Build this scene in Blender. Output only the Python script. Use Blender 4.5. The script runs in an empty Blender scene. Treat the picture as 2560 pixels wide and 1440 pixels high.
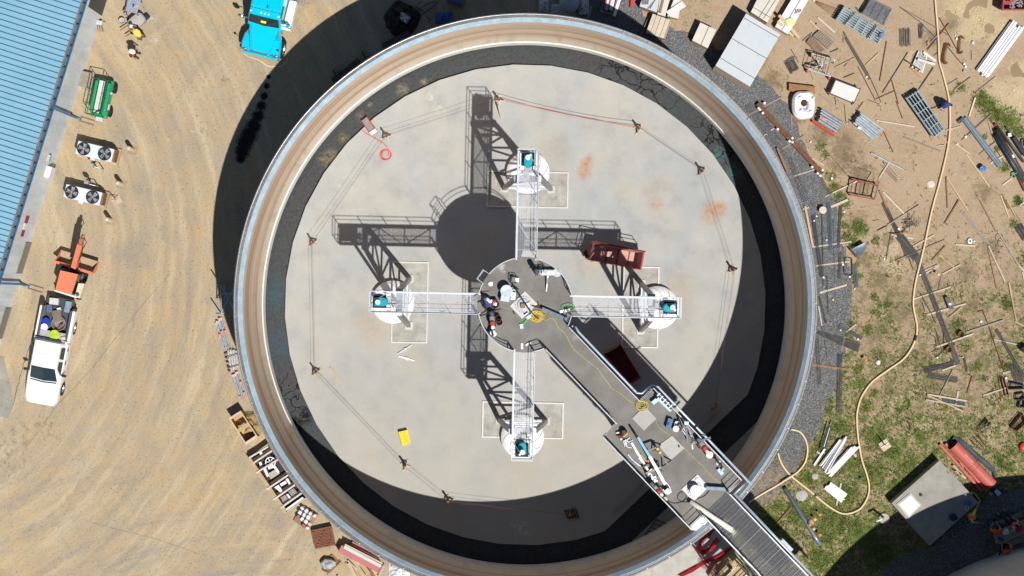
import bpy,math,random
from mathutils import Vector,Matrix,noise
random.seed(7)
R=math.radians
scene=bpy.context.scene
COL=scene.collection
# ---------------------------------------------------------------- camera, sky, sun, exposure
F=4600.0
H=100.0
NU,NV=1313.0,762.0
cd=bpy.data.cameras.new('camera');cam=bpy.data.objects.new('camera',cd);COL.objects.link(cam)
cd.sensor_width=36;cd.lens=36*F/2560
cd.shift_x=-(NU-1280)/2560;cd.shift_y=(NV-720)/2560
cd.clip_start=1;cd.clip_end=6000
cam.location=(0,0,H);cam.rotation_euler=(0,0,0)
scene.camera=cam
SH=(-.293,.435)
EL=math.atan2(1,math.hypot(*SH))
w=bpy.data.worlds.new('World');scene.world=w;w.use_nodes=True
nt=w.node_tree
sky=nt.nodes.new('ShaderNodeTexSky');sky.sky_type='NISHITA';sky.sun_disc=False
sky.sun_elevation=EL;sky.air_density=1;sky.dust_density=0;sky.ozone_density=1.5;sky.sun_rotation=math.atan2(-SH[0],-SH[1])
nt.links.new(sky.outputs[0],nt.nodes['Background'].inputs[0]);nt.nodes['Background'].inputs[1].default_value=.05
sd=bpy.data.lights.new('sun','SUN');sun=bpy.data.objects.new('sun',sd);COL.objects.link(sun)
sd.energy=5;sd.angle=R(.5);sd.color=(1,.965,.91)
sun.rotation_euler=Vector((SH[0],SH[1],-1)).to_track_quat('-Z','Y').to_euler()
sun.location=(30,-45,100)
scene.view_settings.view_transform='Standard';scene.view_settings.look='None'
scene.view_settings.exposure=0.1;scene.view_settings.gamma=1
# ---------------------------------------------------------------- helpers
def G(u,v,z=0.0):
    k=(H-z)/F
    return Vector(((u-NU)*k,-(v-NV)*k,z))
VW={2:(1680,0,4.3625),3:(1960,0,5.5375),4:(2240,0,5.5375),5:(1860,200,4.5),6:(2200,200,4.8),7:(1940,480,4.8),8:(2240,480,4.8),
      9:(1940,740,4.8),10:(2240,740,4.8),11:(1860,1020,4.5),12:(2200,1020,3.4278),13:(1480,900,4.235),14:(1600,1140,4.8),15:(1160,600,4.8),
      16:(0,0,3.6),17:(1640,1260,8),18:(780,1300,9.846),19:(600,1080,4.8),20:(520,670,3.2),21:(1190,720,9),22:(1530,1060,7.2),23:(1640,980,7.2),
      24:(100,560,7.2),25:(60,740,8),26:(590,0,9.6),27:(1480,0,10.667),28:(2380,1100,9),29:(2440,1220,8),30:(2380,1220,14.4),31:(280,0,9.6),32:(0,320,3.6),
      33:(480,0,3.6),34:(900,0,3.6),35:(1280,640,12),36:(1190,640,11.077),37:(2400,260,6),38:(2380,760,4.235),39:(640,900,3.6),40:(150,330,3.561)}
def V(k,x,y):
    a,b,s=VW[k];return(a+x/s,b+y/s)
def GV(k,x,y,z=0.0):return G(*V(k,x,y),z)
PX=1/46.0
class MB:
    def __init__(s):s.v=[];s.f=[];s.m=[];s.uv=None
    def add(s,vs,fs,mi=0):
        o=len(s.v);s.v+=[Vector(p)for p in vs]
        for f in fs:s.f.append(tuple(i+o for i in f));s.m.append(mi)
        return s
    def hexa(s,b,t,mi=0):
        n=len(b)
        fs=[tuple(range(n-1,-1,-1)),tuple(range(n,2*n))]+[(i,(i+1)%n,n+(i+1)%n,n+i)for i in range(n)]
        return s.add(list(b)+list(t),fs,mi)
    def box(s,c,d,rz=0,mi=0,M=None):
        x,y,z=d[0]/2,d[1]/2,d[2]/2
        m=M or(Matrix.Translation(Vector(c))@Matrix.Rotation(rz,4,'Z'))
        P=[m@Vector(p)for p in((-x,-y,-z),(x,-y,-z),(x,y,-z),(-x,y,-z),(-x,-y,z),(x,-y,z),(x,y,z),(-x,y,z))]
        return s.hexa(P[:4],P[4:],mi)
    def bbox(s,c,d,rz=0,b=.03,mi=0):
        x,y,z=d[0]/2,d[1]/2,d[2]/2
        m=Matrix.Translation(Vector(c))@Matrix.Rotation(rz,4,'Z')
        def ring(k,zz,c2):
            a,e=x-k,y-k
            return[m@Vector(p)for p in((-a+c2,-e,zz),(a-c2,-e,zz),(a,-e+c2,zz),(a,e-c2,zz),(a-c2,e,zz),(-a+c2,e,zz),(-a,e-c2,zz),(-a,-e+c2,zz))]
        return s.loft([ring(0,-z,b),ring(0,z-b,b),ring(b*.4,z-b*.3,b),ring(b,z,b)],mi)
    def loft(s,rings,mi=0,caps=True,closed=True):
        n=len(rings[0]);vs=[p for r in rings for p in r];fs=[]
        for i in range(len(rings)-1):
            for j in range(n if closed else n-1):
                k=(j+1)%n
                fs.append((i*n+j,i*n+k,(i+1)*n+k,(i+1)*n+j))
        if caps:fs+=[tuple(range(n-1,-1,-1)),tuple((len(rings)-1)*n+j for j in range(n))]
        return s.add(vs,fs,mi)
    def prism(s,poly,z0,z1,mi=0):
        return s.hexa([(p[0],p[1],z0)for p in poly],[(p[0],p[1],z1)for p in poly],mi)
    def beam(s,p,q,wd,ht=None,mi=0,up=(0,0,1)):
        p,q=Vector(p),Vector(q);ht=ht or wd
        d=(q-p).normalized();u=Vector(up)
        if abs(d.dot(u))>.98:u=Vector((1,0,0))
        a=d.cross(u).normalized()*wd/2;b=a.cross(d).normalized()*ht/2
        return s.hexa([p-a-b,p+a-b,p+a+b,p-a+b][::-1],[q-a-b,q+a-b,q+a+b,q-a+b][::-1],mi)
    def tube(s,pts,r,n=6,mi=0,closed=False):
        pts=[Vector(p)for p in pts];rings=[];N=len(pts);a=None
        for i,p in enumerate(pts):
            if closed:d=pts[(i+1)%N]-pts[i-1]
            else:d=pts[min(i+1,N-1)]-pts[max(i-1,0)]
            if d.length<1e-9:d=Vector((0,0,1))
            d.normalize()
            if a is None:
                u=Vector((0,0,1))if abs(d.z)<.9 else Vector((1,0,0));a=d.cross(u)
            a=a-d*a.dot(d)
            if a.length<1e-6:a=d.orthogonal()
            a.normalize();b=d.cross(a)
            rr=r[i]if isinstance(r,(list,tuple))else r
            rings.append([p+(a*math.cos(t)+b*math.sin(t))*rr for t in[2*math.pi*k/n for k in range(n)]])
        if closed:rings.append(rings[0])
        return s.loft(rings,mi,caps=not closed)
    def cyl(s,p,q,r,r2=None,n=16,mi=0):
        return s.tube([p,q],[r,r if r2 is None else r2],n,mi)
    def lathe(s,prof,c=(0,0,0),n=32,mi=0,a0=0,a1=2*math.pi,caps=False):
        full=abs(a1-a0-2*math.pi)<1e-6;k=n if full else n+1
        rings=[[(c[0]+r*math.cos(a0+(a1-a0)*j/n),c[1]+r*math.sin(a0+(a1-a0)*j/n),c[2]+z)for j in range(k)]for r,z in prof]
        return s.loft(rings,mi,caps=caps,closed=full)
    def ball(s,c,rx,ry=None,rz=None,n=12,mi=0,lo=-90,M=None):
        ry=ry or rx;rz=rz or rx;rings=[];m=M or Matrix.Identity(4)
        for i in range(n//2+1):
            t=R(lo+(90-lo)*i/(n//2));cr=max(math.cos(t),.02)
            rings.append([Vector(c)+m@Vector((rx*cr*math.cos(2*math.pi*j/n),ry*cr*math.sin(2*math.pi*j/n),rz*math.sin(t)))for j in range(n)])
        return s.loft(rings,mi)
    def build(s,name,mats,parent=None,origin=None,smooth=False,auto=None):
        mats=mats if isinstance(mats,(list,tuple))else[mats]
        me=bpy.data.meshes.new(name)
        if parent is not None:Mi=ROOT[parent.name].inverted();vs=[Mi@p for p in s.v]
        else:
            o=Vector(origin)if origin is not None else base_of(s.v);vs=[p-o for p in s.v]
        me.from_pydata([tuple(p)for p in vs],[],s.f);me.validate(clean_customdata=False)
        for m in mats:me.materials.append(m)
        if len(mats)>1 and len(me.polygons)==len(s.m):me.polygons.foreach_set('material_index',s.m)
        if smooth:me.polygons.foreach_set('use_smooth',[True]*len(me.polygons))
        if s.uv and len(me.vertices)==len(s.uv):
            ul=me.uv_layers.new(name='UVMap')
            for l in me.loops:ul.data[l.index].uv=s.uv[l.vertex_index]
        ob=bpy.data.objects.new(name,me);COL.objects.link(ob)
        if parent is not None:ob.parent=parent;ROOT[ob.name]=ROOT[parent.name]
        else:ob.location=o;ROOT[ob.name]=Matrix.Translation(o)
        return ob
ROOT={}
def base_of(vs):
    xs=[p.x for p in vs];ys=[p.y for p in vs]
    return Vector(((min(xs)+max(xs))/2,(min(ys)+max(ys))/2,min(p.z for p in vs)))
def tag(o,label,cat,group=None):
    o['label']=label;o['category']=cat
    if group:o['group']=group
    return o
def struct(o):o['kind']='structure';return o
def thing(name,label,cat,loc=(0,0,0),rz=0,group=None):
    o=bpy.data.objects.new(name,None);COL.objects.link(o);o.empty_display_size=.3
    o.location=loc;o.rotation_euler=(0,0,rz)
    ROOT[o.name]=Matrix.Translation(Vector(loc))@Matrix.Rotation(rz,4,'Z')
    return tag(o,label,cat,group)
def L(o,x,y,z=0):return ROOT[o.name]@Vector((x,y,z))
def dup(o,loc,rz,label,group=None):
    def cp(a,par):
        c=a.copy();COL.objects.link(c)
        if par:c.parent=par
        for ch in[x for x in COL.objects if x.parent==a]:cp(ch,c)
        return c
    c=cp(o,None);c.location=loc;c.rotation_euler=(0,0,rz);c['label']=label
    if group:c['group']=group
    ROOT[c.name]=Matrix.Translation(Vector(loc))@Matrix.Rotation(rz,4,'Z')
    return c
# ---------------------------------------------------------------- materials
MATS={}
class NB:
    def __init__(s,name):
        s.m=bpy.data.materials.new(name);s.m.use_nodes=True;s.t=s.m.node_tree;s.n=s.t.nodes
        s.b=s.n['Principled BSDF'];s.out=s.n['Material Output']
    def node(s,ty,**k):
        n=s.n.new(ty)
        for a,v in k.items():setattr(n,a,v)
        return n
    def put(s,sock,v):
        if isinstance(v,bpy.types.NodeSocket):s.t.links.new(v,sock)
        elif v is not None:
            if isinstance(v,(tuple,list))and len(v)==3 and sock.type=='RGBA':v=(*v,1)
            sock.default_value=v
    def obj(s,scale=None,rot=None,src='Object',loc=None):
        c=s.node('ShaderNodeTexCoord').outputs[src]
        if scale or rot or loc:
            mp=s.node('ShaderNodeMapping');s.t.links.new(c,mp.inputs[0])
            if scale:mp.inputs['Scale'].default_value=scale
            if rot:mp.inputs['Rotation'].default_value=rot
            if loc:mp.inputs['Location'].default_value=loc
            c=mp.outputs[0]
        return c
    def noise(s,vec,sc,det=4,rough=.6,dist=0):
        n=s.node('ShaderNodeTexNoise');s.put(n.inputs['Vector'],vec)
        n.inputs['Scale'].default_value=sc;n.inputs['Detail'].default_value=det;n.inputs['Roughness'].default_value=rough;n.inputs['Distortion'].default_value=dist
        return n.outputs[0]
    def vor(s,vec,sc,feat='F1',out=0):
        n=s.node('ShaderNodeTexVoronoi',feature=feat);s.put(n.inputs['Vector'],vec);n.inputs['Scale'].default_value=sc
        return n.outputs[out]
    def ramp(s,fac,a,b,lo=0.,hi=1.):
        n=s.node('ShaderNodeMapRange');s.put(n.inputs[0],fac)
        for i,v in zip((1,2,3,4),(a,b,lo,hi)):n.inputs[i].default_value=v
        return n.outputs[0]
    def math(s,op,a,b=None):
        n=s.node('ShaderNodeMath',operation=op);s.put(n.inputs[0],a)
        if b is not None:s.put(n.inputs[1],b)
        return n.outputs[0]
    def mix(s,f,a,b,mode='MIX'):
        n=s.node('ShaderNodeMix',data_type='RGBA',blend_type=mode);s.put(n.inputs[0],f);s.put(n.inputs[6],a);s.put(n.inputs[7],b)
        return n.outputs[2]
    def xyz(s,vec):
        n=s.node('ShaderNodeSeparateXYZ');s.put(n.inputs[0],vec);return n.outputs
    def blob(s,vec,c,r,soft=.5):
        n=s.node('ShaderNodeVectorMath',operation='DISTANCE');s.put(n.inputs[0],vec);n.inputs[1].default_value=c
        return s.ramp(n.outputs['Value'],r*soft,r,1,0)
    def bump(s,h,strength=.4,dist=.02):
        n=s.node('ShaderNodeBump');n.inputs['Strength'].default_value=strength;n.inputs['Distance'].default_value=dist
        s.put(n.inputs['Height'],h);s.put(s.b.inputs['Normal'],n.outputs[0])
    def done(s,col,rough=.8,metal=0,spec=.3):
        s.put(s.b.inputs['Base Color'],col);s.put(s.b.inputs['Roughness'],rough);s.put(s.b.inputs['Metallic'],metal)
        s.b.inputs['Specular IOR Level'].default_value=spec
        return s.m
def mat(name,c,rough=.6,metal=0.,var=.25,sc=5.,dirt=None,dsc=3.,damt=.45,spec=.3,rnd=.15,coat=0):
    if name in MATS:return MATS[name]
    b=NB(name);o=b.obj();n=b.noise(o,sc,5,.65)
    c2=tuple(x*(1-var)for x in c);c3=tuple(min(1,x*(1+var*.6))for x in c)
    col=b.mix(b.ramp(n,.3,.7),c2,c3)
    if dirt:col=b.mix(b.ramp(b.noise(o,dsc,6,.7),1-damt,1-damt+.15),col,dirt)
    if rnd:
        oi=b.node('ShaderNodeObjectInfo').outputs['Random']
        col=b.mix(1,col,b.node_rgb(b.ramp(oi,0,1,1-rnd,1)),'MULTIPLY')
    MATS[name]=b.done(col,b.ramp(n,.2,.8,rough*.85,min(1,rough*1.15)),metal,spec)
    if coat:b.b.inputs['Coat Weight'].default_value=coat;b.b.inputs['Coat Roughness'].default_value=.05
    return MATS[name]
def _rgb(s,v):
    n=s.node('ShaderNodeCombineColor')
    for i in range(3):s.t.links.new(v,n.inputs[i])
    return n.outputs[0]
NB.node_rgb=_rgb
def woodm(name,c,dark=.45):
    if name in MATS:return MATS[name]
    b=NB(name);o=b.obj();g=b.obj(src='Generated')
    n=b.noise(o,3.5,6,.7,.4);n2=b.noise(o,22,3,.6)
    col=b.mix(b.ramp(n,.25,.75),tuple(x*(1-dark)for x in c),c)
    col=b.mix(b.ramp(n2,.62,.8,0,.5),col,tuple(x*.35 for x in c))
    oi=b.node('ShaderNodeObjectInfo').outputs['Random']
    col=b.mix(1,col,b.node_rgb(b.ramp(oi,0,1,.7,1.08)),'MULTIPLY')
    MATS[name]=b.done(col,.85,0,.2);return MATS[name]
white=mat('white_paint',(.80,.80,.80),.45,var=.06,dirt=(.55,.52,.47),damt=.36)
whitep=mat('white_coating',(.84,.84,.85),.35,var=.04,rnd=0)
galv=mat('galvanised_steel',(.52,.55,.59),.42,.55,var=.22,sc=9)
galvl=mat('light_galvanised_rail',(.66,.69,.73),.4,.35,var=.15,sc=9)
steeld=mat('dark_steel',(.075,.085,.10),.45,.4,var=.3,sc=8,dirt=(.16,.07,.035),damt=.35)
rebarm=mat('reinforcing_bar_steel',(.13,.13,.135),.55,.35,var=.35,sc=10,dirt=(.20,.085,.04),damt=.42)
rust=mat('rusty_steel',(.20,.075,.035),.75,.1,var=.4,sc=6,dirt=(.09,.04,.025),damt=.4)
bluesteel=mat('blue_grey_steel',(.16,.21,.26),.4,.4,var=.25,sc=4)
teal=mat('teal_machine_paint',(.01,.33,.40),.35,var=.1,rnd=0)
red=mat('red_paint',(.42,.045,.04),.45,var=.2,dirt=(.22,.05,.04),damt=.4)
redpipe=mat('red_oxide_pipe_coating',(.50,.125,.10),.5,var=.08,sc=2,rnd=.08)
orange=mat('orange_machine_paint',(.72,.19,.10),.4,var=.07,sc=2,rnd=0)
green=mat('green_machine_paint',(.015,.27,.11),.4,var=.15,rnd=0,dirt=(.35,.42,.38),damt=.3)
yellow=mat('yellow_plastic',(.80,.58,.02),.4,var=.08,rnd=0)
yellowhose=mat('yellow_rubber',(.75,.52,.03),.5,var=.1,rnd=0)
orangehi=mat('orange_safety_fabric',(.85,.14,.02),.8,var=.12)
limehi=mat('lime_safety_fabric',(.42,.72,.08),.8,var=.12)
black=mat('black_rubber',(.018,.018,.02),.7,var=.3)
dark=mat('dark_plastic',(.035,.038,.045),.5,var=.3)
blue=mat('blue_plastic',(.03,.17,.42),.45,var=.15)
bluedk=mat('dark_blue_cloth',(.03,.05,.13),.9,var=.3)
jeans=mat('blue_denim',(.06,.12,.22),.9,var=.3)
skin=mat('skin',(.42,.24,.16),.6,var=.08)
hair=mat('dark_hair',(.03,.018,.012),.8,var=.3)
brownc=mat('brown_work_trousers',(.17,.10,.06),.9,var=.3)
cream=mat('cream_paint',(.62,.56,.42),.55,var=.12)
glass=mat('dark_vehicle_glass',(.012,.03,.04),.08,var=.2,rnd=0,spec=.6)
chrome=mat('chrome',(.75,.76,.78),.15,.9,var=.05)
maroon=mat('maroon_paint',(.16,.02,.03),.5,var=.25)
tarp=mat('tan_plastic_sheet',(.55,.38,.19),.4,var=.3,sc=3)
poly=mat('clear_white_polythene',(.68,.69,.72),.3,var=.15,sc=3)
bag=mat('white_woven_bag',(.82,.82,.85),.7,var=.06)
tan=mat('tan_hose_rubber',(.70,.53,.33),.6,var=.08,rnd=0)
cloth_navy=mat('navy_fabric',(.02,.035,.10),.8,var=.3)
blueplate=mat('pale_blue_plastic',(.50,.68,.76),.4,var=.05)
lightblue=mat('light_blue_paint',(.22,.46,.68),.4,var=.06,rnd=0)
gripgreen=mat('green_hose',(.06,.42,.12),.5,var=.1)
concrete_b=mat('pale_concrete',(.36,.35,.32),.85,var=.2,sc=2.5,dirt=(.24,.22,.19),damt=.42)
slag=mat('grey_mortar',(.40,.39,.37),.8,var=.15,sc=8)
w_new=woodm('new_pine',(.58,.43,.26),.22);w_grey=woodm('weathered_grey_timber',(.40,.34,.28),.35);w_brown=woodm('brown_plywood',(.34,.20,.115),.4);w_pale=woodm('bleached_timber',(.62,.53,.42),.25);w_dark=woodm('dark_old_timber',(.13,.10,.08),.4)
WD={'n':w_new,'g':w_grey,'b':w_brown,'p':w_pale,'d':w_dark}
# ---------------------------------------------------------------- ground sheets
def gnd_material():
    b=NB('dirt_and_dry_grass');o=b.obj()
    at=b.node('ShaderNodeVertexColor',layer_name='mask');ch=b.node('ShaderNodeSeparateColor');b.t.links.new(at.outputs[0],ch.inputs[0])
    gr,dry,sand=ch.outputs[0],ch.outputs[1],ch.outputs[2]
    n1=b.noise(o,.5,6,.65);n2=b.noise(o,2.2,7,.78);n3=b.noise(o,11,5,.75);n4=b.noise(o,34,3,.7)
    c=b.mix(b.ramp(n1,.35,.65),(.335,.235,.150),(.42,.305,.205))
    c=b.mix(b.ramp(n2,.42,.62),c,(.43,.335,.235))
    c=b.mix(b.ramp(n1,.60,.72,0,.45),c,(.36,.20,.105))
    fs=b.math('ADD',sand,b.ramp(n2,.3,.7,-.35,.35))
    c=b.mix(b.ramp(fs,.35,.6),c,(.47,.37,.235))
    c=b.mix(b.ramp(fs,.75,.95),c,b.mix(b.ramp(n3,.4,.6),(.55,.46,.31),(.43,.30,.15)))
    fd=b.math('ADD',dry,b.math('ADD',b.ramp(n2,.3,.7,-.45,.5),b.ramp(n3,.3,.7,-.5,.5)))
    c=b.mix(b.ramp(fd,.3,.75),c,b.mix(b.ramp(n3,.4,.62),(.125,.092,.058),(.285,.22,.135)))
    fg=b.math('ADD',gr,b.math('ADD',b.ramp(n2,.3,.7,-.4,.5),b.ramp(n3,.3,.7,-.5,.6)))
    gcol=b.mix(b.ramp(n3,.35,.65),(.045,.085,.013),(.15,.19,.045))
    c=b.mix(b.ramp(fg,.34,.85),c,gcol)
    c=b.mix(b.ramp(n4,.56,.74,0,.65),c,(.075,.055,.035))
    c=b.mix(b.ramp(b.noise(o,26,2,.6),.68,.76,0,.55),c,(.55,.48,.38))
    b.bump(b.math('ADD',n3,n4),.6,.04)
    return b.done(c,.95,0,.1)
def yard_material():
    b=NB('stained_yard_concrete');o=b.obj()
    n0=b.noise(o,.17,4,.6);n1=b.noise(o,.8,6,.65);n3=b.noise(o,14,4,.7)
    xs0=b.xyz(o)
    def arcs(u,v,sc,k):
        p=G(u,v);dx,dy=b.math('SUBTRACT',xs0[0],p.x),b.math('SUBTRACT',xs0[1],p.y)
        r=b.math('SQRT',b.math('ADD',b.math('MULTIPLY',dx,dx),b.math('MULTIPLY',dy,dy)));a=b.math('ARCTAN2',dy,dx)
        cv=b.node('ShaderNodeCombineXYZ');b.put(cv.inputs[0],b.math('ADD',r,b.ramp(n1,.3,.7,-.15,.15)));b.put(cv.inputs[1],b.math('MULTIPLY',a,k))
        return b.noise(cv.outputs[0],sc,6,.72)
    s1=arcs(-420,640,1.5,1.3);s2=arcs(1313,762,1.2,1.6);s3=arcs(700,2600,1.3,2.0)
    xs=b.xyz(o)
    c=b.mix(b.ramp(n0,.35,.62),(.43,.305,.16),(.38,.295,.185))
    c=b.mix(b.ramp(n1,.35,.68,0,.8),c,(.31,.27,.205))
    c=b.mix(b.ramp(n1,.62,.76,0,.45),c,(.43,.275,.125))
    c=b.mix(b.ramp(s1,.50,.66,0,.75),c,(.47,.395,.275));c=b.mix(b.ramp(s1,.32,.47,.75,0),c,(.25,.22,.175))
    c=b.mix(b.ramp(s2,.54,.74,0,.4),c,(.44,.375,.27));c=b.mix(b.ramp(s2,.30,.44,.45,0),c,(.245,.215,.165))
    low=b.ramp(xs[1],-6,-13,0,1)
    c=b.mix(b.math('MULTIPLY',b.ramp(s3,.52,.66,0,.75),low),c,(.23,.21,.19));c=b.mix(b.math('MULTIPLY',b.ramp(s3,.34,.45,.6,0),low),c,(.46,.35,.20))
    for(u,v,r,k)in((330,640,75,.75),(345,470,60,.6),(300,330,60,.5),(420,600,50,.4),(210,330,35,.35),(640,560,60,.5),(640,1180,70,.6),(690,1290,60,.55),(560,740,70,.4)):
        p=G(u,v);bl=b.blob(o,(p.x,p.y,0),r*PX,.1)
        c=b.mix(b.math('MULTIPLY',bl,b.ramp(n1,.35,.6,.2*k,k)),c,(.235,.215,.185))
    for(u,v,r)in((20,1150,75),(45,1080,60),(120,1070,60),(560,200,30),(600,235,32),(655,185,18),(520,350,22),(510,330,14)):
        p=G(u,v);bl=b.blob(o,(p.x,p.y,0),r*PX,.1)
        c=b.mix(b.math('MULTIPLY',bl,b.ramp(b.noise(o,3,6,.75),.5,.66,0,.75)),c,(.12,.085,.055))
    for(u,v,r)in((672,192,8),(667,215,11),(660,240,14),(653,265,18),(645,290,22),(634,315,27),(622,338,30),(612,358,30),(606,378,26),(602,396,18)):
        p=G(u,v);bl=b.blob(o,(p.x,p.y,0),r*PX,.35)
        c=b.mix(b.ramp(b.math('ADD',bl,b.ramp(b.noise(o,9,6,.85),.3,.7,-.5,.5)),.2,.75),c,(.014,.014,.014))
    for(u,v,r)in((380,48,16),(385,96,18),(372,120,10),(480,330,6),(1200,90,60)):
        p=G(u,v);bl=b.blob(o,(p.x,p.y,0),r*PX,.2)
        c=b.mix(b.math('MULTIPLY',bl,b.ramp(b.noise(o,4,6,.75),.48,.58,0,.85)),c,(.55,.50,.43))
    c=b.mix(b.ramp(n3,.6,.8,0,.35),c,(.20,.155,.10));c=b.mix(b.ramp(b.noise(o,40,2,.6),.66,.8,0,.5),c,(.17,.13,.085))
    b.bump(n3,.15,.01)
    return b.done(c,.9,0,.2)
def gravel_material():
    b=NB('dark_crushed_gravel');o=b.obj()
    v=b.vor(o,24);vc=b.vor(o,24,'F1',1);n=b.noise(o,.7,5,.6)
    sp=b.node('ShaderNodeSeparateColor');b.t.links.new(vc,sp.inputs[0])
    c=b.mix(b.ramp(sp.outputs[0],0,1),(.085,.088,.094),(.22,.223,.23))
    c=b.mix(b.ramp(sp.outputs[1],.9,.97,0,.8),c,(.42,.41,.39))
    c=b.mix(b.ramp(n,.55,.75,0,.55),c,(.21,.175,.13))
    c=b.mix(b.ramp(v,.4,.8,0,.6),c,(.03,.03,.032))
    p=G(1925,1215);c=b.mix(b.math('MULTIPLY',b.blob(o,(p.x,p.y,0),1.9,.3),b.ramp(b.noise(o,3,5,.7),.4,.6)),c,(.30,.225,.14))
    b.bump(v,.8,.03)
    return b.done(c,.9,0,.2)
GB=[(2052,368,13),(2065,388,11),(2040,300,8),(2076,440,15),(2086,470,18),(2098,490,19),(2112,506,16),(2100,538,10),(2107,562,12),(2117,592,15),(2150,570,22),(2132,602,16),(2142,660,10),(2148,692,9),(2136,700,8),(2121,838,11),(2119,890,13),(2123,806,13),(2075,998,12),(2073,1027,17),(2098,1036,12),(2169,821,16),(2148,921,15),(2150,959,20),(2190,786,12),(2200,760,10),(2186,745,12),(2216,757,12),(2167,1013,20),(2244,1027,9),(2185,985,12),(2417,869,11),(2442,915,16),(2517,759,20),(2515,915,13),(2463,946,8),(2394,809,14),(2400,217,14),(2378,232,8),(2454,252,24),(2477,269,28),(2496,287,26),(2523,304,32),(2545,330,20),(2455,235,14),(2458,342,9),(2494,371,9),(2512,420,14),(2535,560,14),(2545,500,14),
 (2000,1280,55),(2080,1300,65),(2150,1330,55),(2180,1180,50),(2230,1130,40),(2100,1070,35),(2050,1120,34),(2300,1090,26),(2275,1160,36),(2240,1210,26),(2190,1090,40),(1950,1270,24),(1935,1310,36),(2050,1400,50),(2130,1160,34),(2120,1230,40),(2020,1200,30),(2340,1130,18),(2500,1150,24),(2520,1165,22),(2440,1170,14),(2530,1130,14),(2465,1128,12),(2320,1400,60),(2200,1380,60),(2070,1340,40),(2260,1020,14),(2300,1040,14),(2220,690,8),(2190,600,12),(2480,840,8)]
SB=[(2440,40,75),(2400,20,45),(2500,80,45),(2505,240,45),(2545,235,55),(2560,180,40),(2540,280,30),(2290,150,28),(2330,470,10),(2240,1000,25),(2280,1075,32),(2310,1060,24),(2480,1080,34),(2500,1000,40),(2420,1000,30),(2020,1250,26),(2000,1240,16),(2230,660,40),(2240,600,40),(2190,1150,20),(2100,520,0)]
DB=[(1900,110,35),(1890,160,40),(1930,200,38),(1990,300,30),(2060,330,50),(2110,390,60),(2150,440,50),(2110,350,40),(2330,100,30),(2380,60,25),(2200,700,50),(2230,740,45),(2170,650,35),(2140,560,40),(2200,830,60),(2250,780,60),(2300,900,60),(2330,960,60),(2200,900,60),(2380,830,70),(2440,760,50),(2230,980,50),(2420,1000,50),(2460,900,60),(2520,860,40),(2420,680,40),(2480,620,40),(2460,480,30)]
def mask_at(u,v):
    g=0
    for a,b,r in GB:
        d2=(u-a)**2+(v-b)**2
        if d2<r*r*2.2:g=max(g,1-math.sqrt(d2)/(r*1.5))
    s=0
    for a,b,r in SB:
        d2=(u-a)**2+(v-b)**2
        if r and d2<r*r*2.2:s=max(s,1-math.sqrt(d2)/(r*1.5))
    d=0
    for a,b,r in DB:
        d2=(u-a)**2+(v-b)**2
        if d2<r*r*2.2:d=max(d,.9*(1-math.sqrt(d2)/(r*1.5)))
    base=.45*min(1,max(0,(v-480)/260))+.08
    nz=noise.noise(Vector((u/55,v/55,1)))
    if v>1040:g=max(g,.42+.28*nz)
    elif v>600:g=max(g,.10+.18*min(1,(v-600)/250)+.24*nz)
    return min(1,g*1.1),min(1,max(d,base)),min(1,s*1.2)
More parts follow.
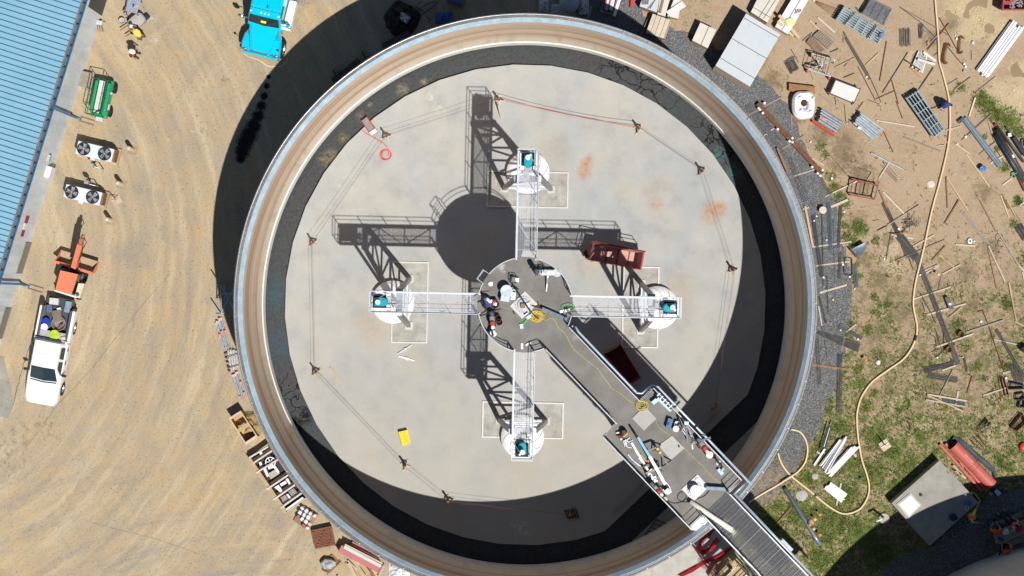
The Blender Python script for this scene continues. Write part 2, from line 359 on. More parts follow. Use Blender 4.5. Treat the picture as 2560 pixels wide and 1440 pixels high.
def ground():
    m=MB();m.add([(-1500,-1500,-.05),(1500,-1500,-.05),(1500,1500,-.05),(-1500,1500,-.05)],[(0,1,2,3)])
    struct(m.build('ground',mat('far_dirt',(.27,.20,.12),.95,var=.3,sc=.05,rnd=0)))
    x0,x1,y0,y1,st=3.0,46.0,-34.0,30.0,.17
    nx,ny=int((x1-x0)/st),int((y1-y0)/st);vs=[];col=[]
    for j in range(ny+1):
        for i in range(nx+1):
            x,y=x0+i*st,y0+j*st
            z=.02*noise.noise(Vector((x*.9,y*.9,0)))+.012*noise.noise(Vector((x*3,y*3,5)))-.03
            u,v=x*46+NU,-y*46+NV
            a=mask_at(u,v)if 1780<u<2800 and-250<v<1700 else((.1,.3,.1)if v<1000 else(.4,.3,0))
            if a[2]>.5:z+=.10*a[2]*noise.noise(Vector((x*1.3,y*1.3,9)))
            vs.append((x,y,z));col.append(a)
    fs=[(j*(nx+1)+i,j*(nx+1)+i+1,(j+1)*(nx+1)+i+1,(j+1)*(nx+1)+i)for j in range(ny)for i in range(nx)]
    me=bpy.data.meshes.new('dirt');me.from_pydata(vs,[],fs)
    ca=me.color_attributes.new('mask','FLOAT_COLOR','POINT')
    ca.data.foreach_set('color',[k for a in col for k in(*a,1)])
    me.polygons.foreach_set('use_smooth',[True]*len(me.polygons));me.materials.append(gnd_material())
    ob=bpy.data.objects.new('dirt',me);COL.objects.link(ob);struct(ob)
    P=[(-700,-600),(1478,-600),(1478,110),(1313,762),(1640,1250),(1745,1330),(1775,1500),(1775,2100),(-700,2100)]
    m=MB();m.add([G(u,v,0)for u,v in P],[tuple(range(len(P)))[::-1]]);o=m.build('yard_pavement',yard_material(),origin=(0,0,0));struct(o)
    seam=mat('pavement_seam_dirt',(.17,.125,.08),.95,var=.4,rnd=0)
    def ribbon(pts,wd,z=.004,jit=.4,mt=seam,nm='pavement_seam'):
        m=MB();q=[]
        for(a,b)in zip(pts,pts[1:]):
            n=max(2,int(math.hypot(b[0]-a[0],b[1]-a[1])/9))
            q+=[(a[0]+(b[0]-a[0])*i/n,a[1]+(b[1]-a[1])*i/n)for i in range(n)]
        q.append(pts[-1]);vs=[]
        for i,p in enumerate(q):
            a,b=q[max(i-1,0)],q[min(i+1,len(q)-1)];d=Vector((b[0]-a[0],b[1]-a[1])).normalized();nn=Vector((-d.y,d.x))
            k=wd*(.6+jit*random.random());jx=nn*random.uniform(-.5,.5)*wd
            for s in(-1,1):vs.append(G(p[0]+jx.x+nn.x*s*k/2,p[1]+jx.y+nn.y*s*k/2,z))
        m.add(vs,[(2*i,2*i+1,2*i+3,2*i+2)for i in range(len(q)-1)]);struct(m.build(nm,mt,origin=(0,0,0)))
    ribbon([(425,680),(408,705),(385,728),(368,748),(330,795),(285,850),(235,915),(190,965),(140,1015),(100,1075),(70,1110),(50,1150)],1.1)
    ribbon([(122,742),(110,770),(98,800),(86,830),(75,860),(66,890),(52,935),(42,975),(30,1020),(20,1042)],2.6)
    ribbon([(225,1305),(300,1325),(400,1350),(500,1385)],.9)
    pale=mat('dried_cement_trail',(.62,.52,.36),.9,var=.2,rnd=0)
    ribbon([(600,112),(606,122),(612,135),(620,141),(640,148),(655,155),(668,164),(678,167),(692,165),(700,167),(712,160),(720,145),(719,132),(728,129)],2.4,.006,.6,pale,'cement_trail')
    apron=mat('grey_pavement_slab',(.27,.255,.225),.9,var=.25,sc=1.2,dirt=(.19,.165,.12),damt=.45,rnd=0)
    m=MB();Q=[(-300,850),(8,890),(36,1000),(22,1045),(-300,1000)];m.add([G(u,v,.008)for u,v in Q],[tuple(range(5))[::-1]]);struct(m.build('pavement',apron,origin=(0,0,0)))
    def ragged(P,z,mt,nm,amp=5,step=7):
        q=[]
        for i in range(len(P)):
            a,b=P[i],P[(i+1)%len(P)];n=max(1,int(math.hypot(b[0]-a[0],b[1]-a[1])/step))
            for k in range(n):
                u,v=a[0]+(b[0]-a[0])*k/n,a[1]+(b[1]-a[1])*k/n
                q.append((u+amp*noise.noise(Vector((u/14,v/14,3))),v+amp*noise.noise(Vector((u/14,v/14,8)))))
        m=MB();m.add([G(u,v,z)for u,v in q],[tuple(range(len(q)))[::-1]]);return struct(m.build(nm,mt,origin=(0,0,0)))
    gm=gravel_material()
    ragged([(1440,-300),(1575,-300),(1608,40),(1690,75),(1760,95),(1830,150),(1890,185),(1935,225),(1975,270),(1998,330),(2020,380),(2042,430),(2072,480),(2093,520),(2098,560),(2106,600),(2118,640),(2128,690),(2130,740),(2127,790),(2113,840),(2114,880),(2095,930),(2085,980),(2066,1020),(2052,1070),(2028,1110),(2002,1150),(1984,1190),(1945,1235),(1905,1265),(1860,1290),(1700,1180),(1313,762),(1440,60)],.012,gm,'gravel',9)
    ragged([(2130,1600),(2230,1395),(2330,1365),(2440,1262),(2500,1232),(2600,1212),(2900,1180),(2900,1700)],.012,gm,'gravel',7)
    ragged([(1630,1310),(1745,1280),(1800,1330),(1960,1500),(1960,1800),(1560,1800),(1560,1440)],.016,mat('pale_apron_concrete',(.42,.40,.36),.9,var=.2,sc=2,dirt=(.28,.25,.21),damt=.42,rnd=0),'pavement',2)
    return ob
ground()
def grass():
    m=MB();rnd=random.Random(3);k=0
    for t in range(60000):
        u,v=rnd.uniform(1830,2600),rnd.uniform(200,1480)
        g,d,s=mask_at(u,v)
        p=G(u,v,-.03)
        if math.hypot(p.x,p.y)<14.7:continue
        pr=max(0,g-.12)*(1 if g>.3 else.35)+.012
        if rnd.random()>pr:continue
        for q in range(4):
            a=rnd.uniform(0,6.28);hh=rnd.uniform(.04,.13);ww=rnd.uniform(.012,.03)
            c=p+Vector((rnd.uniform(-.07,.07),rnd.uniform(-.07,.07),0));dx,dy=math.cos(a),math.sin(a)
            m.add([c+Vector((-dy*ww,dx*ww,0)),c+Vector((dy*ww,-dx*ww,0)),c+Vector((dx*hh*.9,dy*hh*.9,hh))],[(0,1,2)],0 if(g>.3 or rnd.random()<.4)and rnd.random()<.75 else 1)
    o=m.build('grass',[mat('grass_blade',(.085,.13,.022),.8,var=.5,sc=.8,rnd=0),mat('dry_grass_blade',(.27,.21,.10),.9,var=.35,sc=.8,rnd=0)],origin=(0,0,0))
    o['kind']='stuff'
grass()
# ---------------------------------------------------------------- tank
HW=8.4;RI,RO=14.12,14.54;ZS=.25
def ring(m,prof,n=192,uvr=None):
    o=len(m.v);m.lathe(prof,n=n);return m
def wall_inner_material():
    b=NB('streaked_tank_wall');uv=b.node('ShaderNodeTexCoord').outputs['UV']
    mp=b.node('ShaderNodeMapping');mp.inputs['Scale'].default_value=(.035,1,1);b.t.links.new(uv,mp.inputs[0])
    st=b.noise(mp.outputs[0],2.2,7,.72);x=b.xyz(uv);hgt=x[1]
    fn=b.noise(b.obj(),3,6,.7)
    wob=b.ramp(b.noise(mp.outputs[0],.9,4,.6),.3,.7,-.8,.8)
    hh=b.math('ADD',hgt,wob)
    def band(c,wd):
        d=b.math('ABSOLUTE',b.math('SUBTRACT',hh,c));return b.ramp(d,0,wd,1,0)
    c=b.mix(b.ramp(st,.35,.65),(.52,.37,.255),(.74,.60,.46))
    c=b.mix(b.ramp(hgt,4.4,2.2),c,(.72,.62,.50))
    c=b.mix(b.math('MULTIPLY',band(6.3,.75),b.ramp(st,.38,.62,.35,.95)),c,(.30,.155,.075))
    c=b.mix(b.math('MULTIPLY',band(3.9,.55),b.ramp(st,.38,.6,.3,.9)),c,(.36,.21,.115))
    c=b.mix(b.ramp(st,.60,.72,0,.6),c,(.86,.78,.66));c=b.mix(b.ramp(st,.30,.40,.6,0),c,(.38,.23,.135))
    m2=b.node('ShaderNodeMapping');m2.inputs['Scale'].default_value=(1.2,.12,1);b.t.links.new(uv,m2.inputs[0])
    c=b.mix(b.math('MULTIPLY',b.ramp(b.noise(m2.outputs[0],1.3,4,.6),.52,.68,0,.35),b.ramp(hgt,6.5,4)),c,(.42,.28,.18))
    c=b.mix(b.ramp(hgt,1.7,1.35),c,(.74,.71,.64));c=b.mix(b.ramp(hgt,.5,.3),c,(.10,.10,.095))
    c=b.mix(b.ramp(fn,.58,.72,0,.3),c,(.24,.16,.10))
    return b.done(c,.85,0,.2)
def top_material():
    b=NB('weathered_wall_top');o=b.obj();n=b.noise(o,1.7,6,.75);n2=b.noise(o,9,5,.75)
    c=b.mix(b.ramp(n,.3,.7),(.115,.105,.105),(.21,.195,.185));c=b.mix(b.ramp(n2,.58,.68,0,.85),c,(.42,.40,.37));c=b.mix(b.ramp(n2,.30,.40,.6,0),c,(.065,.06,.06))
    c=b.mix(b.ramp(b.xyz(o)[0],1,11,0,.75),c,b.mix(b.ramp(n2,.4,.6),(.30,.305,.31),(.40,.40,.39)))
    b.bump(n2,.3,.02)
    return b.done(c,.9,0,.2)
def tank():
    t=thing('concrete_tank','huge open round concrete tank with rust streaked inner wall and pale blue rim stripe','tank')
    m=MB();n=240;rings=[];uv=[]
    for r,z in((RI,0),(RI,HW-.27)):
        rings.append([(r*math.cos(2*math.pi*j/n),r*math.sin(2*math.pi*j/n),z)for j in range(n+1)]);uv+=[(RI*2*math.pi*j/n,z)for j in range(n+1)]
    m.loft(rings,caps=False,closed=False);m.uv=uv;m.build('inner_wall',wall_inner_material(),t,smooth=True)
    m=MB();m.lathe([(RO,-.2),(RO,HW-.04),(RO-.03,HW),(14.31,HW)],n=240);m.build('outer_wall',[mat('outer_wall_concrete',(.30,.285,.26),.9,var=.25,sc=1.5,rnd=0)],t)
    m=MB();m.lathe([(RO-.035,HW+.004),(14.31,HW+.004)],n=240);m.build('wall_top',top_material(),t)
    m=MB();m.lathe([(14.31,HW-.02),(14.31,HW+.012),(14.29,HW+.012),(RI-.015,HW-.22),(RI-.015,HW-.27)],n=240)
    b=NB('pale_blue_rim');o=b.obj();k=b.noise(o,2.2,4,.7);c=b.mix(b.ramp(k,.3,.7),(.27,.37,.43),(.42,.53,.60));c=b.mix(b.ramp(b.noise(o,6,5,.8),.66,.74,0,.5),c,(.30,.36,.40))
    m.build('rim_stripe',b.done(c,.6),t)
    m=MB();m.tube([(14.47*math.cos(a),14.47*math.sin(a),HW+.05)for a in[2*math.pi*j/160 for j in range(160)]],.012,5,closed=True);m.build('rim_cable',galv,t)
    m=MB()
    for j in range(72):
        a=2*math.pi*j/72+random.uniform(-.006,.006);m.box((14.45*math.cos(a),14.45*math.sin(a),HW+.04),(.10,.03,.08),a)
    m.build('cable_clips',galv,t)
    m=MB();m.lathe([(RI-.001,.35),(RI-.06,.38),(RI-.06,1.30),(RI-.001,1.36)],n=240);m.build('base_band',mat('pale_base_render',(.72,.70,.63),.85,var=.15,sc=3,dirt=(.45,.42,.37),damt=.4,rnd=0),t)
tank()
def annulus_material():
    b=NB('cracked_black_sludge');o=b.obj();n=b.noise(o,.45,5,.6);n2=b.noise(o,6,8,.85);n3=b.noise(o,.25,3,.5)
    c=b.mix(b.ramp(n2,.35,.68),(.025,.026,.028),(.080,.078,.079))
    c=b.mix(b.math('MULTIPLY',b.ramp(n,.42,.6,0,.8),b.ramp(n2,.3,.6,.2,.7)),c,(.04,.062,.064))
    c=b.mix(b.ramp(b.noise(o,1.1,5,.7),.62,.72,0,.5),c,(.07,.075,.055))
    av=b.node('ShaderNodeVectorMath',operation='ADD');b.put(av.inputs[0],o)
    ns=b.node('ShaderNodeTexNoise');b.put(ns.inputs['Vector'],o);ns.inputs['Scale'].default_value=2;b.t.links.new(ns.outputs['Color'],av.inputs[1])
    e=b.vor(av.outputs[0],1.15,'DISTANCE_TO_EDGE');cr=0
    for(u,v,r)in((1590,200,75),(1650,235,60),(1780,345,70),(1820,380,50),(735,985,70),(1530,175,40)):
        p=G(u,v);bl=b.blob(o,(p.x,p.y,0),r*PX,.55);cr=bl if cr==0 else b.math('MAXIMUM',cr,bl)
    crk=b.math('MULTIPLY',b.ramp(e,.02,.055,1,0),cr)
    c=b.mix(crk,c,(.003,.003,.003))
    for(u,v,r,cc)in((830,385,20,(.22,.16,.09)),(860,345,18,(.24,.20,.06)),(1005,225,22,(.30,.24,.17)),(900,290,16,(.20,.17,.11)),(815,400,24,(.25,.18,.10)),(1060,205,14,(.22,.20,.12)),(925,262,9,(.30,.26,.06)),(1800,385,26,(.05,.16,.15)),(1835,430,30,(.06,.17,.15)),(690,740,60,(.03,.085,.11)),(690,860,60,(.03,.075,.13))):
        p=G(u,v);bl=b.blob(o,(p.x,p.y,0),r*PX,.2);c=b.mix(b.math('MULTIPLY',bl,b.ramp(b.noise(o,5,6,.75),.42,.6,0,.8)),c,cc)
    for(u,v,r)in((762,1042,26),(742,1052,20),(745,1072,16)):
        p=G(u,v);bl=b.blob(o,(p.x,p.y,0),r*PX,.35);c=b.mix(b.math('MULTIPLY',bl,b.ramp(b.noise(o,4,5,.7),.42,.5)),c,(.003,.003,.003))
    b.bump(b.math('SUBTRACT',n2,crk),.35,.03)
    return b.done(c,.75,0,.25)
def slab_material():
    b=NB('mottled_floor_slab');o=b.obj();n0=b.noise(o,.30,4,.55);n1=b.noise(o,.9,6,.62);n2=b.noise(o,4,6,.7);n3=b.noise(o,24,3,.6)
    c=b.mix(b.ramp(n0,.38,.62),(.325,.340,.342),(.37,.36,.33))
    c=b.mix(b.ramp(n1,.52,.70,0,.5),c,(.42,.415,.40));c=b.mix(b.ramp(n1,.32,.48,.5,0),c,(.245,.26,.27))
    c=b.mix(b.ramp(n2,.62,.78,0,.3),c,(.47,.46,.43));c=b.mix(b.ramp(b.noise(o,1.6,6,.7,.6),.60,.70,0,.3),c,(.37,.285,.175))
    p=G(1313,762);low=b.ramp(b.xyz(o)[1],3,-9,0,.45);c=b.mix(low,c,(.37,.335,.275))
    for(u,v,r,k)in((1465,410,14,1),(1460,432,16,1),(1475,395,10,.8),(1780,530,24,.95),(1800,520,16,.9),(1765,555,18,.5),(1380,385,42,.5),(1620,480,22,.5),(1640,510,16,.7),(1560,480,24,.4),(1475,670,40,.3),(1700,720,45,.45),(1690,760,40,.4),(935,830,36,.5),(905,800,30,.4),(1040,890,40,.3),(1310,1170,60,.3),(1410,1100,40,.3),(1200,630,60,.35),(1225,585,24,.4),(1660,455,20,.3)):
        p=G(u,v,ZS);bl=b.blob(o,(p.x,p.y,ZS),r*PX*1.5,.0)
        c=b.mix(b.math('MULTIPLY',bl,b.ramp(n2,.38,.58,.25*k,1.1*k)),c,(.38,.17,.06)if k>.6 else(.38,.28,.165))
    for(u,v,r)in((1080,245,22),(1100,265,22),(1115,285,16),(850,460,18),(825,500,14),(1300,1325,40),(1450,1225,10),(1850,760,24),(1880,740,20),(1590,590,14)):
        p=G(u,v,ZS);bl=b.blob(o,(p.x,p.y,0),r*PX,.1)
        c=b.mix(b.math('MULTIPLY',bl,b.ramp(b.noise(o,2.6,5,.7,.8),.5,.56,0,.8)),c,(.58,.57,.54))
    c=b.mix(b.ramp(n3,.6,.8,0,.22),c,(.24,.235,.22));b.bump(n3,.1,.005)
    return b.done(c,.7,0,.3)
AX=math.atan2(-.723,.691)
AD=Vector((math.cos(AX),math.sin(AX),0));AN=Vector((-math.sin(AX),math.cos(AX),0))
def ST(s,t,z):return AD*s+AN*t+Vector((0,0,z))
def floor():
    m=MB();m.lathe([(14.15,.03),(.1,.03)],n=96);struct(m.build('tank_bottom',annulus_material(),origin=(0,0,0)))
    n,r,cut=40,13.04,11.86;pts=[]
    P=[(r*math.cos(2*math.pi*j/n+.05),r*math.sin(2*math.pi*j/n+.05))for j in range(n)]
    d=[p[0]*AD.x+p[1]*AD.y-cut for p in P]
    for i in range(n):
        j=(i+1)%n
        if d[i]<0:pts.append(P[i])
        if d[i]*d[j]<0:
            k=d[i]/(d[i]-d[j]);pts.append((P[i][0]+(P[j][0]-P[i][0])*k,P[i][1]+(P[j][1]-P[i][1])*k))
    m=MB();m.prism(pts,.035,ZS);sm=slab_material();struct(m.build('floor_slab',sm,origin=(0,0,0)))
    a=math.acos(13.3/14.1);seg=[(14.1*math.cos(AX-a+2*a*i/12),14.1*math.sin(AX-a+2*a*i/12))for i in range(13)]
    m=MB();m.prism(seg,.035,ZS+.05);struct(m.build('floor_slab',sm,origin=(0,0,0)))
floor()
# ---------------------------------------------------------------- platform, walkway, bridges, mixers
DZ=8.76
def deck_material():
    b=NB('worn_deck_concrete');o=b.obj();n=b.noise(o,1.1,6,.65);n2=b.noise(o,14,4,.7)
    c=b.mix(b.ramp(n,.35,.65),(.155,.145,.13),(.215,.205,.185));c=b.mix(b.ramp(b.noise(o,.6,4,.6),.52,.7,0,.6),c,(.15,.15,.145))
    c=b.mix(b.ramp(b.noise(o,3,6,.75),.64,.74,0,.5),c,(.32,.31,.29));c=b.mix(b.ramp(n2,.66,.8,0,.4),c,(.36,.34,.30))
    for(u,v,r)in((1255,668,13),(1258,680,8),(1193,732,10),(1437,846,9),(1640,985,12),(1672,1020,9)):
        p=G(u,v,DZ);bl=b.blob(o,(p.x,p.y,DZ),r*.02,.1);c=b.mix(b.math('MULTIPLY',bl,b.ramp(b.noise(o,6,6,.75),.45,.56,0,.8)),c,(.55,.55,.54))
    return b.done(c,.8,0,.25)
deckm=deck_material()
def rail(m,pts,z,h=1.07,closed=False,post=1.2,toe=True,r=.024):
    P=[Vector((p[0],p[1],z))for p in pts]
    for k in(h,h*.55):m.tube([p+Vector((0,0,k))for p in P],r if k==h else r*.85,6)
    L_=[0]
    for a,b in zip(P,P[1:]):L_.append(L_[-1]+(b-a).length)
    n=max(1,round(L_[-1]/post))
    for i in range(n+1):
        d=L_[-1]*i/n;k=0
        while k<len(P)-2 and L_[k+1]<d:k+=1
        q=P[k].lerp(P[k+1],(d-L_[k])/max(1e-6,L_[k+1]-L_[k]));m.tube([q,q+Vector((0,0,h))],r*.95,6)
    if toe:
        for a,b in zip(P,P[1:]):m.beam(a+Vector((0,0,.06)),b+Vector((0,0,.06)),.012,.11)
def arc(r,a0,a1,n=14):return[(r*math.cos(a0+(a1-a0)*i/n),r*math.sin(a0+(a1-a0)*i/n))for i in range(n+1)]
TW=R(-1.2)
def walkway():
    t=thing('walkway','grey concrete walkway from round centre platform to the wall, edged by galvanised railings','walkway')
    hn,hw,s0,s1,r=.84,1.775,7.38,13.6,2.37
    a=math.asin(hn/r);pts=arc(r,AX+a,AX+2*math.pi-a,64)
    for s,q in((s0,-hn),(s0,-hw),(s1,-hw),(s1,hw),(s0,hw),(s0,hn)):
        p=ST(s,q,0);pts.append((p.x,p.y))
    m=MB();m.prism(pts,DZ-.32,DZ);m.build('deck_slab',deckm,t)
    m=MB();m.lathe([(.9,ZS),(.9,DZ-.7),(1.6,DZ-.33)],n=32)
    for s,q in((9.2,-1.1),(9.2,1.1),(12.7,-1.1),(12.7,1.1)):m.cyl(ST(s,q,.03),ST(s,q,DZ-.33),.26)
    m.build('column',concrete_b,t)
    m=MB()
    for q in(-.62,.62):m.beam(ST(1.6,q,DZ-.57),ST(13.9,q,DZ-.57),.2,.48)
    for q in(-1.6,1.6):m.beam(ST(s0+.1,q,DZ-.5),ST(s1-.1,q,DZ-.5),.2,.34)
    m.build('girder',galv,t)
    g=math.asin(.52/r);rr=r-.04
    A=[TW+k*math.pi/2 for k in range(4)]
    spans=[(A[0]+g,A[1]-g),(A[1]+g,A[2]-g),(A[2]+g,A[3]-g),(A[3]+g,AX+2*math.pi-a),(AX+a,A[0]-g)]
    for k,(p,q)in enumerate(spans):
        m=MB()
        if k==1:
            mid=R(146);rail(m,arc(rr,p,mid-.12),DZ);rail(m,arc(rr,mid+.12,q),DZ)
        else:rail(m,arc(rr,p,q),DZ)
        m.build('railing',galvl,t)
    e=.05
    for pl in([(2.28,hn-e),(s0-e,hn-e),(s0-e,hw-e),(s1-e,hw-e),(s1-e,.92)],[(2.28,-hn+e),(s0-e,-hn+e),(s0-e,-hw+e),(s1-e,-hw+e),(s1-e,-.92)]):
        m=MB();rail(m,[tuple(ST(s,q,0)[:2])for s,q in pl],DZ,post=1.5);m.build('railing',galvl,t)
    m=MB();c=[(2.5,1.05,0),(2.8,.98,0),(7.0,.98,0),(7.2,1.15,0),(7.25,1.75,0),(7.5,1.95,0),(14.2,1.95,0)]
    m.tube([ST(s,q,DZ-.15)for s,q,_ in c],.06,8);m.tube([ST(13.95,1.7,DZ-.05),ST(13.95,.95,DZ-.05)],.06,8)
    m.build('conduit',mat('pale_blue_conduit',(.46,.55,.63),.4,.3,var=.1),t,smooth=True)
    m=MB()
    for s in(1.2,3.0,4.8,6.6,8.4,10.2,12):m.beam(ST(s+1.2,.8,DZ-.22),ST(s+1.2,1.0,DZ-.22),.05,.05)
    m.build('conduit_bracket',galv,t)
    m=MB();c=R(146);o=Vector((2.55*math.cos(c),2.55*math.sin(c),DZ));tv=Vector((-math.sin(c),math.cos(c),0));ov=Vector((math.cos(c),math.sin(c),0))
    for q in(-.27,.27):
        m.tube([o+tv*q-ov*.2+Vector((0,0,1.1)),o+tv*q+ov*.12+Vector((0,0,1.1)),o+tv*q+ov*.12+Vector((0,0,-5))],.022,6)
    m.tube([o+tv*.27+ov*.12+Vector((0,0,1.1)),o-tv*.27+ov*.12+Vector((0,0,1.1))],.022,6)
    for k in range(19):m.tube([o+tv*.27+ov*.12+Vector((0,0,.6-.3*k)),o-tv*.27+ov*.12+Vector((0,0,.6-.3*k))],.014,5)
    m.build('ladder',galv,t)
walkway()
def gangway():
    t=thing('gangway','steel grating gangway running from the tank wall towards the neighbouring tank','gangway')
    m=MB();s=13.62;hw=.84
    while s<24.5:m.beam(ST(s,-hw,DZ-.03),ST(s,hw,DZ-.03),.013,.05);s+=.03
    gm=mat('grating_steel',(.085,.088,.10),.55,.3,var=.3,sc=2,rnd=0,dirt=(.30,.31,.34),dsc=1.5,damt=.36)
    m.build('grating',gm,t);m=MB();q=-hw
    while q<=hw+.01:m.beam(ST(13.62,q,DZ-.002),ST(24.5,q,DZ-.002),.006,.012);q+=.105
    s=13.7
    while s<24.5:m.beam(ST(s,-hw,DZ-.004),ST(s,hw,DZ-.004),.006,.012);s+=.2
    m.build('grating_rods',mat('bright_rod',(.30,.30,.32),.5,.4,rnd=0),t)
    m=MB()
    for s in(14.7,16.1,17.5,18.9,20.3,21.7,23.1,24.4):m.beam(ST(s,-hw,DZ-.02),ST(s,hw,DZ-.02),.014,.045)
    m.build('panel_joint',mat('bright_rod',(.42,.42,.44)),t)
    m=MB()
    for q in(-hw,hw):m.beam(ST(13.6,q,DZ-.16),ST(25,q,DZ-.16),.06,.34)
    for s in range(14,25):m.beam(ST(s,-hw,DZ-.25),ST(s,hw,DZ-.25),.06,.1)
    m.build('frame',galv,t)
    for q in(-hw,hw):
        m=MB();rail(m,[tuple(ST(s,q,0)[:2])for s in(13.66,25)],DZ,post=1.5);m.build('railing',galvl,t)
    m=MB();m.tube([ST(13.95,1.05,DZ-.1),ST(13.95,1.0,DZ-.05),ST(20.6,1.0,DZ-.05)],.075,8);m.build('conduit',mat('pale_blue_conduit',(.46,.55,.63)),t,smooth=True)
    p=ST(17.6,1.1,DZ-.3);m=MB();m.bbox(p,(.75,.28,.5),AX,.02);m.build('junction_box',mat('pale_grey_box',(.55,.58,.62),.5),t)
gangway()
def bridge():
    x0,x1,hw=2.33,7.62,.455
    t=thing('mixer_bridge','','bridge',(0,0,0),0,'grating bridges on A-frame legs radiating from the centre platform')
    m=MB();x=x0
    while x<6.75:m.beam((x,-hw,DZ-.03),(x,hw,DZ-.03),.0085,.03);x+=.036
    for i in range(9):m.beam((x0,-hw+.11*i,DZ-.02),(6.75,-hw+.11*i,DZ-.02),.006,.012)
    m.build('grating',mat('bright_grating_steel',(.56,.57,.62),.45,.45,var=.1,rnd=0),t)
    m=MB()
    for q in(-hw-.03,hw+.03):m.beam((x0-.12,q,DZ-.12),(x1,q,DZ-.12),.075,.26)
    m.beam((x1-.04,-hw,DZ-.12),(x1-.04,hw,DZ-.12),.07,.26)
    m.build('stringer',galvl,t)
    m=MB();xs=(2.73,4.12,5.5,6.85)
    for x in xs:m.beam((x,-hw,DZ-.2),(x,hw,DZ-.2),.05,.06)
    s=1
    for a,b in zip(xs,xs[1:]):m.beam((a,-hw*s,DZ-.22),(b,hw*s,DZ-.22),.04,.05);s=-s
    m.build('cross_brace',galvl,t)
    for q in(-1,1):
        m=MB();rail(m,[(x0+.02,q*(hw+.06)),(x1+.03,q*(hw+.06))],DZ,post=1.45,toe=True);m.build('railing',galvl,t)
    m=MB();rail(m,[(x1+.03,-hw-.06),(x1+.03,hw+.06)],DZ,post=1.2);m.build('railing',galvl,t)
    xl=6.28
    lm=mat('grey_painted_leg',(.36,.35,.33),.5,.2,var=.15)
    zt=DZ-.3
    def half(z):return 1.27+(.61-1.27)*(z-.3)/(zt-.3)
    for q in(-1,1):
        m=MB();m.beam((xl,q*1.27,ZS+.07),(xl,q*.61,zt),.2,.2);m.build('leg',lm,t)
        m=MB();m.box((xl,q*1.27,ZS+.065),(.34,.34,.05));m.box((xl,q*1.27,ZS+.04),(.42,.42,.08));m.build('base_plate',mat('pale_grout',(.55,.53,.50),.8,var=.15),t)
        m=MB();m.box((xl,q*.57,DZ-.34),(.36,.2,.16));m.build('leg_bracket',lm,t)
    lv=[.62,2.2,3.8,5.4,7.0,8.1];m=MB()
    for z in lv:m.beam((xl,-half(z),z),(xl,half(z),z),.09,.09)
    s=1
    for a,b in zip(lv,lv[1:]):m.beam((xl,-s*half(a),a),(xl,s*half(b),b),.085,.085);s=-s
    m.build('leg_bracing',galvl,t)
    m=MB();m.beam((xl,-.66,DZ-.3),(xl,.66,DZ-.3),.3,.12);m.beam((6.72,-hw,DZ-.14),(6.72,hw,DZ-.14),.1,.2);m.build('cross_head',galvl,t)
    return t
def mixer():
    t=thing('mixer','','mixer',(0,0,0),0,'vertical shaft mixers at the ends of the four bridges')
    c=7.14
    m=MB();m.lathe([(.12,2.0),(.13,1.4),(.18,1.05),(.3,.82),(.6,.72),(1.16,.645),(1.16,.615),(.7,.65),(.35,.68),(.02,.68)],(c,0,0),48);m.build('impeller',whitep,t,smooth=True)
    m=MB();pr=[(.18,1.05),(.3,.82),(.6,.72),(1.16,.645)]
    for k in range(8):
        pts=[]
        for i in range(13):
            r=.22+.90*i/12
            for(ra,za),(rb,zb)in zip(pr,pr[1:]):
                if ra<=r<=rb:z=za+(zb-za)*(r-ra)/(rb-ra)
            a=k*math.pi/4+1.1*(i/12)**1.3;pts.append((c+r*math.cos(a),r*math.sin(a),z+.03))
        m.tube(pts,.014,4)
    m.build('impeller_rib',mat('grey_seam',(.35,.35,.36),.5),t)
    m=MB();m.cyl((c,0,1.9),(c,0,DZ-.1),.085,n=12);m.build('shaft',galvl,t,smooth=True)
    m=MB();m.box((c-.02,0,DZ+.0),(.80,.82,.05));m.build('base_plate',white,t)
    m=MB();m.box((c+.06,0,DZ+.09),(.64,.62,.12))
    for x in(-.22,.34):
        for y in(-.27,.27):m.cyl((c+x,y,DZ+.15),(c+x,y,DZ+.22),.035,n=8)
    m.build('mounting_frame',dark,t)
    m=MB();P=[(c+.30,-.21),(c+.30,.21),(c-.18,.21)]+[(c-.18-.19*math.sin(a),.19*math.cos(a))for a in[math.pi*i/10 for i in range(1,10)]]+[(c-.18,-.21)]
    m.loft([[(x,y,DZ+.14)for x,y in P],[(x,y,DZ+.44)for x,y in P],[(c+.06+(x-c-.06)*.9,y*.9,DZ+.50)for x,y in P]])
    m.cyl((c-.18,0,DZ+.5),(c-.18,0,DZ+.54),.13);m.build('gearbox',teal,t)
    m=MB();m.cyl((c+.10,.02,DZ+.5),(c+.10,.02,DZ+.92),.115,n=16);m.lathe([(.125,.90),(.125,.96),(.02,.985)],(c+.10,.02,DZ),16);m.cyl((c+.24,-.11,DZ+.5),(c+.24,-.11,DZ+.72),.055);m.build('motor',mat('pale_motor',(.68,.74,.74),.4,var=.05,rnd=0),t,smooth=False)
    m=MB();m.tube([(c+.2,-.1,DZ+.6),(c-.1,-.3,DZ+.3),(c-.3,-.45,DZ+.12)],.018,5);m.box((c-.38,-.05,DZ+.02),(.16,.45,.1));m.box((c-.62,.1,DZ-.02),(.2,.3,.12));m.build('cable_gland_box',mat('grey_gland',(.45,.46,.48),.5),t)
    return t
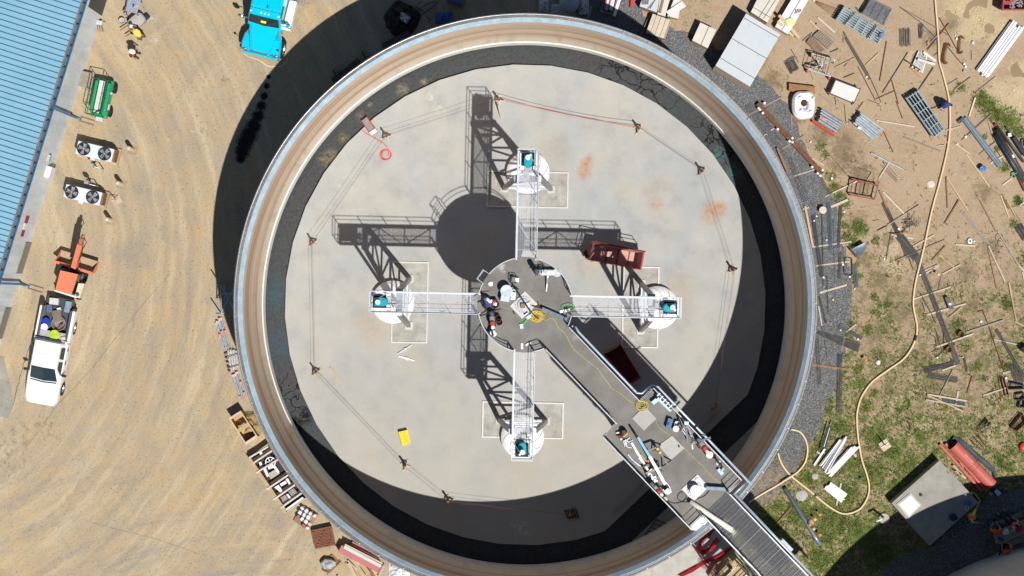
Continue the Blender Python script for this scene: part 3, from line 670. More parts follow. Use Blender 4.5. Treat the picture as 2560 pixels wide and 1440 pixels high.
def pad():
    t=thing('mixer_pad','','pad',(0,0,0),0,'outlined concrete pads under the bridge legs')
    m=MB();m.box((6.25,0,ZS+.01),(1.86,4.28,.02));m.build('pad_top',mat('patched_concrete',(.36,.35,.32),.85,var=.3,sc=1.6,dirt=(.25,.225,.18),damt=.45,rnd=.1),t)
    m=MB();km=mat('pale_curb_strip',(.66,.64,.60),.7,var=.12)
    for q in(-2.17,2.17):m.box((6.25,q,ZS+.035),(1.94,.07,.07))
    for x in(5.30,7.20):m.box((x,0,ZS+.034),(.07,4.40,.068))
    m.build('curb_strip',km,t)
    return t
lab={0:('east','nearest the maroon skips'),1:('north','casting its shadow across the pale floor up the picture'),2:('west',''),3:('south','')}
BL=['galvanised grating bridge reaching right from the round platform, near the red skip','galvanised grating bridge reaching up the photo from the round platform','galvanised grating bridge reaching left from the round platform','galvanised grating bridge reaching down the photo, toward the yellow lid on the floor']
ML=['teal motor mixer with white disc on the bridge nearest the red skips','teal motor mixer with white disc on the topmost bridge','teal motor mixer with white disc on the leftmost bridge','teal motor mixer with white disc on the lowest bridge']
PLb=['outlined concrete pad beneath the right hand bridge, partly hidden by the red skip','outlined concrete pad beneath the topmost bridge','outlined concrete pad beneath the leftmost bridge','outlined concrete pad beneath the lowest bridge']
for fn,lb in((bridge,BL),(mixer,ML),(pad,PLb)):
    t0=fn();t0['label']=lb[0];t0.rotation_euler.z=TW
    for k in(1,2,3):dup(t0,(0,0,0),TW+k*math.pi/2,lb[k])
# ---------------------------------------------------------------- building on the left and neighbouring tank
def building():
    zr=4.7
    A,B=GV(16,740,0,zr),G(0,667,zr)
    d=(B-A).normalized();n=Vector((d.y,-d.x,0))
    if n.x>0:n=-n
    A=A-d*14;B=B+d*20;LB=(B-A).length
    t=thing('metal_roofed_building','long building with pale blue standing seam metal roof and weathered grey wall','building',base_of([A-Vector((0,0,zr)),B-Vector((0,0,zr))]))
    rm=NB('pale_blue_roof_metal');o=rm.obj();k=rm.noise(o,.5,4,.6);rmm=rm.done(rm.mix(rm.ramp(k,.3,.7),(.165,.345,.47),(.195,.385,.51)),.45,.1)
    P=lambda s,q,z:A+d*s+n*q+Vector((0,0,z-zr))
    m=MB();W=13;sl=.09
    m.hexa([P(0,-.02,zr-.06),P(LB,-.02,zr-.06),P(LB,W,zr-.06+W*sl),P(0,W,zr-.06+W*sl)],[P(0,-.02,zr),P(LB,-.02,zr),P(LB,W,zr+W*sl),P(0,W,zr+W*sl)])
    m.hexa([P(0,W,zr+W*sl-.06),P(LB,W,zr+W*sl-.06),P(LB,2*W,zr-.06),P(0,2*W,zr-.06)],[P(0,W,zr+W*sl),P(LB,W,zr+W*sl),P(LB,2*W,zr),P(0,2*W,zr)])
    m.build('roof',rmm,t)
    m=MB();s=0;kk=0
    while s<LB:m.beam(P(s,0,zr+.02),P(s,W,zr+.02+W*sl),.035,.06);s+=.295
    m.build('roof_seams',mat('roof_seam_edge',(.03,.085,.14),.5,rnd=0),t)
    m=MB();fy=.16
    m.hexa([P(0,-.20,zr-.22),P(LB,-.20,zr-.22),P(LB,-.03,zr-.22),P(0,-.03,zr-.22)],[P(0,-.22,zr-.2),P(LB,-.22,zr-.2),P(LB,-.03,zr-.2),P(0,-.03,zr-.2)])
    m.beam(P(0,-.21,zr-.12),P(LB,-.21,zr-.12),.02,.2);m.build('gutter',mat('blue_gutter_metal',(.06,.16,.30),.4,.2,rnd=0),t)
    m=MB();s=.2
    while s<LB:m.beam(P(s,-.22,zr-.02),P(s,-.02,zr-.02),.06,.03);s+=.58
    m.build('gutter_straps',mat('dark_blue_strap',(.02,.05,.11),.5,rnd=0),t)
    m=MB();s=0;rb=random.Random(5)
    while s<LB:
        q=rb.uniform(1.4,1.9);m.beam(P(s,-.012,zr+.03),P(min(LB,s+q),-.012,zr+.03),.06,.05);s+=q+.04
    m.build('eave_board',mat('weathered_eave_board',(.22,.17,.115),.9,var=.5,sc=2),t)
    wm=NB('weathered_grey_wall');o=wm.obj();mp=wm.obj((1,1,.18));mq=wm.obj((.3,.3,2.5))
    c=wm.mix(wm.ramp(wm.noise(mp,1.6,6,.7),.32,.68),(.50,.53,.545),(.72,.75,.755));c=wm.mix(wm.ramp(wm.noise(mq,5,4,.7),.58,.7,0,.5),c,(.36,.38,.39));c=wm.mix(wm.ramp(wm.noise(o,1.1,5,.7),.62,.72,0,.4),c,(.80,.81,.80))
    m=MB();m.hexa([P(0,.08,-.1),P(LB,.08,-.1),P(LB,.25,-.1),P(0,.25,-.1)],[P(0,.08,zr-.1),P(LB,.08,zr-.1),P(LB,.25,zr-.1),P(0,.25,zr-.1)])
    m.hexa([P(0,2*W-.3,-.1),P(LB,2*W-.3,-.1),P(LB,2*W-.1,-.1),P(0,2*W-.1,-.1)],[P(0,2*W-.3,zr-.1),P(LB,2*W-.3,zr-.1),P(LB,2*W-.1,zr-.1),P(0,2*W-.1,zr-.1)])
    m.build('wall',wm.done(c,.9),t)
    def along(u,v,z=0):return(G(u,v,z)-A).dot(d)
    def panel(nm,s0,s1,z0,z1,mt,th=.05,mm=None):
        m=MB();q=.08-th;m.hexa([P(s0,q,z0),P(s1,q,z0),P(s1,.1,z0),P(s0,.1,z0)],[P(s0,q,z1),P(s1,q,z1),P(s1,.1,z1),P(s0,.1,z1)]);return m.build(nm,mt,t)
    s=along(236,12);dk=mat('dark_door',(.05,.055,.065),.5);panel('door',s-1.5,s+.45,0,3.0,dk);panel('door_handle',s-.75,s-.6,.3,2.0,white,.07)
    s=along(60,645);panel('shutter',s-.9,s+.85,.05,1.2,mat('grey_beige_shutter',(.25,.24,.205),.7),.05)
    s=along(18,810);panel('shutter',s-.9,s+.85,.05,1.2,mat('grey_beige_shutter',(.25,.24,.205)),.05)
    s=along(122,430);panel('white_cabinet',s-.3,s+.3,.6,1.5,white,.28);panel('grey_box',s-.9,s-.55,1.6,1.9,mat('grey_gland',(.45,.46,.48)),.12)
    s=along(62,560);rs=mat('dark_red_sign',(.30,.02,.05),.5,rnd=0);panel('sign',s-.55,s-.15,1.9,2.5,rs,.02);panel('sign',s+.25,s+.6,1.9,2.45,rs,.02)
    panel('sign',s-.12,s+.22,1.95,2.4,white,.02)
    for(u,v)in((178,290),(57,711)):
        g=G(u,v);s=(g-A).dot(d);m=MB()
        m.tube([P(s,-.12,zr-.15),P(s,-.12,.25),P(s,-.45,.06),P(s,-.55,.05)],.06,8);m.build('downpipe',mat('blue_gutter_metal',(.06,.16,.30)),t,smooth=True)
        m=MB()
        for q in(-.12,.12):m.beam(P(s+q,-.5,.04),P(s+q,-1.3,.04),.05,.05)
        m.build('splash_channel',mat('weathered_splash_board',(.22,.17,.115),.9),t)
building()
def other_tank():
    c=G(2693,2017,0);r=14.4
    t=thing('neighbour_tank','pale grey outer wall of a second round tank, curving past the picnic table','tank',(c.x,c.y,0))
    m=MB();m.lathe([(r,-.1),(r,8.36),(r-.03,8.4),(r-.4,8.4),(r-.4,.05),(.1,.05)],(c.x,c.y,0),128)
    b=NB('pale_tank_wall');o=b.obj();mp=b.obj((.8,.8,.25));k=b.noise(mp,1.2,5,.7)
    m.build('wall',b.done(b.mix(b.ramp(k,.3,.7),(.42,.43,.44),(.62,.62,.62)),.85),t)
other_tank()
# ---------------------------------------------------------------- vehicles
def wheel(t,x,y,z,r,wd,rz_side):
    m=MB();m.lathe([(r*.62,-wd/2),(r*.93,-wd/2),(r,-wd*.3),(r,wd*.3),(r*.93,wd/2),(r*.62,wd/2)],n=28)
    M=Matrix.Translation(Vector((x,y,z)))@Matrix.Rotation(math.pi/2,4,'X');m.v=[ROOT[t.name]@(M@p)for p in m.v]
    w=m.build('wheel',black,t,smooth=True)
    m=MB();m.lathe([(r*.63,-wd*.42),(r*.55,wd*.1*rz_side),(r*.25,wd*.3*rz_side),(.01,wd*.32*rz_side)],n=20)
    for k in range(6):
        a=k*math.pi/3;m.beam((r*.15*math.cos(a),r*.15*math.sin(a),-wd*.43*rz_side*-1),(r*.6*math.cos(a),r*.6*math.sin(a),wd*.40*rz_side),r*.16,.03)
    m.v=[ROOT[t.name]@(M@p)for p in m.v];m.build('rim',mat('alloy_rim',(.45,.46,.48),.35,.6),w,smooth=False)
def lm(t,m):m.v=[ROOT[t.name]@Vector(p)for p in m.v];return m
def oct_ring(x,hw,z0,z1,c=.08,top=None):
    tw=top if top is not None else hw
    return[(x,-hw,z0),(x,hw,z0),(x,hw,z0+(z1-z0)*.55),(x,(hw+tw)/2,z1-c),(x,tw-c,z1),(x,-tw+c,z1),(x,-(hw+tw)/2,z1-c),(x,-hw,z0+(z1-z0)*.55)]
def pickup():
    g=G(134,886);t=thing('pickup_truck','white double cab pickup truck with tailgate lowered and tools piled in its bed','pickup',(g.x,g.y,0),math.atan2(-.982,-.19))
    wp=mat('white_car_paint',(.80,.81,.83),.3,var=.03,rnd=0,coat=.6)
    m=MB();fr=[(2.72,.66,.45,.72),(2.66,.76,.4,.86),(2.45,.86,.35,.95),(2.0,.91,.35,1.03),(1.35,.93,.35,1.09),(1.1,.93,.35,1.10),(-.75,.94,.35,1.10)]
    m.loft([oct_ring(x,w,a,b,.07,w-.06)for x,w,a,b in fr]);lm(t,m).build('body',wp,t,smooth=False)
    m=MB();cab=[(1.35,.80,1.07,1.09),(.62,.70,1.07,1.68),(.35,.68,1.07,1.74),(-.4,.68,1.07,1.76),(-.72,.69,1.07,1.70),(-.82,.74,1.07,1.12)]
    m.loft([[(x,-.84,a),(x,.84,a),(x,(.84+w)/2,(a+b)/2),(x,w,b-.05),(x,w-.1,b),(x,-w+.1,b),(x,-w,b-.05),(x,-(.84+w)/2,(a+b)/2)]for x,w,a,b in cab]);lm(t,m).build('cab',wp,t)
    m=MB();m.add([(1.33,-.74,1.105),(1.40,0,1.11),(1.33,.74,1.105),(.66,.64,1.67),(.70,0,1.70),(.66,-.64,1.67)],[(0,1,4,5),(1,2,3,4)]);lm(t,m);m.v=[p+Vector((0,0,.03))for p in m.v];m.build('windscreen',glass,t)
    m=MB();m.beam((1.42,-.72,1.115),(1.48,0,1.12),.05,.03);m.beam((1.48,0,1.12),(1.42,.72,1.115),.05,.03);lm(t,m).build('wiper_cowl',black,t)
    for sd in(-1,1):
        for x0,x1 in((.98,.26),(.12,-.52)):
            m=MB();y=lambda z:sd*(.855-(z-1.1)*.235)
            tz=1.56;x0t=x0-.33 if x0>.5 else x0-.05
            m.hexa([(x0,y(1.14)+sd*.0,1.14),(x1,y(1.14),1.14),(x1,y(tz),tz),(x0t,y(tz),tz)],[(x0,y(1.14)+sd*.02,1.145),(x1,y(1.14)+sd*.02,1.145),(x1,y(tz)+sd*.02,tz+.005),(x0t,y(tz)+sd*.02,tz+.005)]);lm(t,m).build('side_window',glass,t)
        m=MB();m.bbox((.95,sd*1.04,1.14),(.14,.24,.2),0,.04);m.beam((.95,sd*.88,1.08),(.95,sd*1.0,1.1),.06,.06);lm(t,m).build('mirror',dark,t)
        for x in(.28,-.45):
            m=MB();m.box((x,sd*.95,.93),(.2,.03,.05));lm(t,m).build('door_handle',dark,t)
        m=MB();m.bbox((2.55,sd*.66,.78),(.28,.3,.16),0,.05);lm(t,m).build('headlight',mat('headlight_lens',(.55,.57,.6),.1),t)
        for x in(1.72,-1.62):wheel(t,x,sd*.83,.38,.38,.27,sd)
    m=MB()
    for sd in(-1,1):
        m.loft([oct_ring(x,.09,.45,1.06,.03)for x in(-.8,-2.55)]);k=len(m.v)-16
        for i in range(k,len(m.v)):m.v[i].y+=sd*.87
    m.box((-.84,0,.8),(.06,1.7,.5));lm(t,m).build('bed_side',wp,t)
    m=MB();m.box((-1.7,0,.62),(1.75,1.6,.06));
    for i in range(9):m.box((-1.7,-.64+.16*i,.66),(1.7,.06,.02))
    for sd in(-1,1):m.box((-1.7,sd*.765,1.07),(1.72,.14,.04))
    lm(t,m).build('bed_liner',mat('bed_liner_plastic',(.07,.075,.08),.7),t)
    m=MB();m.box((-2.86,0,.62),(.52,1.5,.06));lm(t,m).build('tailgate',mat('tailgate_liner',(.055,.06,.068),.6),t)
    m=MB();m.beam((-.86,-.9,1.17),(-.86,.9,1.17),.05,.05);
    for y in(-.8,.8):m.beam((-.86,y,1.05),(-.86,y,1.17),.05,.05)
    lm(t,m).build('headboard_rail',galvl,t)
    m=MB();m.box((-2.62,.87,.85),(.1,.16,.36));m.box((-2.62,-.87,.85),(.1,.16,.36));lm(t,m).build('tail_light',maroon,t)
    m=MB();m.box((-.05,-.1,1.77),(.04,.03,.06));lm(t,m).build('aerial',dark,t)
    m=MB();m.box((-1.1,0,1.05),(.38,1.56,.03));lm(t,m).build('toolbox_lid',mat('grey_box_lid',(.38,.39,.40),.6,dirt=(.2,.18,.16)),t)
    zb=.67
    def at(x,y,z=0):return L(t,x,y,zb+z)
    def item(nm,m,mt,label,cat):return tag(lm(t,m).build(nm,mt),label,cat)
    m=MB();m.cyl((-1.12,.12,zb+.39),(-1.12,.12,zb+.47),.27,n=20);item('lid',m,mat('lime_lid',(.45,.62,.03),.5),'round lime green lid behind the white pickup cab','lid')
    m=MB();m.cyl((-1.42,-.52,zb),(-1.42,-.52,zb+.36),.17,.19,18);m.cyl((-1.42,-.52,zb+.36),(-1.42,-.52,zb+.38),.2,n=18);item('bucket',m,white,'white lidded bucket in the pickup bed beside the blue one','bucket')
    m=MB();m.cyl((-1.74,-.5,zb),(-1.74,-.5,zb+.3),.17,.2,18);item('bucket',m,mat('royal_blue_plastic',(.015,.05,.45),.35),'royal blue bucket in the pickup bed','bucket')
    m=MB();m.bbox((-2.15,.0,zb+.12),(.62,.5,.24),.35,.05);item('bag',m,mat('dirty_canvas',(.22,.19,.15),.9,var=.4),'dirty grey canvas bag in the middle of the pickup bed','bag')
    m=MB();m.lathe([(.30,0),(.36,.26),(.39,.28),(.36,.28),(.28,.03),(.02,.03)],(-1.75,.18,zb),20);item('mixing_tub',m,mat('grey_mixing_tub',(.26,.25,.235),.7,var=.3),'grey mortar caked mixing tub in the pickup bed','tub')
    m=MB();m.bbox((-2.45,-.48,zb+.14),(.42,.3,.28),.2,.03)
    for k in range(4):m.box((-2.58+.09*k,-.48,zb+.285),(.03,.22,.02),.2)
    item('tool_case',m,mat('slate_blue_plastic',(.10,.16,.26),.5),'slate blue tool case in the pickup bed near the tailgate','case')
    m=MB();m.bbox((-2.72,.46,zb+.08),(.62,.34,.14),0,.03);item('box',m,mat('pale_blue_grey_plastic',(.20,.29,.38),.5),'pale blue grey flat box on the right end of the pickup bed','box')
    m=MB();m.bbox((-2.88,-.32,zb+.12),(.36,.5,.22),.1,.03);item('cement_bag',m,mat('dusty_white_paper',(.55,.55,.55),.85,var=.2),'dusty white sack lying on the lowered pickup tailgate','sack')
    m=MB()
    for k in range(4):m.beam((-1.35-.02*k,.05+.06*k,zb+.05),(-1.72-.03*k,.34+.04*k,zb+.3),.03,.02)
    item('shovels',m,mat('reddish_handles',(.35,.12,.10),.6),'reddish tool handles lying across the pickup bed','tools')
    m=MB();m.bbox((-1.02,.62,zb+.44),(.2,.26,.12),.4,.02);item('carton',m,mat('beige_carton',(.60,.50,.36),.85),'small beige carton on the toolbox behind the pickup cab','carton')
    m=MB();m.bbox((-2.5,.02,zb+.1),(.2,.22,.16),.5,.03);item('rag',m,white,'crumpled white rag in the pickup bed','rag')
pickup()
def truck():
    g=G(671,83);t=thing('heavy_truck','bright turquoise bonneted heavy truck with a white step tank on its side','truck',(g.x,g.y,0),math.atan2(-.971,-.237))
    tq=mat('turquoise_truck_paint',(.0,.50,.72),.22,var=.03,rnd=0,coat=1)
    zc=0
    lm0=lm
    def lm_(tt,m):
        for p in m.v:
            if p.x>0:p.x*=.74
        return lm0(tt,m)
    m=MB();hd=[(1.72,.52,.85,1.35),(1.6,.60,.8,1.5),(1.2,.66,.8,1.62),(.3,.80,.8,1.82),(-.1,.86,.8,1.88)]
    m.loft([oct_ring(x,w,a,b,.10,w-.12)for x,w,a,b in hd]);m.beam((1.7,0,1.40),(.9,0,1.70),.015,.03);lm_(t,m).build('bonnet',tq,t)
    m=MB();cb=[(-.05,.93,.8,1.85),(-.22,.92,.8,1.95),(-.52,.88,.8,2.46),(-.72,.86,.8,2.58),(-1.0,.86,.8,2.64),(-1.85,.86,.8,2.64),(-1.95,.84,.8,2.5)]
    m.loft([oct_ring(x,w,a,b,.09,w-.05)for x,w,a,b in cb])
    for i in range(7):m.box((-1.35,-.66+.22*i,2.645),(1.1,.03,.02))
    lm_(t,m).build('cab',tq,t)
    m=MB();m.beam((-.86,-.84,2.625),(-.86,.84,2.625),.02,.03);m.box((-1.05,.08,2.66),(.18,.06,.04));lm_(t,m).build('roof_trim',dark,t)
    m=MB();m.add([(-.2,-.83,1.98),(-.13,0,1.98),(-.2,.83,1.98),(-.55,.78,2.46),(-.5,0,2.50),(-.55,-.78,2.46)],[(0,1,4,5),(1,2,3,4)]);lm_(t,m);m.v=[p+L(t,.035,0,.03)-L(t,0,0,0)for p in m.v];m.build('windscreen',glass,t)
    m=MB();m.box((-.28,.0,2.30),(.16,.28,.02));m.v=[Matrix.Translation((0,0,0))@p for p in m.v];lm_(t,m).build('windscreen_notice',mat('lime_notice',(.55,.75,.02),.6,rnd=0),t)
    for y in(-.75,-.2,0,.2,.75):
        m=MB();m.bbox((-.68,y,2.60),(.1,.1,.07),0,.02);lm_(t,m).build('marker_lamp',mat('amber_white_lens',(.7,.6,.45),.2),t)
    for sd in(-1,1):
        m=MB();fw=[(1.72,.28,.55,.95),(1.55,.30,.5,1.2),(1.15,.30,.85,1.42),(.6,.27,.9,1.42),(.15,.18,.9,1.2)]
        m.loft([[(x,sd*(.62),a),(x,sd*(.62+w*1.5),a),(x,sd*(.62+w*1.5),b-.14),(x,sd*(.62+w*1.15),b),(x,sd*.6,b+.02)]for x,w,a,b in fw]);lm_(t,m).build('fender',tq,t)
        m=MB();m.bbox((1.62,sd*.86,1.02),(.28,.3,.28),0,.08);m.cyl((1.66,sd*.78,1.1),(1.79,sd*.78,1.06),.1,n=14);lm_(t,m).build('headlight',chrome,t)
        m=MB();m.bbox((-.35,sd*1.30,2.0),(.14,.28,.45),0,.04);m.tube([(-.3,sd*.9,2.1),(-.33,sd*1.2,2.12)],.025);lm_(t,m).build('mirror',chrome if sd<0 else tq,t)
        m=MB();m.hexa([(-.55,sd*.885,1.85),(-1.35,sd*.885,1.85),(-1.35,sd*.875,2.35),(-.72,sd*.875,2.35)],[(-.55,sd*.90,1.85),(-1.35,sd*.90,1.85),(-1.35,sd*.89,2.35),(-.72,sd*.89,2.35)]);lm_(t,m).build('side_window',glass,t)
        wheel(t,.72,sd*.98,.52,.52,.3,sd)
        m=MB();m.cyl((1.35,sd*1.05,1.35),(1.42,sd*1.08,1.75),.02);m.ball((1.42,sd*1.08,1.78),.08);lm_(t,m).build('fender_mirror',chrome,t)
    m=MB();m.bbox((1.80,0,.78),(.22,2.0,.42),0,.06);lm_(t,m).build('bumper',tq,t)
    m=MB();m.box((1.74,0,1.12),(.1,.95,.5));
    for i in range(9):m.box((1.80,-.4+.1*i,1.14),(.05,.03,.44))
    lm_(t,m).build('grille',chrome,t)
    m=MB();m.bbox((-1.25,1.10,1.05),(1.25,.42,.6),0,.06);m.box((-.45,1.08,.75),(.35,.38,.5));m.cyl((-.55,1.2,1.3),(-.55,1.2,1.36),.1);lm_(t,m).build('step_tank',whitep,t)
    m=MB()
    for y in(-.4,.4):m.box((-3.6,y,.85),(3.6,.09,.25))
    m.box((-2.4,0,1.3),(.5,1.6,.6));lm_(t,m).build('chassis',dark,t)
    m=MB();m.tube([(-2.3,.55,1.3),(-2.15,1.0,1.35)],.16,12);m.ball((-2.15,1.05,1.35),.2);lm_(t,m).build('air_cylinder',mat('pale_green_cylinder',(.55,.62,.55),.5),t)
    m=MB();m.box((-2.05,1.42,1.0),(.55,.5,.1));m.box((-2.05,1.42,1.1),(.34,.3,.16));lm_(t,m).build('side_bracket',mat('greyish_bracket',(.30,.25,.22),.7,dirt=(.1,.08,.07)),t)
    for sd in(-1,1):wheel(t,-4.2,sd*.95,.52,.52,.5,sd)
truck()
def loader():
    g=G(192,663);t=thing('telescopic_loader','orange telescopic loader with boom raised over its wide tan bucket','loader',(g.x,g.y,0),math.atan2(.975,.24))
    def q(k,x,y,z):return GV(k,x,y,z)
    zc=2.2
    m=MB();P=[q(24,365,835,zc),q(24,680,905,zc),q(24,560,1270,zc),q(24,275,1185,zc)][::-1];m.hexa([p*1-Vector((0,0,.14))for p in P],P);m.build('cab_roof',orange,t)
    m=MB();c=sum(P,Vector())/4
    for p in P:m.beam(p.lerp(c,.08)-Vector((0,0,.14)),Vector((p.x,p.y,1.1)).lerp(Vector((c.x,c.y,1.1)),.08),.08)
    m.build('cab_pillar',dark,t)
    m=MB();Pi=[p.lerp(c,.12)for p in P];m.hexa([Vector((p.x,p.y,1.0))for p in Pi],[Vector((p.x,p.y,2.0))for p in Pi]);m.build('cab_glass',glass,t)
    m=MB();m.bbox(L(t,-.95,-.05,.72),(1.35,1.25,.55),t.rotation_euler.z,.1);m.build('chassis',mat('grey_chassis',(.16,.16,.17),.6),t)
    m=MB();P=[q(24,690,1065,1.5),q(24,800,1075,1.5),q(24,710,1340,1.5),q(24,625,1310,1.5)][::-1];m.hexa([Vector((p.x,p.y,.7))for p in P],P);m.build('engine_cover',cream,t)
    m=MB();m.cyl(q(24,675,1270,1.45),q(24,675,1270,1.6),.09);m.build('exhaust_cap',dark,t)
    m=MB();P=[q(24,260,1185,1.0),q(24,650,1300,1.0),q(24,640,1330,1.0),q(24,255,1210,1.0)][::-1];m.hexa([Vector((p.x,p.y,.6))for p in P],P);m.build('rear_bumper',white,t)
    a,b,c2=q(24,620,770,1.7),q(24,735,350,2.6),q(24,775,250,2.75)
    m=MB();m.beam(a,b,.26,.34);m.build('boom',orange,t)
    m=MB();m.beam(b,c2,.18,.24);m.beam(c2,q(24,760,235,2.4),.34,.14);m.build('boom_head',mat('dusty_orange',(.40,.16,.10),.7),t)
    m=MB();m.tube([q(24,680,880,1.5),q(24,760,760,1.9),q(24,710,640,2.3),q(24,780,430,2.6),q(24,840,330,2.7),q(24,800,260,2.8)],.022,5);m.tube([q(24,660,850,1.5),q(24,650,740,1.9),q(24,755,560,2.3),q(24,770,400,2.7)],.018,5);m.build('hydraulic_hose',dark,t)
    A,B=q(24,350,590,.5),q(24,1020,800,.5);ax=(B-A);ax.z=0;Lb=ax.length;ax.normalize();nn=Vector((-ax.y,ax.x,0))
    prof=[(-.42,.75),(-.45,.35),(-.3,.1),(.05,.04),(.35,.10),(.62,.16)]
    m=MB();rr=[]
    for s in(0,1):rr.append([A+ax*Lb*s+nn*x*.62+Vector((0,0,z-.1))for x,z in prof]+[A+ax*Lb*s+nn*x*.62+Vector((0,0,z-.15-.03*(i>2)))for i,(x,z)in reversed(list(enumerate(prof)))])
    m.loft(rr);bk=m.build('bucket',mat('dusty_bucket',(.42,.30,.19),.8,var=.2),t)
    m=MB();m.beam(A+nn*-.29+Vector((0,0,.66)),B+nn*-.29+Vector((0,0,.66)),.14,.12);m.build('bucket_edge',orange,t)
    m=MB()
    for e in(A,B):m.hexa([e+nn*x*.62+Vector((0,0,z-.12))-ax*.02 for x,z in prof],[e+nn*x*.62+Vector((0,0,z-.12))+ax*.02 for x,z in prof])
    m.build('bucket_side',orange,t)
    for x in(-.5,-1.4):
        for y in(-.62,.52):wheel(t,x,y,.38,.38,.26,1 if y>0 else-1)
    m=MB();m.box(L(t,-.15,-.15,1.1),(.4,.3,.3),t.rotation_euler.z);m.box(L(t,-.45,-.42,1.1),(.3,.25,.4),t.rotation_euler.z);m.build('valve_block',dark,t)
loader()
def green_cart():
    g=G(263,250);rz=math.atan2(.98,.2);t=thing('green_trailer','green steel equipment trailer with pale tray and tall tubular guard rails','trailer',(g.x,g.y,0),rz)
    m=MB();m.bbox((0,0,.72),(2.05,.92,.25),0,.05);lm(t,m).build('body',green,t)
    m=MB();m.box((.05,.10,1.0),(1.75,.30,.06));lm(t,m).build('tray',mat('pale_dusty_tray',(.55,.55,.50),.8,var=.2),t)
    m=MB();m.bbox((.1,-.33,1.0),(1.55,.2,.3),0,.05);m.bbox((.05,.38,1.0),(1.7,.16,.24),0,.04);lm(t,m).build('side_tank',green,t)
    m=MB();m.box((.25,-.12,1.08),(1.3,.05,.06));m.beam((-.65,-.1,1.1),(-.95,.25,1.1),.05);lm(t,m).build('inner_bar',dark,t)
    for y in(.47,-.30):
        m=MB();P=[(-1.0,y,.85),(-1.0,y,1.85),(.95,y,1.85),(.95,y,.85)];m.tube(P,.024);m.tube([(-.98,y,1.4),(.93,y,1.4)],.018);m.tube([(0,y,.85),(0,y,1.85)],.018);lm(t,m).build('guard_rail',mat('dark_green_rail',(.01,.10,.05),.4),t)
    m=MB();m.tube([(.95,.47,1.85),(.95,-.3,1.85)],.024);m.tube([(-1.0,.47,1.85),(-1.0,-.3,1.85)],.024);lm(t,m).build('end_rail',mat('dark_green_rail',(.01,.10,.05)),t)
    m=MB();m.box((-1.12,-.05,.6),(.22,.4,.12));lm(t,m).build('drawbar_box',mat('pale_grey_box',(.55,.58,.62)),t)
    for x in(-.6,.7):
        for y in(-.42,.42):wheel(t,x,y*1.12,.28,.28,.16,1 if y>0 else-1)
    m=MB();m.box((.35,-.47,.75),(.12,.12,.4));m.box((-.4,-.49,.85),(.3,.08,.18));lm(t,m).build('control_box',mat('pale_grey_box',(.55,.58,.62)),t)
green_cart()
# ---------------------------------------------------------------- yard equipment
def condenser():
    t=thing('air_conditioning_unit','','air conditioner',(0,0,0),0,'twin fan air conditioning units beside the building')
    m=MB();m.bbox((0,0,.64),(1.98,.72,1.0),0,.02)
    m.build('casing',mat('pale_grey_casing',(.58,.62,.68),.45,var=.05,rnd=0),t)
    m=MB()
    for k in range(9):m.box((1.03,-.30+.075*k,.62),(.10,.03,.9))
    m.build('coil_fins',mat('copper_fins',(.50,.24,.09),.5),t)
    m=MB();m.box((0,0,.09),(2.3,.95,.16));m.build('plinth',mat('tan_plinth',(.42,.32,.20),.9),t)
    for x in(-.60,.55):
        m=MB();m.lathe([(.02,.0),(.33,.0),(.33,.03),(.36,.045),(.36,.0)],(x,0,1.146),32);f=m.build('fan_housing',mat('black_fan_well',(.018,.02,.026),.6),t)
        m=MB()
        for k in range(4):
            a=.5+k*math.pi/2+x;c,s=math.cos(a),math.sin(a);P=[(.07,-.07),(.29,-.12),(.30,.09),(.08,.05)]
            m.hexa([(x+px*c-py*s,px*s+py*c,1.155+.03*(py>0))for px,py in P],[(x+px*c-py*s,px*s+py*c,1.163+.03*(py>0))for px,py in P])
        m.cyl((x,0,1.15),(x,0,1.2),.06,n=12);m.build('fan_blades',mat('grey_fan_blade',(.30,.31,.33),.5),f)
        m=MB()
        for k in range(6):a=k*math.pi/3;m.tube([(x+.05*math.cos(a),.05*math.sin(a),1.21),(x+.35*math.cos(a),.35*math.sin(a),1.2)],.006,4)
        for r in(.12,.2,.28):m.tube([(x+r*math.cos(q),r*math.sin(q),1.208)for q in[2*math.pi*k/24 for k in range(24)]],.004,4,closed=True)
        m.build('fan_guard',mat('dark_wire',(.04,.04,.045),.5),f)
    m=MB();m.box((-.1,-.42,.7),(.26,.14,.3));m.build('junction_box',mat('pale_grey_box',(.55,.58,.62)),t)
    return t
c0=condenser();p=G(249,383);c0.location=(p.x,p.y,0);c0.rotation_euler.z=R(-13.5);c0['label']='twin fan air conditioning unit nearer the green trailer';ROOT[c0.name]=Matrix.Translation(c0.location)
p=G(219.5,490);dup(c0,(p.x,p.y,0),R(-13.5),'twin fan air conditioning unit nearer the orange loader')
def bollard(u,v,label):
    p=G(u,v);t=thing('bollard',label,'bollard',(p.x,p.y,0),0,'cream concrete bollards guarding the air conditioners')
    m=MB();m.lathe([(.115,0),(.115,1.0),(.09,1.07),(.01,1.1)],n=20);m.v=[q+p for q in m.v];m.build('post',cream,t,smooth=True)
    m=MB();m.box((p.x+.02,p.y-.02,.006),(.5,.5,.012),R(-14));m.build('footing',mat('footing_patch',(.36,.27,.17),.9),t)
bollard(331,374,'cream bollard beside the upper air conditioner');bollard(304,460,'cream bollard between the two air conditioners');bollard(277,550,'cream bollard nearest the orange loader')
def one(nm,m,mt,label,cat,group=None,smooth=False):return tag(m.build(nm,mt,smooth=smooth),label,cat,group)
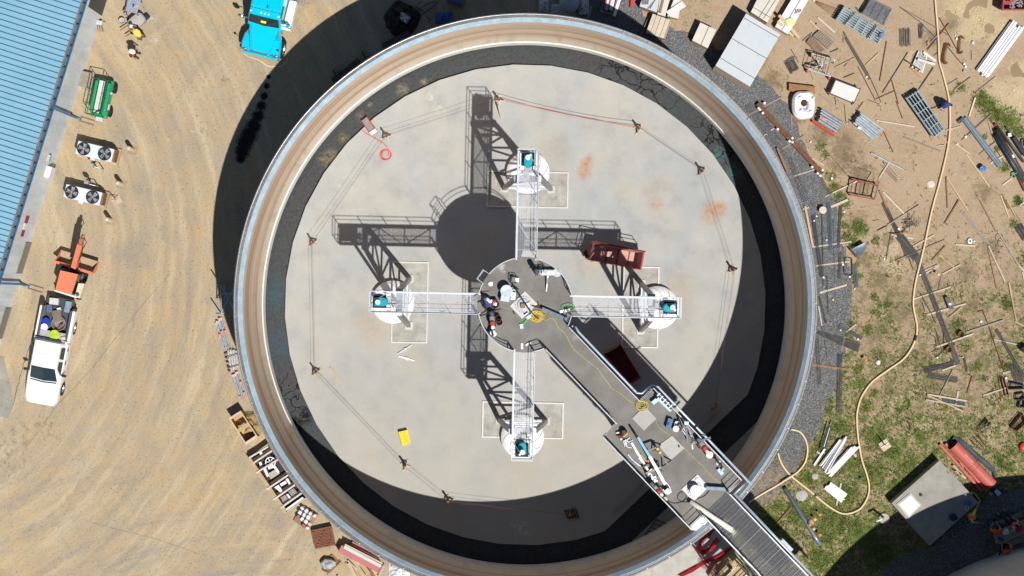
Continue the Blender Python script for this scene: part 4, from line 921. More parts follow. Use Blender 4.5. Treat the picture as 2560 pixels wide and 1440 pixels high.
def pipestand(u,v,a,label):
    p=G(u,v);t=thing('disconnect_switch',label,'switch box',(p.x,p.y,0),a);
    m=MB();m.cyl((0,0,0),(0,0,1.3),.03);m.cyl((.35,0,0),(.35,0,.9),.03);m.tube([(0,0,1.0),(.35,0,.9)],.025);lm(t,m).build('pipe_stand',galv,t)
    m=MB();m.bbox((-.05,.05,1.2),(.24,.16,.4),0,.02);lm(t,m).build('box',mat('bluish_grey_box',(.30,.36,.44),.5),t)
    m=MB();m.tube([(-.4,.2,.1),(-.2,.2,.1),(0,.1,.5),(0,.05,1.0)],.035);lm(t,m).build('conduit',mat('dark_conduit',(.12,.11,.11),.6),t)
pipestand(244,420,R(-14),'grey switch box on pipe legs below the upper air conditioner');pipestand(232,463,R(-14),'grey switch box on pipe legs above the lower air conditioner')
p=G(291,500);t=thing('sign_stand','folded pipe stand on a beige board beside the lower air conditioner','stand',(p.x,p.y,0),R(25))
m=MB();m.box((0,0,.02),(.5,.5,.03));lm(t,m).build('base_board',mat('beige_board',(.52,.40,.27),.9),t)
m=MB();m.tube([(0,0,.03),(-.06,.02,1.0)],.025);m.tube([(-.2,.1,.6),(.12,-.05,.7)],.02);m.tube([(0,0,.4),(.2,.2,.05)],.02);lm(t,m).build('pipe_frame',galv,t)
m=MB();m.hexa([GV(16,735,635,.3),GV(16,825,655,.3),GV(16,795,795,.3),GV(16,695,765,.3)][::-1],[GV(16,735,635,.5),GV(16,825,655,.5),GV(16,795,795,.5),GV(16,695,765,.5)][::-1]);m.v=[Vector((q.x,q.y,.02 if q.z<.4 else.42))for q in m.v];one('wooden_box',m,w_grey,'low grey wooden box against the wall beside the green trailer','box')
p=G(349,59);t=thing('mortar_tub','oval grey mortar tub on wooden handles beside the yellow clad worker','mortar tub',(p.x,p.y,0),R(-38+90));rzt=R(38)
t.rotation_euler.z=rzt;ROOT[t.name]=Matrix.Translation(t.location)@Matrix.Rotation(rzt,4,'Z')
def oval(sx,sy,z,n=24):return[(sx*math.copysign(abs(math.cos(a))**.6,math.cos(a)),sy*math.copysign(abs(math.sin(a))**.6,math.sin(a)),z)for a in[2*math.pi*i/n for i in range(n)]]
m=MB();m.loft([oval(.36,.24,.35),oval(.46,.33,.75),oval(.48,.35,.75),oval(.44,.31,.73),oval(.42,.29,.68)]);lm(t,m).build('tray',mat('grey_steel_tray',(.36,.36,.37),.6),t)
m=MB();m.loft([oval(.42,.29,.66),oval(.40,.28,.70),oval(.1,.08,.73)]);lm(t,m).build('mortar',slag,t)
m=MB()
for y in(-.22,.22):m.beam((-1.0,y,.55),(.4,y,.33),.05,.05)
lm(t,m).build('handle',w_brown,t)
m=MB();m.cyl((.5,-.1,.2),(.5,.1,.2),.2,n=18);m.tube([(-.3,.22,.4),(-.3,.25,.02)],.025);m.tube([(-.3,-.22,.4),(-.3,-.25,.02)],.025);lm(t,m).build('wheel_and_legs',dark,t)
m=MB();P=[GV(31,380,-60,.85),GV(31,690,-10,.85),GV(31,600,330,.85),GV(31,325,260,.85)];m.hexa([p-Vector((0,0,.05))for p in P[::-1]],P[::-1])
t=thing('work_table','stained blue grey work table with folding legs near the mortar tub','table',base_of(m.v)-Vector((0,0,base_of(m.v).z)));m.build('top',mat('stained_blue_top',(.30,.33,.42),.7,var=.35,sc=7,dirt=(.60,.62,.66)),t)
m=MB()
for q in P:m.beam(q-Vector((0,0,.05)),Vector((q.x*1.006,q.y,0)),.06)
m.beam(P[2],GV(31,660,410,.5),.08,.06);m.beam(P[3],GV(31,280,300,.5),.08,.06);m.build('leg',mat('slate_leg',(.12,.14,.22),.6),t)
m=MB();q=GV(31,515,110,.87);m.ball(q,.06,.05,.05);m.ball(q+Vector((-.02,-.09,0)),.04);one('gloves',m,cloth_navy,'dark gloves lying on the stained blue work table','gloves')
def bucket(u,v,z,r,h,mt,label,inside=None,nm='bucket'):
    p=G(u,v,z);t=thing(nm,label,'bucket',(p.x,p.y,z));m=MB();m.lathe([(.01,0),(r*.82,0),(r,h),(r*1.06,h),(r*.95,h),(r*.80,.03)],p,22);m.build('shell',mt,t,smooth=False)
    m=MB();m.lathe([(r*.9,h*.55),(.01,h*.6)],p,18);m.build('contents',inside or slag,t)
bucket(308,54,0,.16,.36,white,'white bucket of grey mix beside the oval mortar tub')
m=MB();q=GV(31,420,500,0);m.bbox(q+Vector((0,0,.15)),(.16,.2,.3),.4,.03);m.tube([q,GV(31,380,400,.5),GV(31,310,420,.5)],.015);m.tube([q,GV(31,400,590,.4)],.015);one('mixing_tool',m,dark,'black handled mixing tool between bucket and mortar tub','tool')
p=GV(16,905,235);t=thing('folding_stool','small pale stool with brown slatted legs against the grey wall','stool',(p.x,p.y,0),R(-10))
m=MB();m.bbox((0,.12,.45),(.32,.24,.04),0,.01);lm(t,m).build('seat',mat('pale_blue_seat',(.50,.54,.58),.6),t)
m=MB()
for k in range(4):m.beam((-.18+.11*k,-.05,.35),(-.2+.12*k,-.28,.02),.035)
for x in(-.17,.17):m.beam((x,.2,.44),(x*1.2,.3,0),.03);m.beam((x,0,.44),(x*1.2,-.25,0),.03)
lm(t,m).build('leg',w_brown,t)
# ---------------------------------------------------------------- things on the tank floor
def skip(P,zt,label,mt,name='skip'):
    Q=[G(u,v,zt)for u,v in P];z0=ZS+.06;c=sum(Q,Vector())/4
    t=thing(name,label,'skip',(c.x,c.y,ZS))
    def rg(k,z):return[Vector((c.x+(q.x-c.x)*k,c.y+(q.y-c.y)*k,z))for q in Q]
    m=MB();m.loft([rg(.86,z0),rg(1,zt)],caps=False);m.loft([rg(.94,zt),rg(.81,z0+.05)],caps=False);m.add(rg(.81,z0+.05),[(0,1,2,3)]);m.build('body',mt,t)
    m=MB()
    for a,b,a2,b2 in zip(rg(1.01,zt),rg(1.01,zt)[1:]+rg(1.01,zt)[:1],rg(.95,zt),rg(.95,zt)[1:]+rg(.95,zt)[:1]):m.hexa([a-Vector((0,0,.05)),b-Vector((0,0,.05)),b2-Vector((0,0,.05)),a2-Vector((0,0,.05))],[a+Vector((0,0,.03)),b+Vector((0,0,.03)),b2+Vector((0,0,.03)),a2+Vector((0,0,.03))])
    m.build('rim',red,t)
    m=MB()
    for k in(.3,.55,.8):
        a,b=rg(.83,z0+.07)[0].lerp(rg(.83,z0+.07)[1],k),rg(.83,z0+.07)[3].lerp(rg(.83,z0+.07)[2],k);m.beam(a,b,.05,.03)
    m.build('floor_rib',maroon,t)
    m=MB()
    for q in rg(.8,ZS+.03):m.box(q,(.2,.2,.06))
    m.build('foot',dark,t)
    return t,Q,c
pinkred=mat('faded_red_skip',(.62,.36,.31),.7,var=.2,sc=3,dirt=(.42,.15,.12),damt=.42)
t,Q,c=skip([(1479,604),(1611,630),(1603,675),(1469,650)][::-1],1.35,'faded red steel skip with cage rails, striped by the bridge shadow',pinkred)
m=MB()
for a,b in((Q[3],Q[2]),):
    up=Vector((0,0,1.0));m.tube([a,a+up,b+up,b],.025);m.tube([a+up*.5,b+up*.5],.02);m.tube([(a+b)/2,(a+b)/2+up],.02);m.tube([a+(b-a)*.75,a+(b-a)*.75+up],.02)
m.tube([Q[3]+Vector((0,0,1)),Q[0]+Vector((0,0,1)),Q[0]],.025);m.tube([Q[3]+Vector((0,0,.5)),Q[0]+Vector((0,0,.5))],.02)
m.build('cage_rail',mat('dark_red_rail',(.16,.02,.02),.5),t)
m=MB();m.beam((Q[0]+Q[3])/2+Vector((-.25,.05,-.6)),(Q[0]+Q[3])/2+Vector((-.1,-.4,-.6)),.2,.3);m.build('hitch',dark,t)
dkred=mat('dark_red_skip',(.34,.05,.06),.7,var=.3,sc=3)
t,Q,c=skip([(1509,884),(1551,860),(1603,945),(1575,962)][::-1],1.5,'dark red steel skip standing in the shadow of the walkway',dkred)
m=MB();m.beam(GV(13,160,-60,1.55),GV(13,330,-130,1.55),.16,.05)
a,b=Q[3],Q[2];m=MB();m.beam(a.lerp(b,.12)+Vector((0,0,.05)),a.lerp(b,.85)+Vector((0,0,.05)),.12,.05);m.build('timber_rail',mat('ochre_timber',(.33,.22,.09),.8),t)
m=MB();m.hexa([G(u,v,ZS+.005)for u,v in((996,1080),(1018,1075),(1026,1108),(1006,1114))][::-1],[G(u,v,ZS+.30)for u,v in((996,1080),(1018,1075),(1026,1108),(1006,1114))][::-1])
t=thing('plastic_crate','bright yellow plastic tub lying upside down on the pale floor','crate',base_of(m.v));m.build('shell',yellow,t)
m=MB()
for k in(.15,.3,.45,.6,.75,.9):
    a,b=G(996,1080,ZS+.305).lerp(G(1006,1114,ZS+.305),k),G(1018,1075,ZS+.305).lerp(G(1026,1108,ZS+.305),k);m.beam(a.lerp(b,.12),a.lerp(b,.88),.04,.015)
m.build('ribs',mat('darker_yellow_plastic',(.70,.50,.02),.5,rnd=0),t)
PO=[(967,342),(1248,251),(1597,323),(1754,429),(1832,676),(1784,1015),(1424,1283),(1122,1250),(1014,1163),(791,930),(784,607)]
PL=['wooden guard post nearest the red step ladder','wooden guard post at the top edge of the pale floor, a board propped against it','wooden guard post at the upper right between the dark annulus and the topmost mixer','wooden guard post beside the rust stains at the right','wooden guard post close to the shadow edge at the right','wooden guard post standing in the tank shadow beside the walkway','wooden guard post with a red crate foot in the lower shadow','wooden guard post on the lower shadow edge','wooden guard post nearest the yellow tub','wooden guard post beside the short loose plank','wooden guard post left of the leftmost bridge shadow']
TOP=[]
for(u,v),lb in zip(PO,PL):
    p=G(u,v,ZS);a=random.uniform(0,1.5);t=thing('guard_post',lb,'post',p,a,'guard posts ringing the tank floor')
    m=MB();m.box((0,0,.04),(.62,.10,.08));m.box((0,0,.06),(.10,.55,.08));lm(t,m).build('foot',w_pale,t)
    m=MB();m.box((0,0,.58),(.09,.09,1.1));m.beam((.22,0,.08),(.03,0,.6),.04,.08);m.beam((-.22,0,.08),(-.03,0,.6),.04,.08);lm(t,m).build('upright',w_brown,t)
    TOP.append(p+Vector((0,0,1.05)))
ropem=mat('dark_red_rope',(.16,.07,.06),.7,var=.2,rnd=0);wirem=mat('grey_guard_wire',(.12,.09,.085),.6,rnd=0)
RL=['along the top left floor edge to the propped board post','bright red, sagging across the top of the floor past the topmost mixer','running down the upper right floor edge','passing over the rust stain at the right','stretched from the sunlit post into the right hand shadow','lying in deep shadow behind the walkway','sagging through the lower shadow','short span below the yellow tub','long span at lower left beside the yellow tub','straight down the left side of the floor','running diagonally down left from the red coil']
for k in range(len(TOP)):
    a,b=TOP[k],TOP[(k+1)%len(TOP)]
    if k==5:continue
    sag=.5 if k==1 else.06;mt_=red if k==1 else ropem
    m=MB()
    for dz,mm in((0,0),(-.5,0)):
        pts=[a.lerp(b,i/14)+Vector((0,0,dz-sag*4*(i/14)*(1-i/14)))for i in range(15)]
        m.tube(pts,.011 if k==1 else.006,5)
    one('guard_rope',m,mt_,'guard rope '+RL[k],'rope','guard ropes strung between the floor posts')
m=MB();m.beam(G(1246,262,ZS+.6),G(1254,296,ZS+.06),.10,.05);one('propped_board',m,w_pale,'pale board leaning from the top guard post down to the floor','board')
m=MB()
for i in range(3):
    r=.29-.02*i;m.tube([G(963,387,ZS+.03)+Vector((r*math.cos(q)+.04*i,r*math.sin(q),.012*i))for q in[2*math.pi*j/26 for j in range(26)]],.018,5,closed=True)
m.tube([G(u,v,ZS+.04)for u,v in((906,325),(915,334),(930,341),(945,350),(958,358),(967,366),(972,376),(970,392))],.018,5);one('hose_coil',m,mat('bright_red_hose',(.68,.07,.04),.5),'bright red hose coiled on the floor below the red step ladder','hose')
t=thing('step_ladder','red framed steel steps with a white top tread at the floor edge','steps',G(922,318,.05));
A0,A1,B0,B1=GV(33,1530,1090,.1),GV(33,1575,1055,.1),GV(33,1610,1215,ZS+.05),GV(33,1665,1180,ZS+.05)
A0.z=A1.z=.30;B0.z=B1.z=.42
m=MB();m.beam(A0,B0,.06,.12);m.beam(A1,B1,.06,.12);m.build('side_rail',red,t)
for k in range(7):
    f=.06+.125*k;m=MB();m.beam(A0.lerp(B0,f),A1.lerp(B1,f),.10,.03);m.build('tread',mat('grey_tread',(.30,.28,.27),.6),t)
m=MB();m.beam(A0.lerp(B0,.95)+Vector((0,0,.07)),A1.lerp(B1,.95)+Vector((0,0,.07)),.20,.04);m.build('top_tread',white,t)
def slab_board(k,a,b,wd,z,mt,label,nm='loose_board',cat='board',th=.04):
    m=MB();m.beam(GV(k,*a,z+th/2),GV(k,*b,z+th/2),wd*PX,th);return one(nm,m,mt,label,cat)
m=MB();m.beam(G(825,918,ZS+.03),G(852,957,ZS+.03),.10,.04);one('loose_plank',m,w_new,'short loose plank on the floor right of the lower left guard post','plank')
m=MB();m.beam(G(994,885,ZS+.05),G(1030,862,ZS+.05),.06,.06);m.box(G(1014,873,ZS+.08),(.14,.14,.1));one('pipe_clamp_bar',m,galvl,'white and brown clamp bar lying on the floor below the leftmost bridge','bar')
m=MB();m.beam(G(996,890,ZS+.05),G(1036,902,ZS+.05),.07,.05);m.box(G(1018,897,ZS+.07),(.16,.14,.08),-.3);one('pipe_clamp_bar',m,white,'white clamp bar lying just under the white and brown one','bar')
m=MB();m.box(G(1430,1275,ZS+.1),(.5,.5,.2),.6);m=MB()
for k in range(5):m.beam(G(1412+7*k,1275,ZS+.1),G(1420+7*k,1297,ZS+.1),.06,.06)
m.beam(G(1410,1278,ZS+.16),G(1440,1272,ZS+.16),.06);m.beam(G(1418,1296,ZS+.16),G(1448,1290,ZS+.16),.06);one('pallet',m,mat('dull_red_timber',(.13,.06,.05),.85),'small dull red pallet on the shaded floor at the bottom','pallet')
m=MB();m.beam(G(1531,1281,ZS+.05),G(1612,1205,ZS+.05),.12,.09);one('long_timber',m,w_grey,'long timber on the shaded floor below the walkway','timber')
m=MB();m.beam(G(1733,1090,ZS+.05),G(1790,1035,ZS+.05),.12,.09);one('long_timber',m,w_grey,'long timber on the shaded floor above the walkway','timber')
z=ZS+.3;P=[G(1614,1336,z),G(1652,1352,z),G(1675,1312,z),G(1640,1300,z)]
m=MB()
for a,b in zip(P,P[1:]+P[:1]):m.beam(a,b,.06,.06)
for k in(.25,.5,.75):m.beam(P[0].lerp(P[1],k)if 0 else P[0].lerp(P[3],k),P[1].lerp(P[2],k),.05,.05)
m.beam(G(1650,1350,z+.05),G(1690,1322,z+.05),.12,.05)
for p in P:m.beam(Vector((p.x,p.y,ZS+.05)),p,.05)
one('access_ladder',m,steeld,'black steel ladder frame in the deep shade under the lower wall','frame')
# ---------------------------------------------------------------- on the walkway deck
def cover_plate(P,label,mt,z=DZ):
    m=MB();Q=[G(u,v,z+.05)for u,v in P][::-1];m.hexa([Vector((q.x,q.y,z+.004))for q in Q],Q);return m
plate=mat('pale_cover_plate',(.44,.43,.40),.7,var=.12,sc=3,dirt=(.34,.32,.29),damt=.42)
one('hatch_cover',cover_plate([(1580,1046),(1612,1015),(1641,1047),(1610,1076)],'',0),plate,'pale square hatch cover under the yellow cord tangle on the wide deck','cover')
one('hatch_cover',cover_plate([(1646,1114),(1680,1089),(1711,1121),(1677,1150)],'',0),plate,'pale square hatch cover holding a small dark stain, beside the sawhorses','cover')
m=MB();m.bbox(GV(23,412,975,DZ+.08),(.07,.14,.05),.3,.02);one('glove',m,dark,'dark glove lying on the pale hatch cover beside the sawhorses','glove')
def flange(u,v,P,r,h,label,t2):
    t=thing('flanged_manhole',label,'manhole',G(u,v,DZ));cover_plate(P,'',0).build('square_plate',mat('white_square_plate',(.60,.59,.56),.6,var=.1,dirt=(.40,.38,.35),damt=.4),t)
    c=G(u,v,DZ+.05);m=MB();m.lathe([(r*1.45,.0),(r*1.45,.04),(r*1.0,.04)],c,32);m.build('flange',mat('light_grey_flange',(.55,.55,.54),.5),t)
    for k in range(12):
        a=k*math.pi/6;m=MB();m.cyl(c+Vector((r*1.28*math.cos(a),r*1.28*math.sin(a),.04)),c+Vector((r*1.28*math.cos(a),r*1.28*math.sin(a),.10)),.022,n=6);m.build('bolt',galv,t)
    m=MB();m.lathe([(r,0),(r,h),(r*.96,h+.02),(.01,h+.03)],c,32);m.build('lid',t2,t)
    return t
flange(1309,762,[(1275,765),(1312,728),(1344,760),(1305,797)],.30,.10,'round flanged manhole on a white square plate at the platform centre',mat('light_grey_lid',(.50,.51,.53),.5))
t=flange(1737,1224,[(1704,1223),(1744,1186),(1773,1218),(1733,1254)],.27,.42,'white capped flanged manhole on a square plate by the gangway entrance',whitep)
m=MB();c=G(1743,1200,DZ+.05);m.lathe([(.10,0),(.10,.06),(.01,.07)],c,16);m.build('cap',white,t)
m=MB();m.bbox(GV(15,707,790,DZ+.24),(.22,.24,.18),.05,.01);one('cardboard_box',m,mat('brown_cardboard',(.36,.20,.11),.85),'open brown cardboard box standing on the central manhole lid','box')
m=MB();m.bbox(GV(15,770,775,DZ+.22),(.20,.22,.1),.3,.02);one('plastic_bag',m,poly,'crumpled clear bag on the central manhole lid','bag')
t=thing('davit_post','tall slim dark davit post beside the central manhole','post',GV(15,803,865,DZ));c=GV(15,803,865,DZ)
m=MB();m.cyl(c,c+Vector((0,0,3.2)),.045,n=10);m.build('post',steeld,t);m=MB();m.beam(c+Vector((-.02,.02,3.1)),c+Vector((.34,-.3,3.3)),.06);m.beam(c+Vector((0,0,3.1)),c+Vector((-.25,-.2,2.95)),.06);m.build('arm',steeld,t)
m=MB();m.lathe([(.16,0),(.16,.03),(.06,.05)],c,16);m.build('base',galv,t)
def channel(k,a,b,wd,label,mt):
    p,q=GV(k,*a,DZ+.30),GV(k,*b,DZ+.30);t=thing('steel_channel',label,'channel',(p+q)/2-Vector((0,0,.3)))
    m=MB();m.beam(p,q,wd,.12);m.build('channel',mt,t);m=MB()
    for f in(.12,.88):r=p.lerp(q,f);m.beam(r-Vector((0,0,.05)),Vector((r.x,r.y,DZ)),.08)
    m.build('trestle',dark,t)
channel(15,(935,825),(1250,960),.17,'long grey steel channel on the round platform, pointing to the yellow hose',bluesteel)
channel(14,(795,385),(1030,398),.17,'grey steel channel lying between capped manhole and gangway corner',bluesteel)
m=MB();m.tube([GV(15,800,780,DZ+.12),GV(15,850,800,DZ+.14),GV(15,925,820,DZ+.25)],.03,6);m.tube([GV(15,905,800,DZ+.2),GV(15,895,770,DZ+.12),GV(15,883,738,DZ+.04)],.02,5);one('rusty_rod',m,rust,'rusty brown rod joining the central manhole and the long channel','rod')
def cord(pts,r,mt,label,nm='cord',coil=None,cat='cord'):
    q=[];n=len(pts)
    for i in range(n-1):
        p0,p1,p2,p3=[Vector(pts[max(0,min(n-1,k))])for k in(i-1,i,i+1,i+2)]
        for j in range(6):
            s=j/6;q.append(.5*((2*p1)+(p2-p0)*s+(2*p0-5*p1+4*p2-p3)*s*s+(3*p1-p0-3*p2+p3)*s**3))
    q.append(Vector(pts[-1]));m=MB();m.tube(q,r,5)
    if coil:
        c,rr,n2=coil;rb=random.Random(4)
        for k in range(n2):
            a,ph=rr*rb.uniform(.55,1.05),rb.uniform(0,6);o=Vector((rb.uniform(-.2,.2)*rr,rb.uniform(-.2,.2)*rr,.02*k))
            m.tube([c+o+Vector((a*math.cos(ph+w),a*.85*math.sin(ph+w),.01))for w in[2*math.pi*j/22 for j in range(22)]],r,5,closed=True)
    return one(nm,m,mt,label,cat)
yc=[V(15,x,y)for x,y in((950,950),(985,962),(1030,940),(1070,945),(1100,990),(1125,1040),(1165,1080),(1210,1120),(1250,1190),(1290,1270),(1330,1320),(1400,1380),(1470,1440))]
cord([G(u,v,DZ+.025)for u,v in yc+[V(13,x,y)for x,y in((60,95),(110,170),(170,245),(200,290),(270,335),(340,385),(385,425),(440,455),(480,470))]],.012,mat('yellow_cord',(.62,.52,.10),.6),'thin yellow cord wandering from the coil along the narrow walkway',coil=(GV(13,525,480,DZ+.03),.30,7))
cord([G(*V(13,x,y),DZ+.025)for x,y in((560,520),(630,570),(670,630),(700,700),(750,745),(830,805),(900,870),(975,930),(1060,1020),(1160,1110),(1230,1190),(1310,1270),(1400,1355))],.012,mat('faded_yellow_cord',(.55,.50,.12),.6),'faded yellow cord crossing the wide deck to the gangway corner')
m=MB()
for k in range(7):
    r=.13+.03*k;m.tube([GV(15,870,915,DZ+.03+.012*k)+Vector((r*1.15*math.cos(q)+random.uniform(-.03,.03),r*.9*math.sin(q)+random.uniform(-.02,.02),0))for q in[2*math.pi*j/24 for j in range(24)]],.012,5,closed=True)
m.tube([GV(15,905,945,DZ+.05),GV(15,945,890,DZ+.05),GV(15,905,855,DZ+.05),GV(15,945,848,DZ+.05),GV(15,985,880,DZ+.05),GV(15,950,920,DZ+.05)],.016,5)
one('hose_coil',m,yellowhose,'bright yellow hose coiled on the round platform beside the central manhole','hose')
m=MB();m.hexa([GV(15,x,y,DZ+.1)for x,y in((720,900),(765,868),(810,925),(765,957))][::-1],[GV(15,x,y,DZ+.25)for x,y in((720,900),(765,868),(810,925),(765,957))][::-1]);one('tool_case',m,blueplate,'pale blue tool case between the yellow coil and central manhole','case')
t=thing('dust_brush','green handled brush with a pale head below the central manhole','brush',GV(15,710,1005,DZ));m=MB();m.beam(GV(15,755,960,DZ+.05),GV(15,705,1015,DZ+.05),.09,.05);m.build('handle',gripgreen,t);m=MB();m.box(GV(15,690,1035,DZ+.06),(.17,.24,.1),.2);m.build('head',mat('pale_mint_plastic',(.55,.70,.62),.5),t)
m=MB();m.hexa([GV(36,x,y,DZ+.02)for x,y in((735,870),(980,905),(915,1280),(675,1240))][::-1],[GV(36,x,y,DZ+.55)for x,y in((735,870),(980,905),(915,1280),(675,1240))][::-1]);t=thing('cool_box','pale blue lidded box on the round platform, a round tray on top','box',base_of(m.v));m.build('body',mat('pale_blue_box',(.55,.64,.72),.4,var=.04),t)
m=MB();m.lathe([(.28,0),(.30,.06),(.27,.06),(.01,.02)],GV(36,845,970,DZ+.555),24);one('round_tray',m,mat('pale_blue_tray',(.52,.60,.67),.4),'round pale tray resting on the pale blue box','tray')
m=MB();m.box(GV(36,1030,1110,DZ+.15),(.24,.38,.3),-.08);one('carton',m,white,'white carton beside the pale blue box on the platform','carton')
m=MB()
for k in range(3):m.beam(GV(36,1000+30*k,940-10*k,DZ+.06),GV(36,1040+25*k,1000-10*k,DZ+.06),.05,.03)
one('white_laths',m,white,'three white slats behind the white carton','slats')
m=MB();m.bbox(GV(36,850,810,DZ+.12),(.14,.16,.24),.5,.02);one('battery_box',m,mat('slate_blue_battery',(.09,.15,.22),.5),'slate blue battery box behind the pale blue box','box')
t=thing('generator','grey portable generator in a black tubular frame on the platform','generator',GV(36,1040,650,DZ));c=GV(36,1040,650,DZ);m=MB();m.bbox(c+Vector((0,0,.2)),(.2,.26,.3),0,.03);m.build('engine',mat('grey_engine',(.22,.22,.21),.5),t);m=MB()
for y in(-.17,.17):m.tube([c+Vector((-.14,y,.02)),c+Vector((-.14,y,.42)),c+Vector((.14,y,.42)),c+Vector((.14,y,.02))],.018)
m.tube([c+Vector((-.14,-.17,.42)),c+Vector((-.14,.17,.42))],.018);m.build('tube_frame',black,t)
m=MB();m.box(GV(36,1140,665,DZ+.12),(.18,.2,.22),-.1);one('white_canister',m,white,'small white canister beside the black framed generator','canister')
cord([G(*V(36,x,y),DZ+.02)for x,y in((990,555),(900,550),(885,600),(960,660),(930,710),(820,770),(760,840),(735,870))],.010,dark,'thin dark cable looping from the generator to the pale blue box',nm='cable',cat='cable')
def crumple(p,r,mt,label,nm='rag',n=14,cat='rag',sz=.5):
    m=MB();rb=random.Random(int(p.x*100));m.ball((0,0,0),r,r,r*sz,n,lo=-30)
    m.v=[p+Vector((q.x*(1+.45*noise.noise(q*5/r*.3+Vector((p.x,0,0)))),q.y*(1+.45*noise.noise(q*5/r*.3+Vector((0,p.y,4)))),q.z*(1+.5*noise.noise(q*6/r*.3))))for q in m.v]
    return one(nm,m,mt,label,cat)
crumple(GV(36,405,775,DZ+.05),.13,white,'crumpled white cloth alone on the left of the round platform')
m=MB();m.beam(GV(36,625,965,DZ+.05),GV(36,700,940,DZ+.05),.07,.06);one('caulk_tube',m,white,'white tube left of the pale blue box','tube')
m=MB();m.box(GV(21,1035,1310,DZ+.03),(.11,.29,.05),0);one('white_block',m,white,'upright white block lying just above the lowest bridge entrance','block')
m=MB();m.beam(GV(21,1120,1290,DZ+.06),GV(21,1235,1225,DZ+.06),.10,.08);one('white_roll',m,white,'white roll at the corner where walkway meets the lowest bridge','roll')
m=MB();m.beam(GV(15,1148,862,DZ+.05),GV(15,1270,838,DZ+.05),.14,.1);one('white_pipe_piece',m,white,'short white pipe at the right bridge entrance','pipe')
m=MB()
for k in range(3):m.tube([GV(15,1250,805,DZ+.04+.02*k)+Vector(((.28+.03*k)*math.cos(q),(.14+.02*k)*math.sin(q),0))for q in[2*math.pi*j/20 for j in range(20)]],.012,5,closed=True)
one('hose_coil',m,gripgreen,'green hose looped at the right bridge entrance','hose')
t=thing('pipe_spool','white pipe spool with black handwheel valves near the platform railing','pipe spool',GV(35,1050,490,DZ));zc=DZ+.35
m=MB();m.cyl(GV(35,780,490,zc),GV(35,1250,495,zc),.145,n=18);m.build('pipe',whitep,t,smooth=False)
m=MB();m.lathe([(.21,-.25),(.21,.12),(.01,.14)],GV(35,1345,505,zc),24);m.build('end_cap',mat('greyish_white_cap',(.60,.62,.64),.5),t)
m=MB();m.lathe([(.12,.1),(.12,.2),(.01,.21)],GV(35,1005,485,zc),18);m.build('branch_flange',mat('pale_mint_flange',(.48,.58,.57),.5),t)
for(x,y,z)in((890,310,DZ+.25),(820,490,zc+.25)):
    c=GV(35,x,y,z);m=MB();m.tube([c+Vector((.13*math.cos(q),.13*math.sin(q),0))for q in[2*math.pi*j/18 for j in range(18)]],.018,5,closed=True)
    for k in range(4):m.beam(c,c+Vector((.13*math.cos(k*1.57),.13*math.sin(k*1.57),0)),.02)
    m.build('hand_wheel',black,t)
m=MB();m.bbox(GV(35,740,470,DZ+.65),(.22,.26,1.2),.3,.04);m.tube([GV(35,890,310,DZ+.25),GV(35,830,390,DZ+.4)],.04,6);m.beam(GV(35,700,590,DZ+.9),GV(35,740,520,DZ+1.1),.03);m.build('valve_body',steeld,t)
m=MB();m.box(GV(35,1345,505,DZ+.06),(.3,.3,.1));m.box(GV(35,820,490,DZ+.1),(.2,.3,.2));m.build('support',dark,t)
t=thing('spirit_level','long white spirit level leaning on the white pipe spool','level',GV(35,1060,800,DZ));p,q=GV(35,1090,500,DZ+.52),GV(35,1030,1055,DZ+.05);m=MB();m.beam(p,q,.06,.05);m.build('bar',white,t);m=MB();m.beam(p.lerp(q,.28)+Vector((0,0,.01)),p.lerp(q,.58)+Vector((0,0,.01)),.064,.05);m.build('blue_section',mat('pale_steel_blue',(.30,.40,.55),.4),t)
t=thing('power_trowel','blue and white powered machine with bent black handle by the leftmost bridge','machine',GV(21,260,320,DZ));m=MB();m.bbox(GV(21,265,320,DZ+.3),(.34,.52,.4),.35,.06);m.build('engine',mat('navy_machine_paint',(.04,.06,.17),.5),t)
m=MB();m.bbox(GV(21,285,280,DZ+.55),(.34,.14,.12),-.7,.04);m.bbox(GV(21,335,300,DZ+.5),(.12,.2,.1),-.4,.04);m.build('tank',whitep,t);m=MB();m.bbox(GV(21,205,235,DZ+.62),(.15,.18,.12),.3,.04);m.build('air_filter',mat('mid_blue_plastic',(.10,.16,.36),.5),t)
m=MB();m.tube([GV(21,210,230,DZ+.6),GV(21,180,195,DZ+.9),GV(21,140,200,DZ+.9),GV(21,120,280,DZ+.75),GV(21,40,310,DZ+.7)],.05,7);m.tube([GV(21,230,210,DZ+.6),GV(21,290,185,DZ+.6),GV(21,380,185,DZ+.6)],.02,5);m.build('handle',black,t)
m=MB();m.lathe([(.30,0),(.28,.05),(.1,.1)],GV(21,250,340,DZ+.02),14);m.build('base',dark,t)
t=thing('drum_funnel','maroon six sided hopper with grey centre beside the blue and white machine','hopper',GV(21,425,355,DZ));m=MB();c=GV(21,425,355,DZ);m.lathe([(.17,.0),(.24,.42),(.22,.42),(.10,.22)],c,6);m.build('shell',maroon,t);m=MB();m.lathe([(.11,.20),(.11,.30),(.01,.32)],c,12);m.build('centre',galv,t)
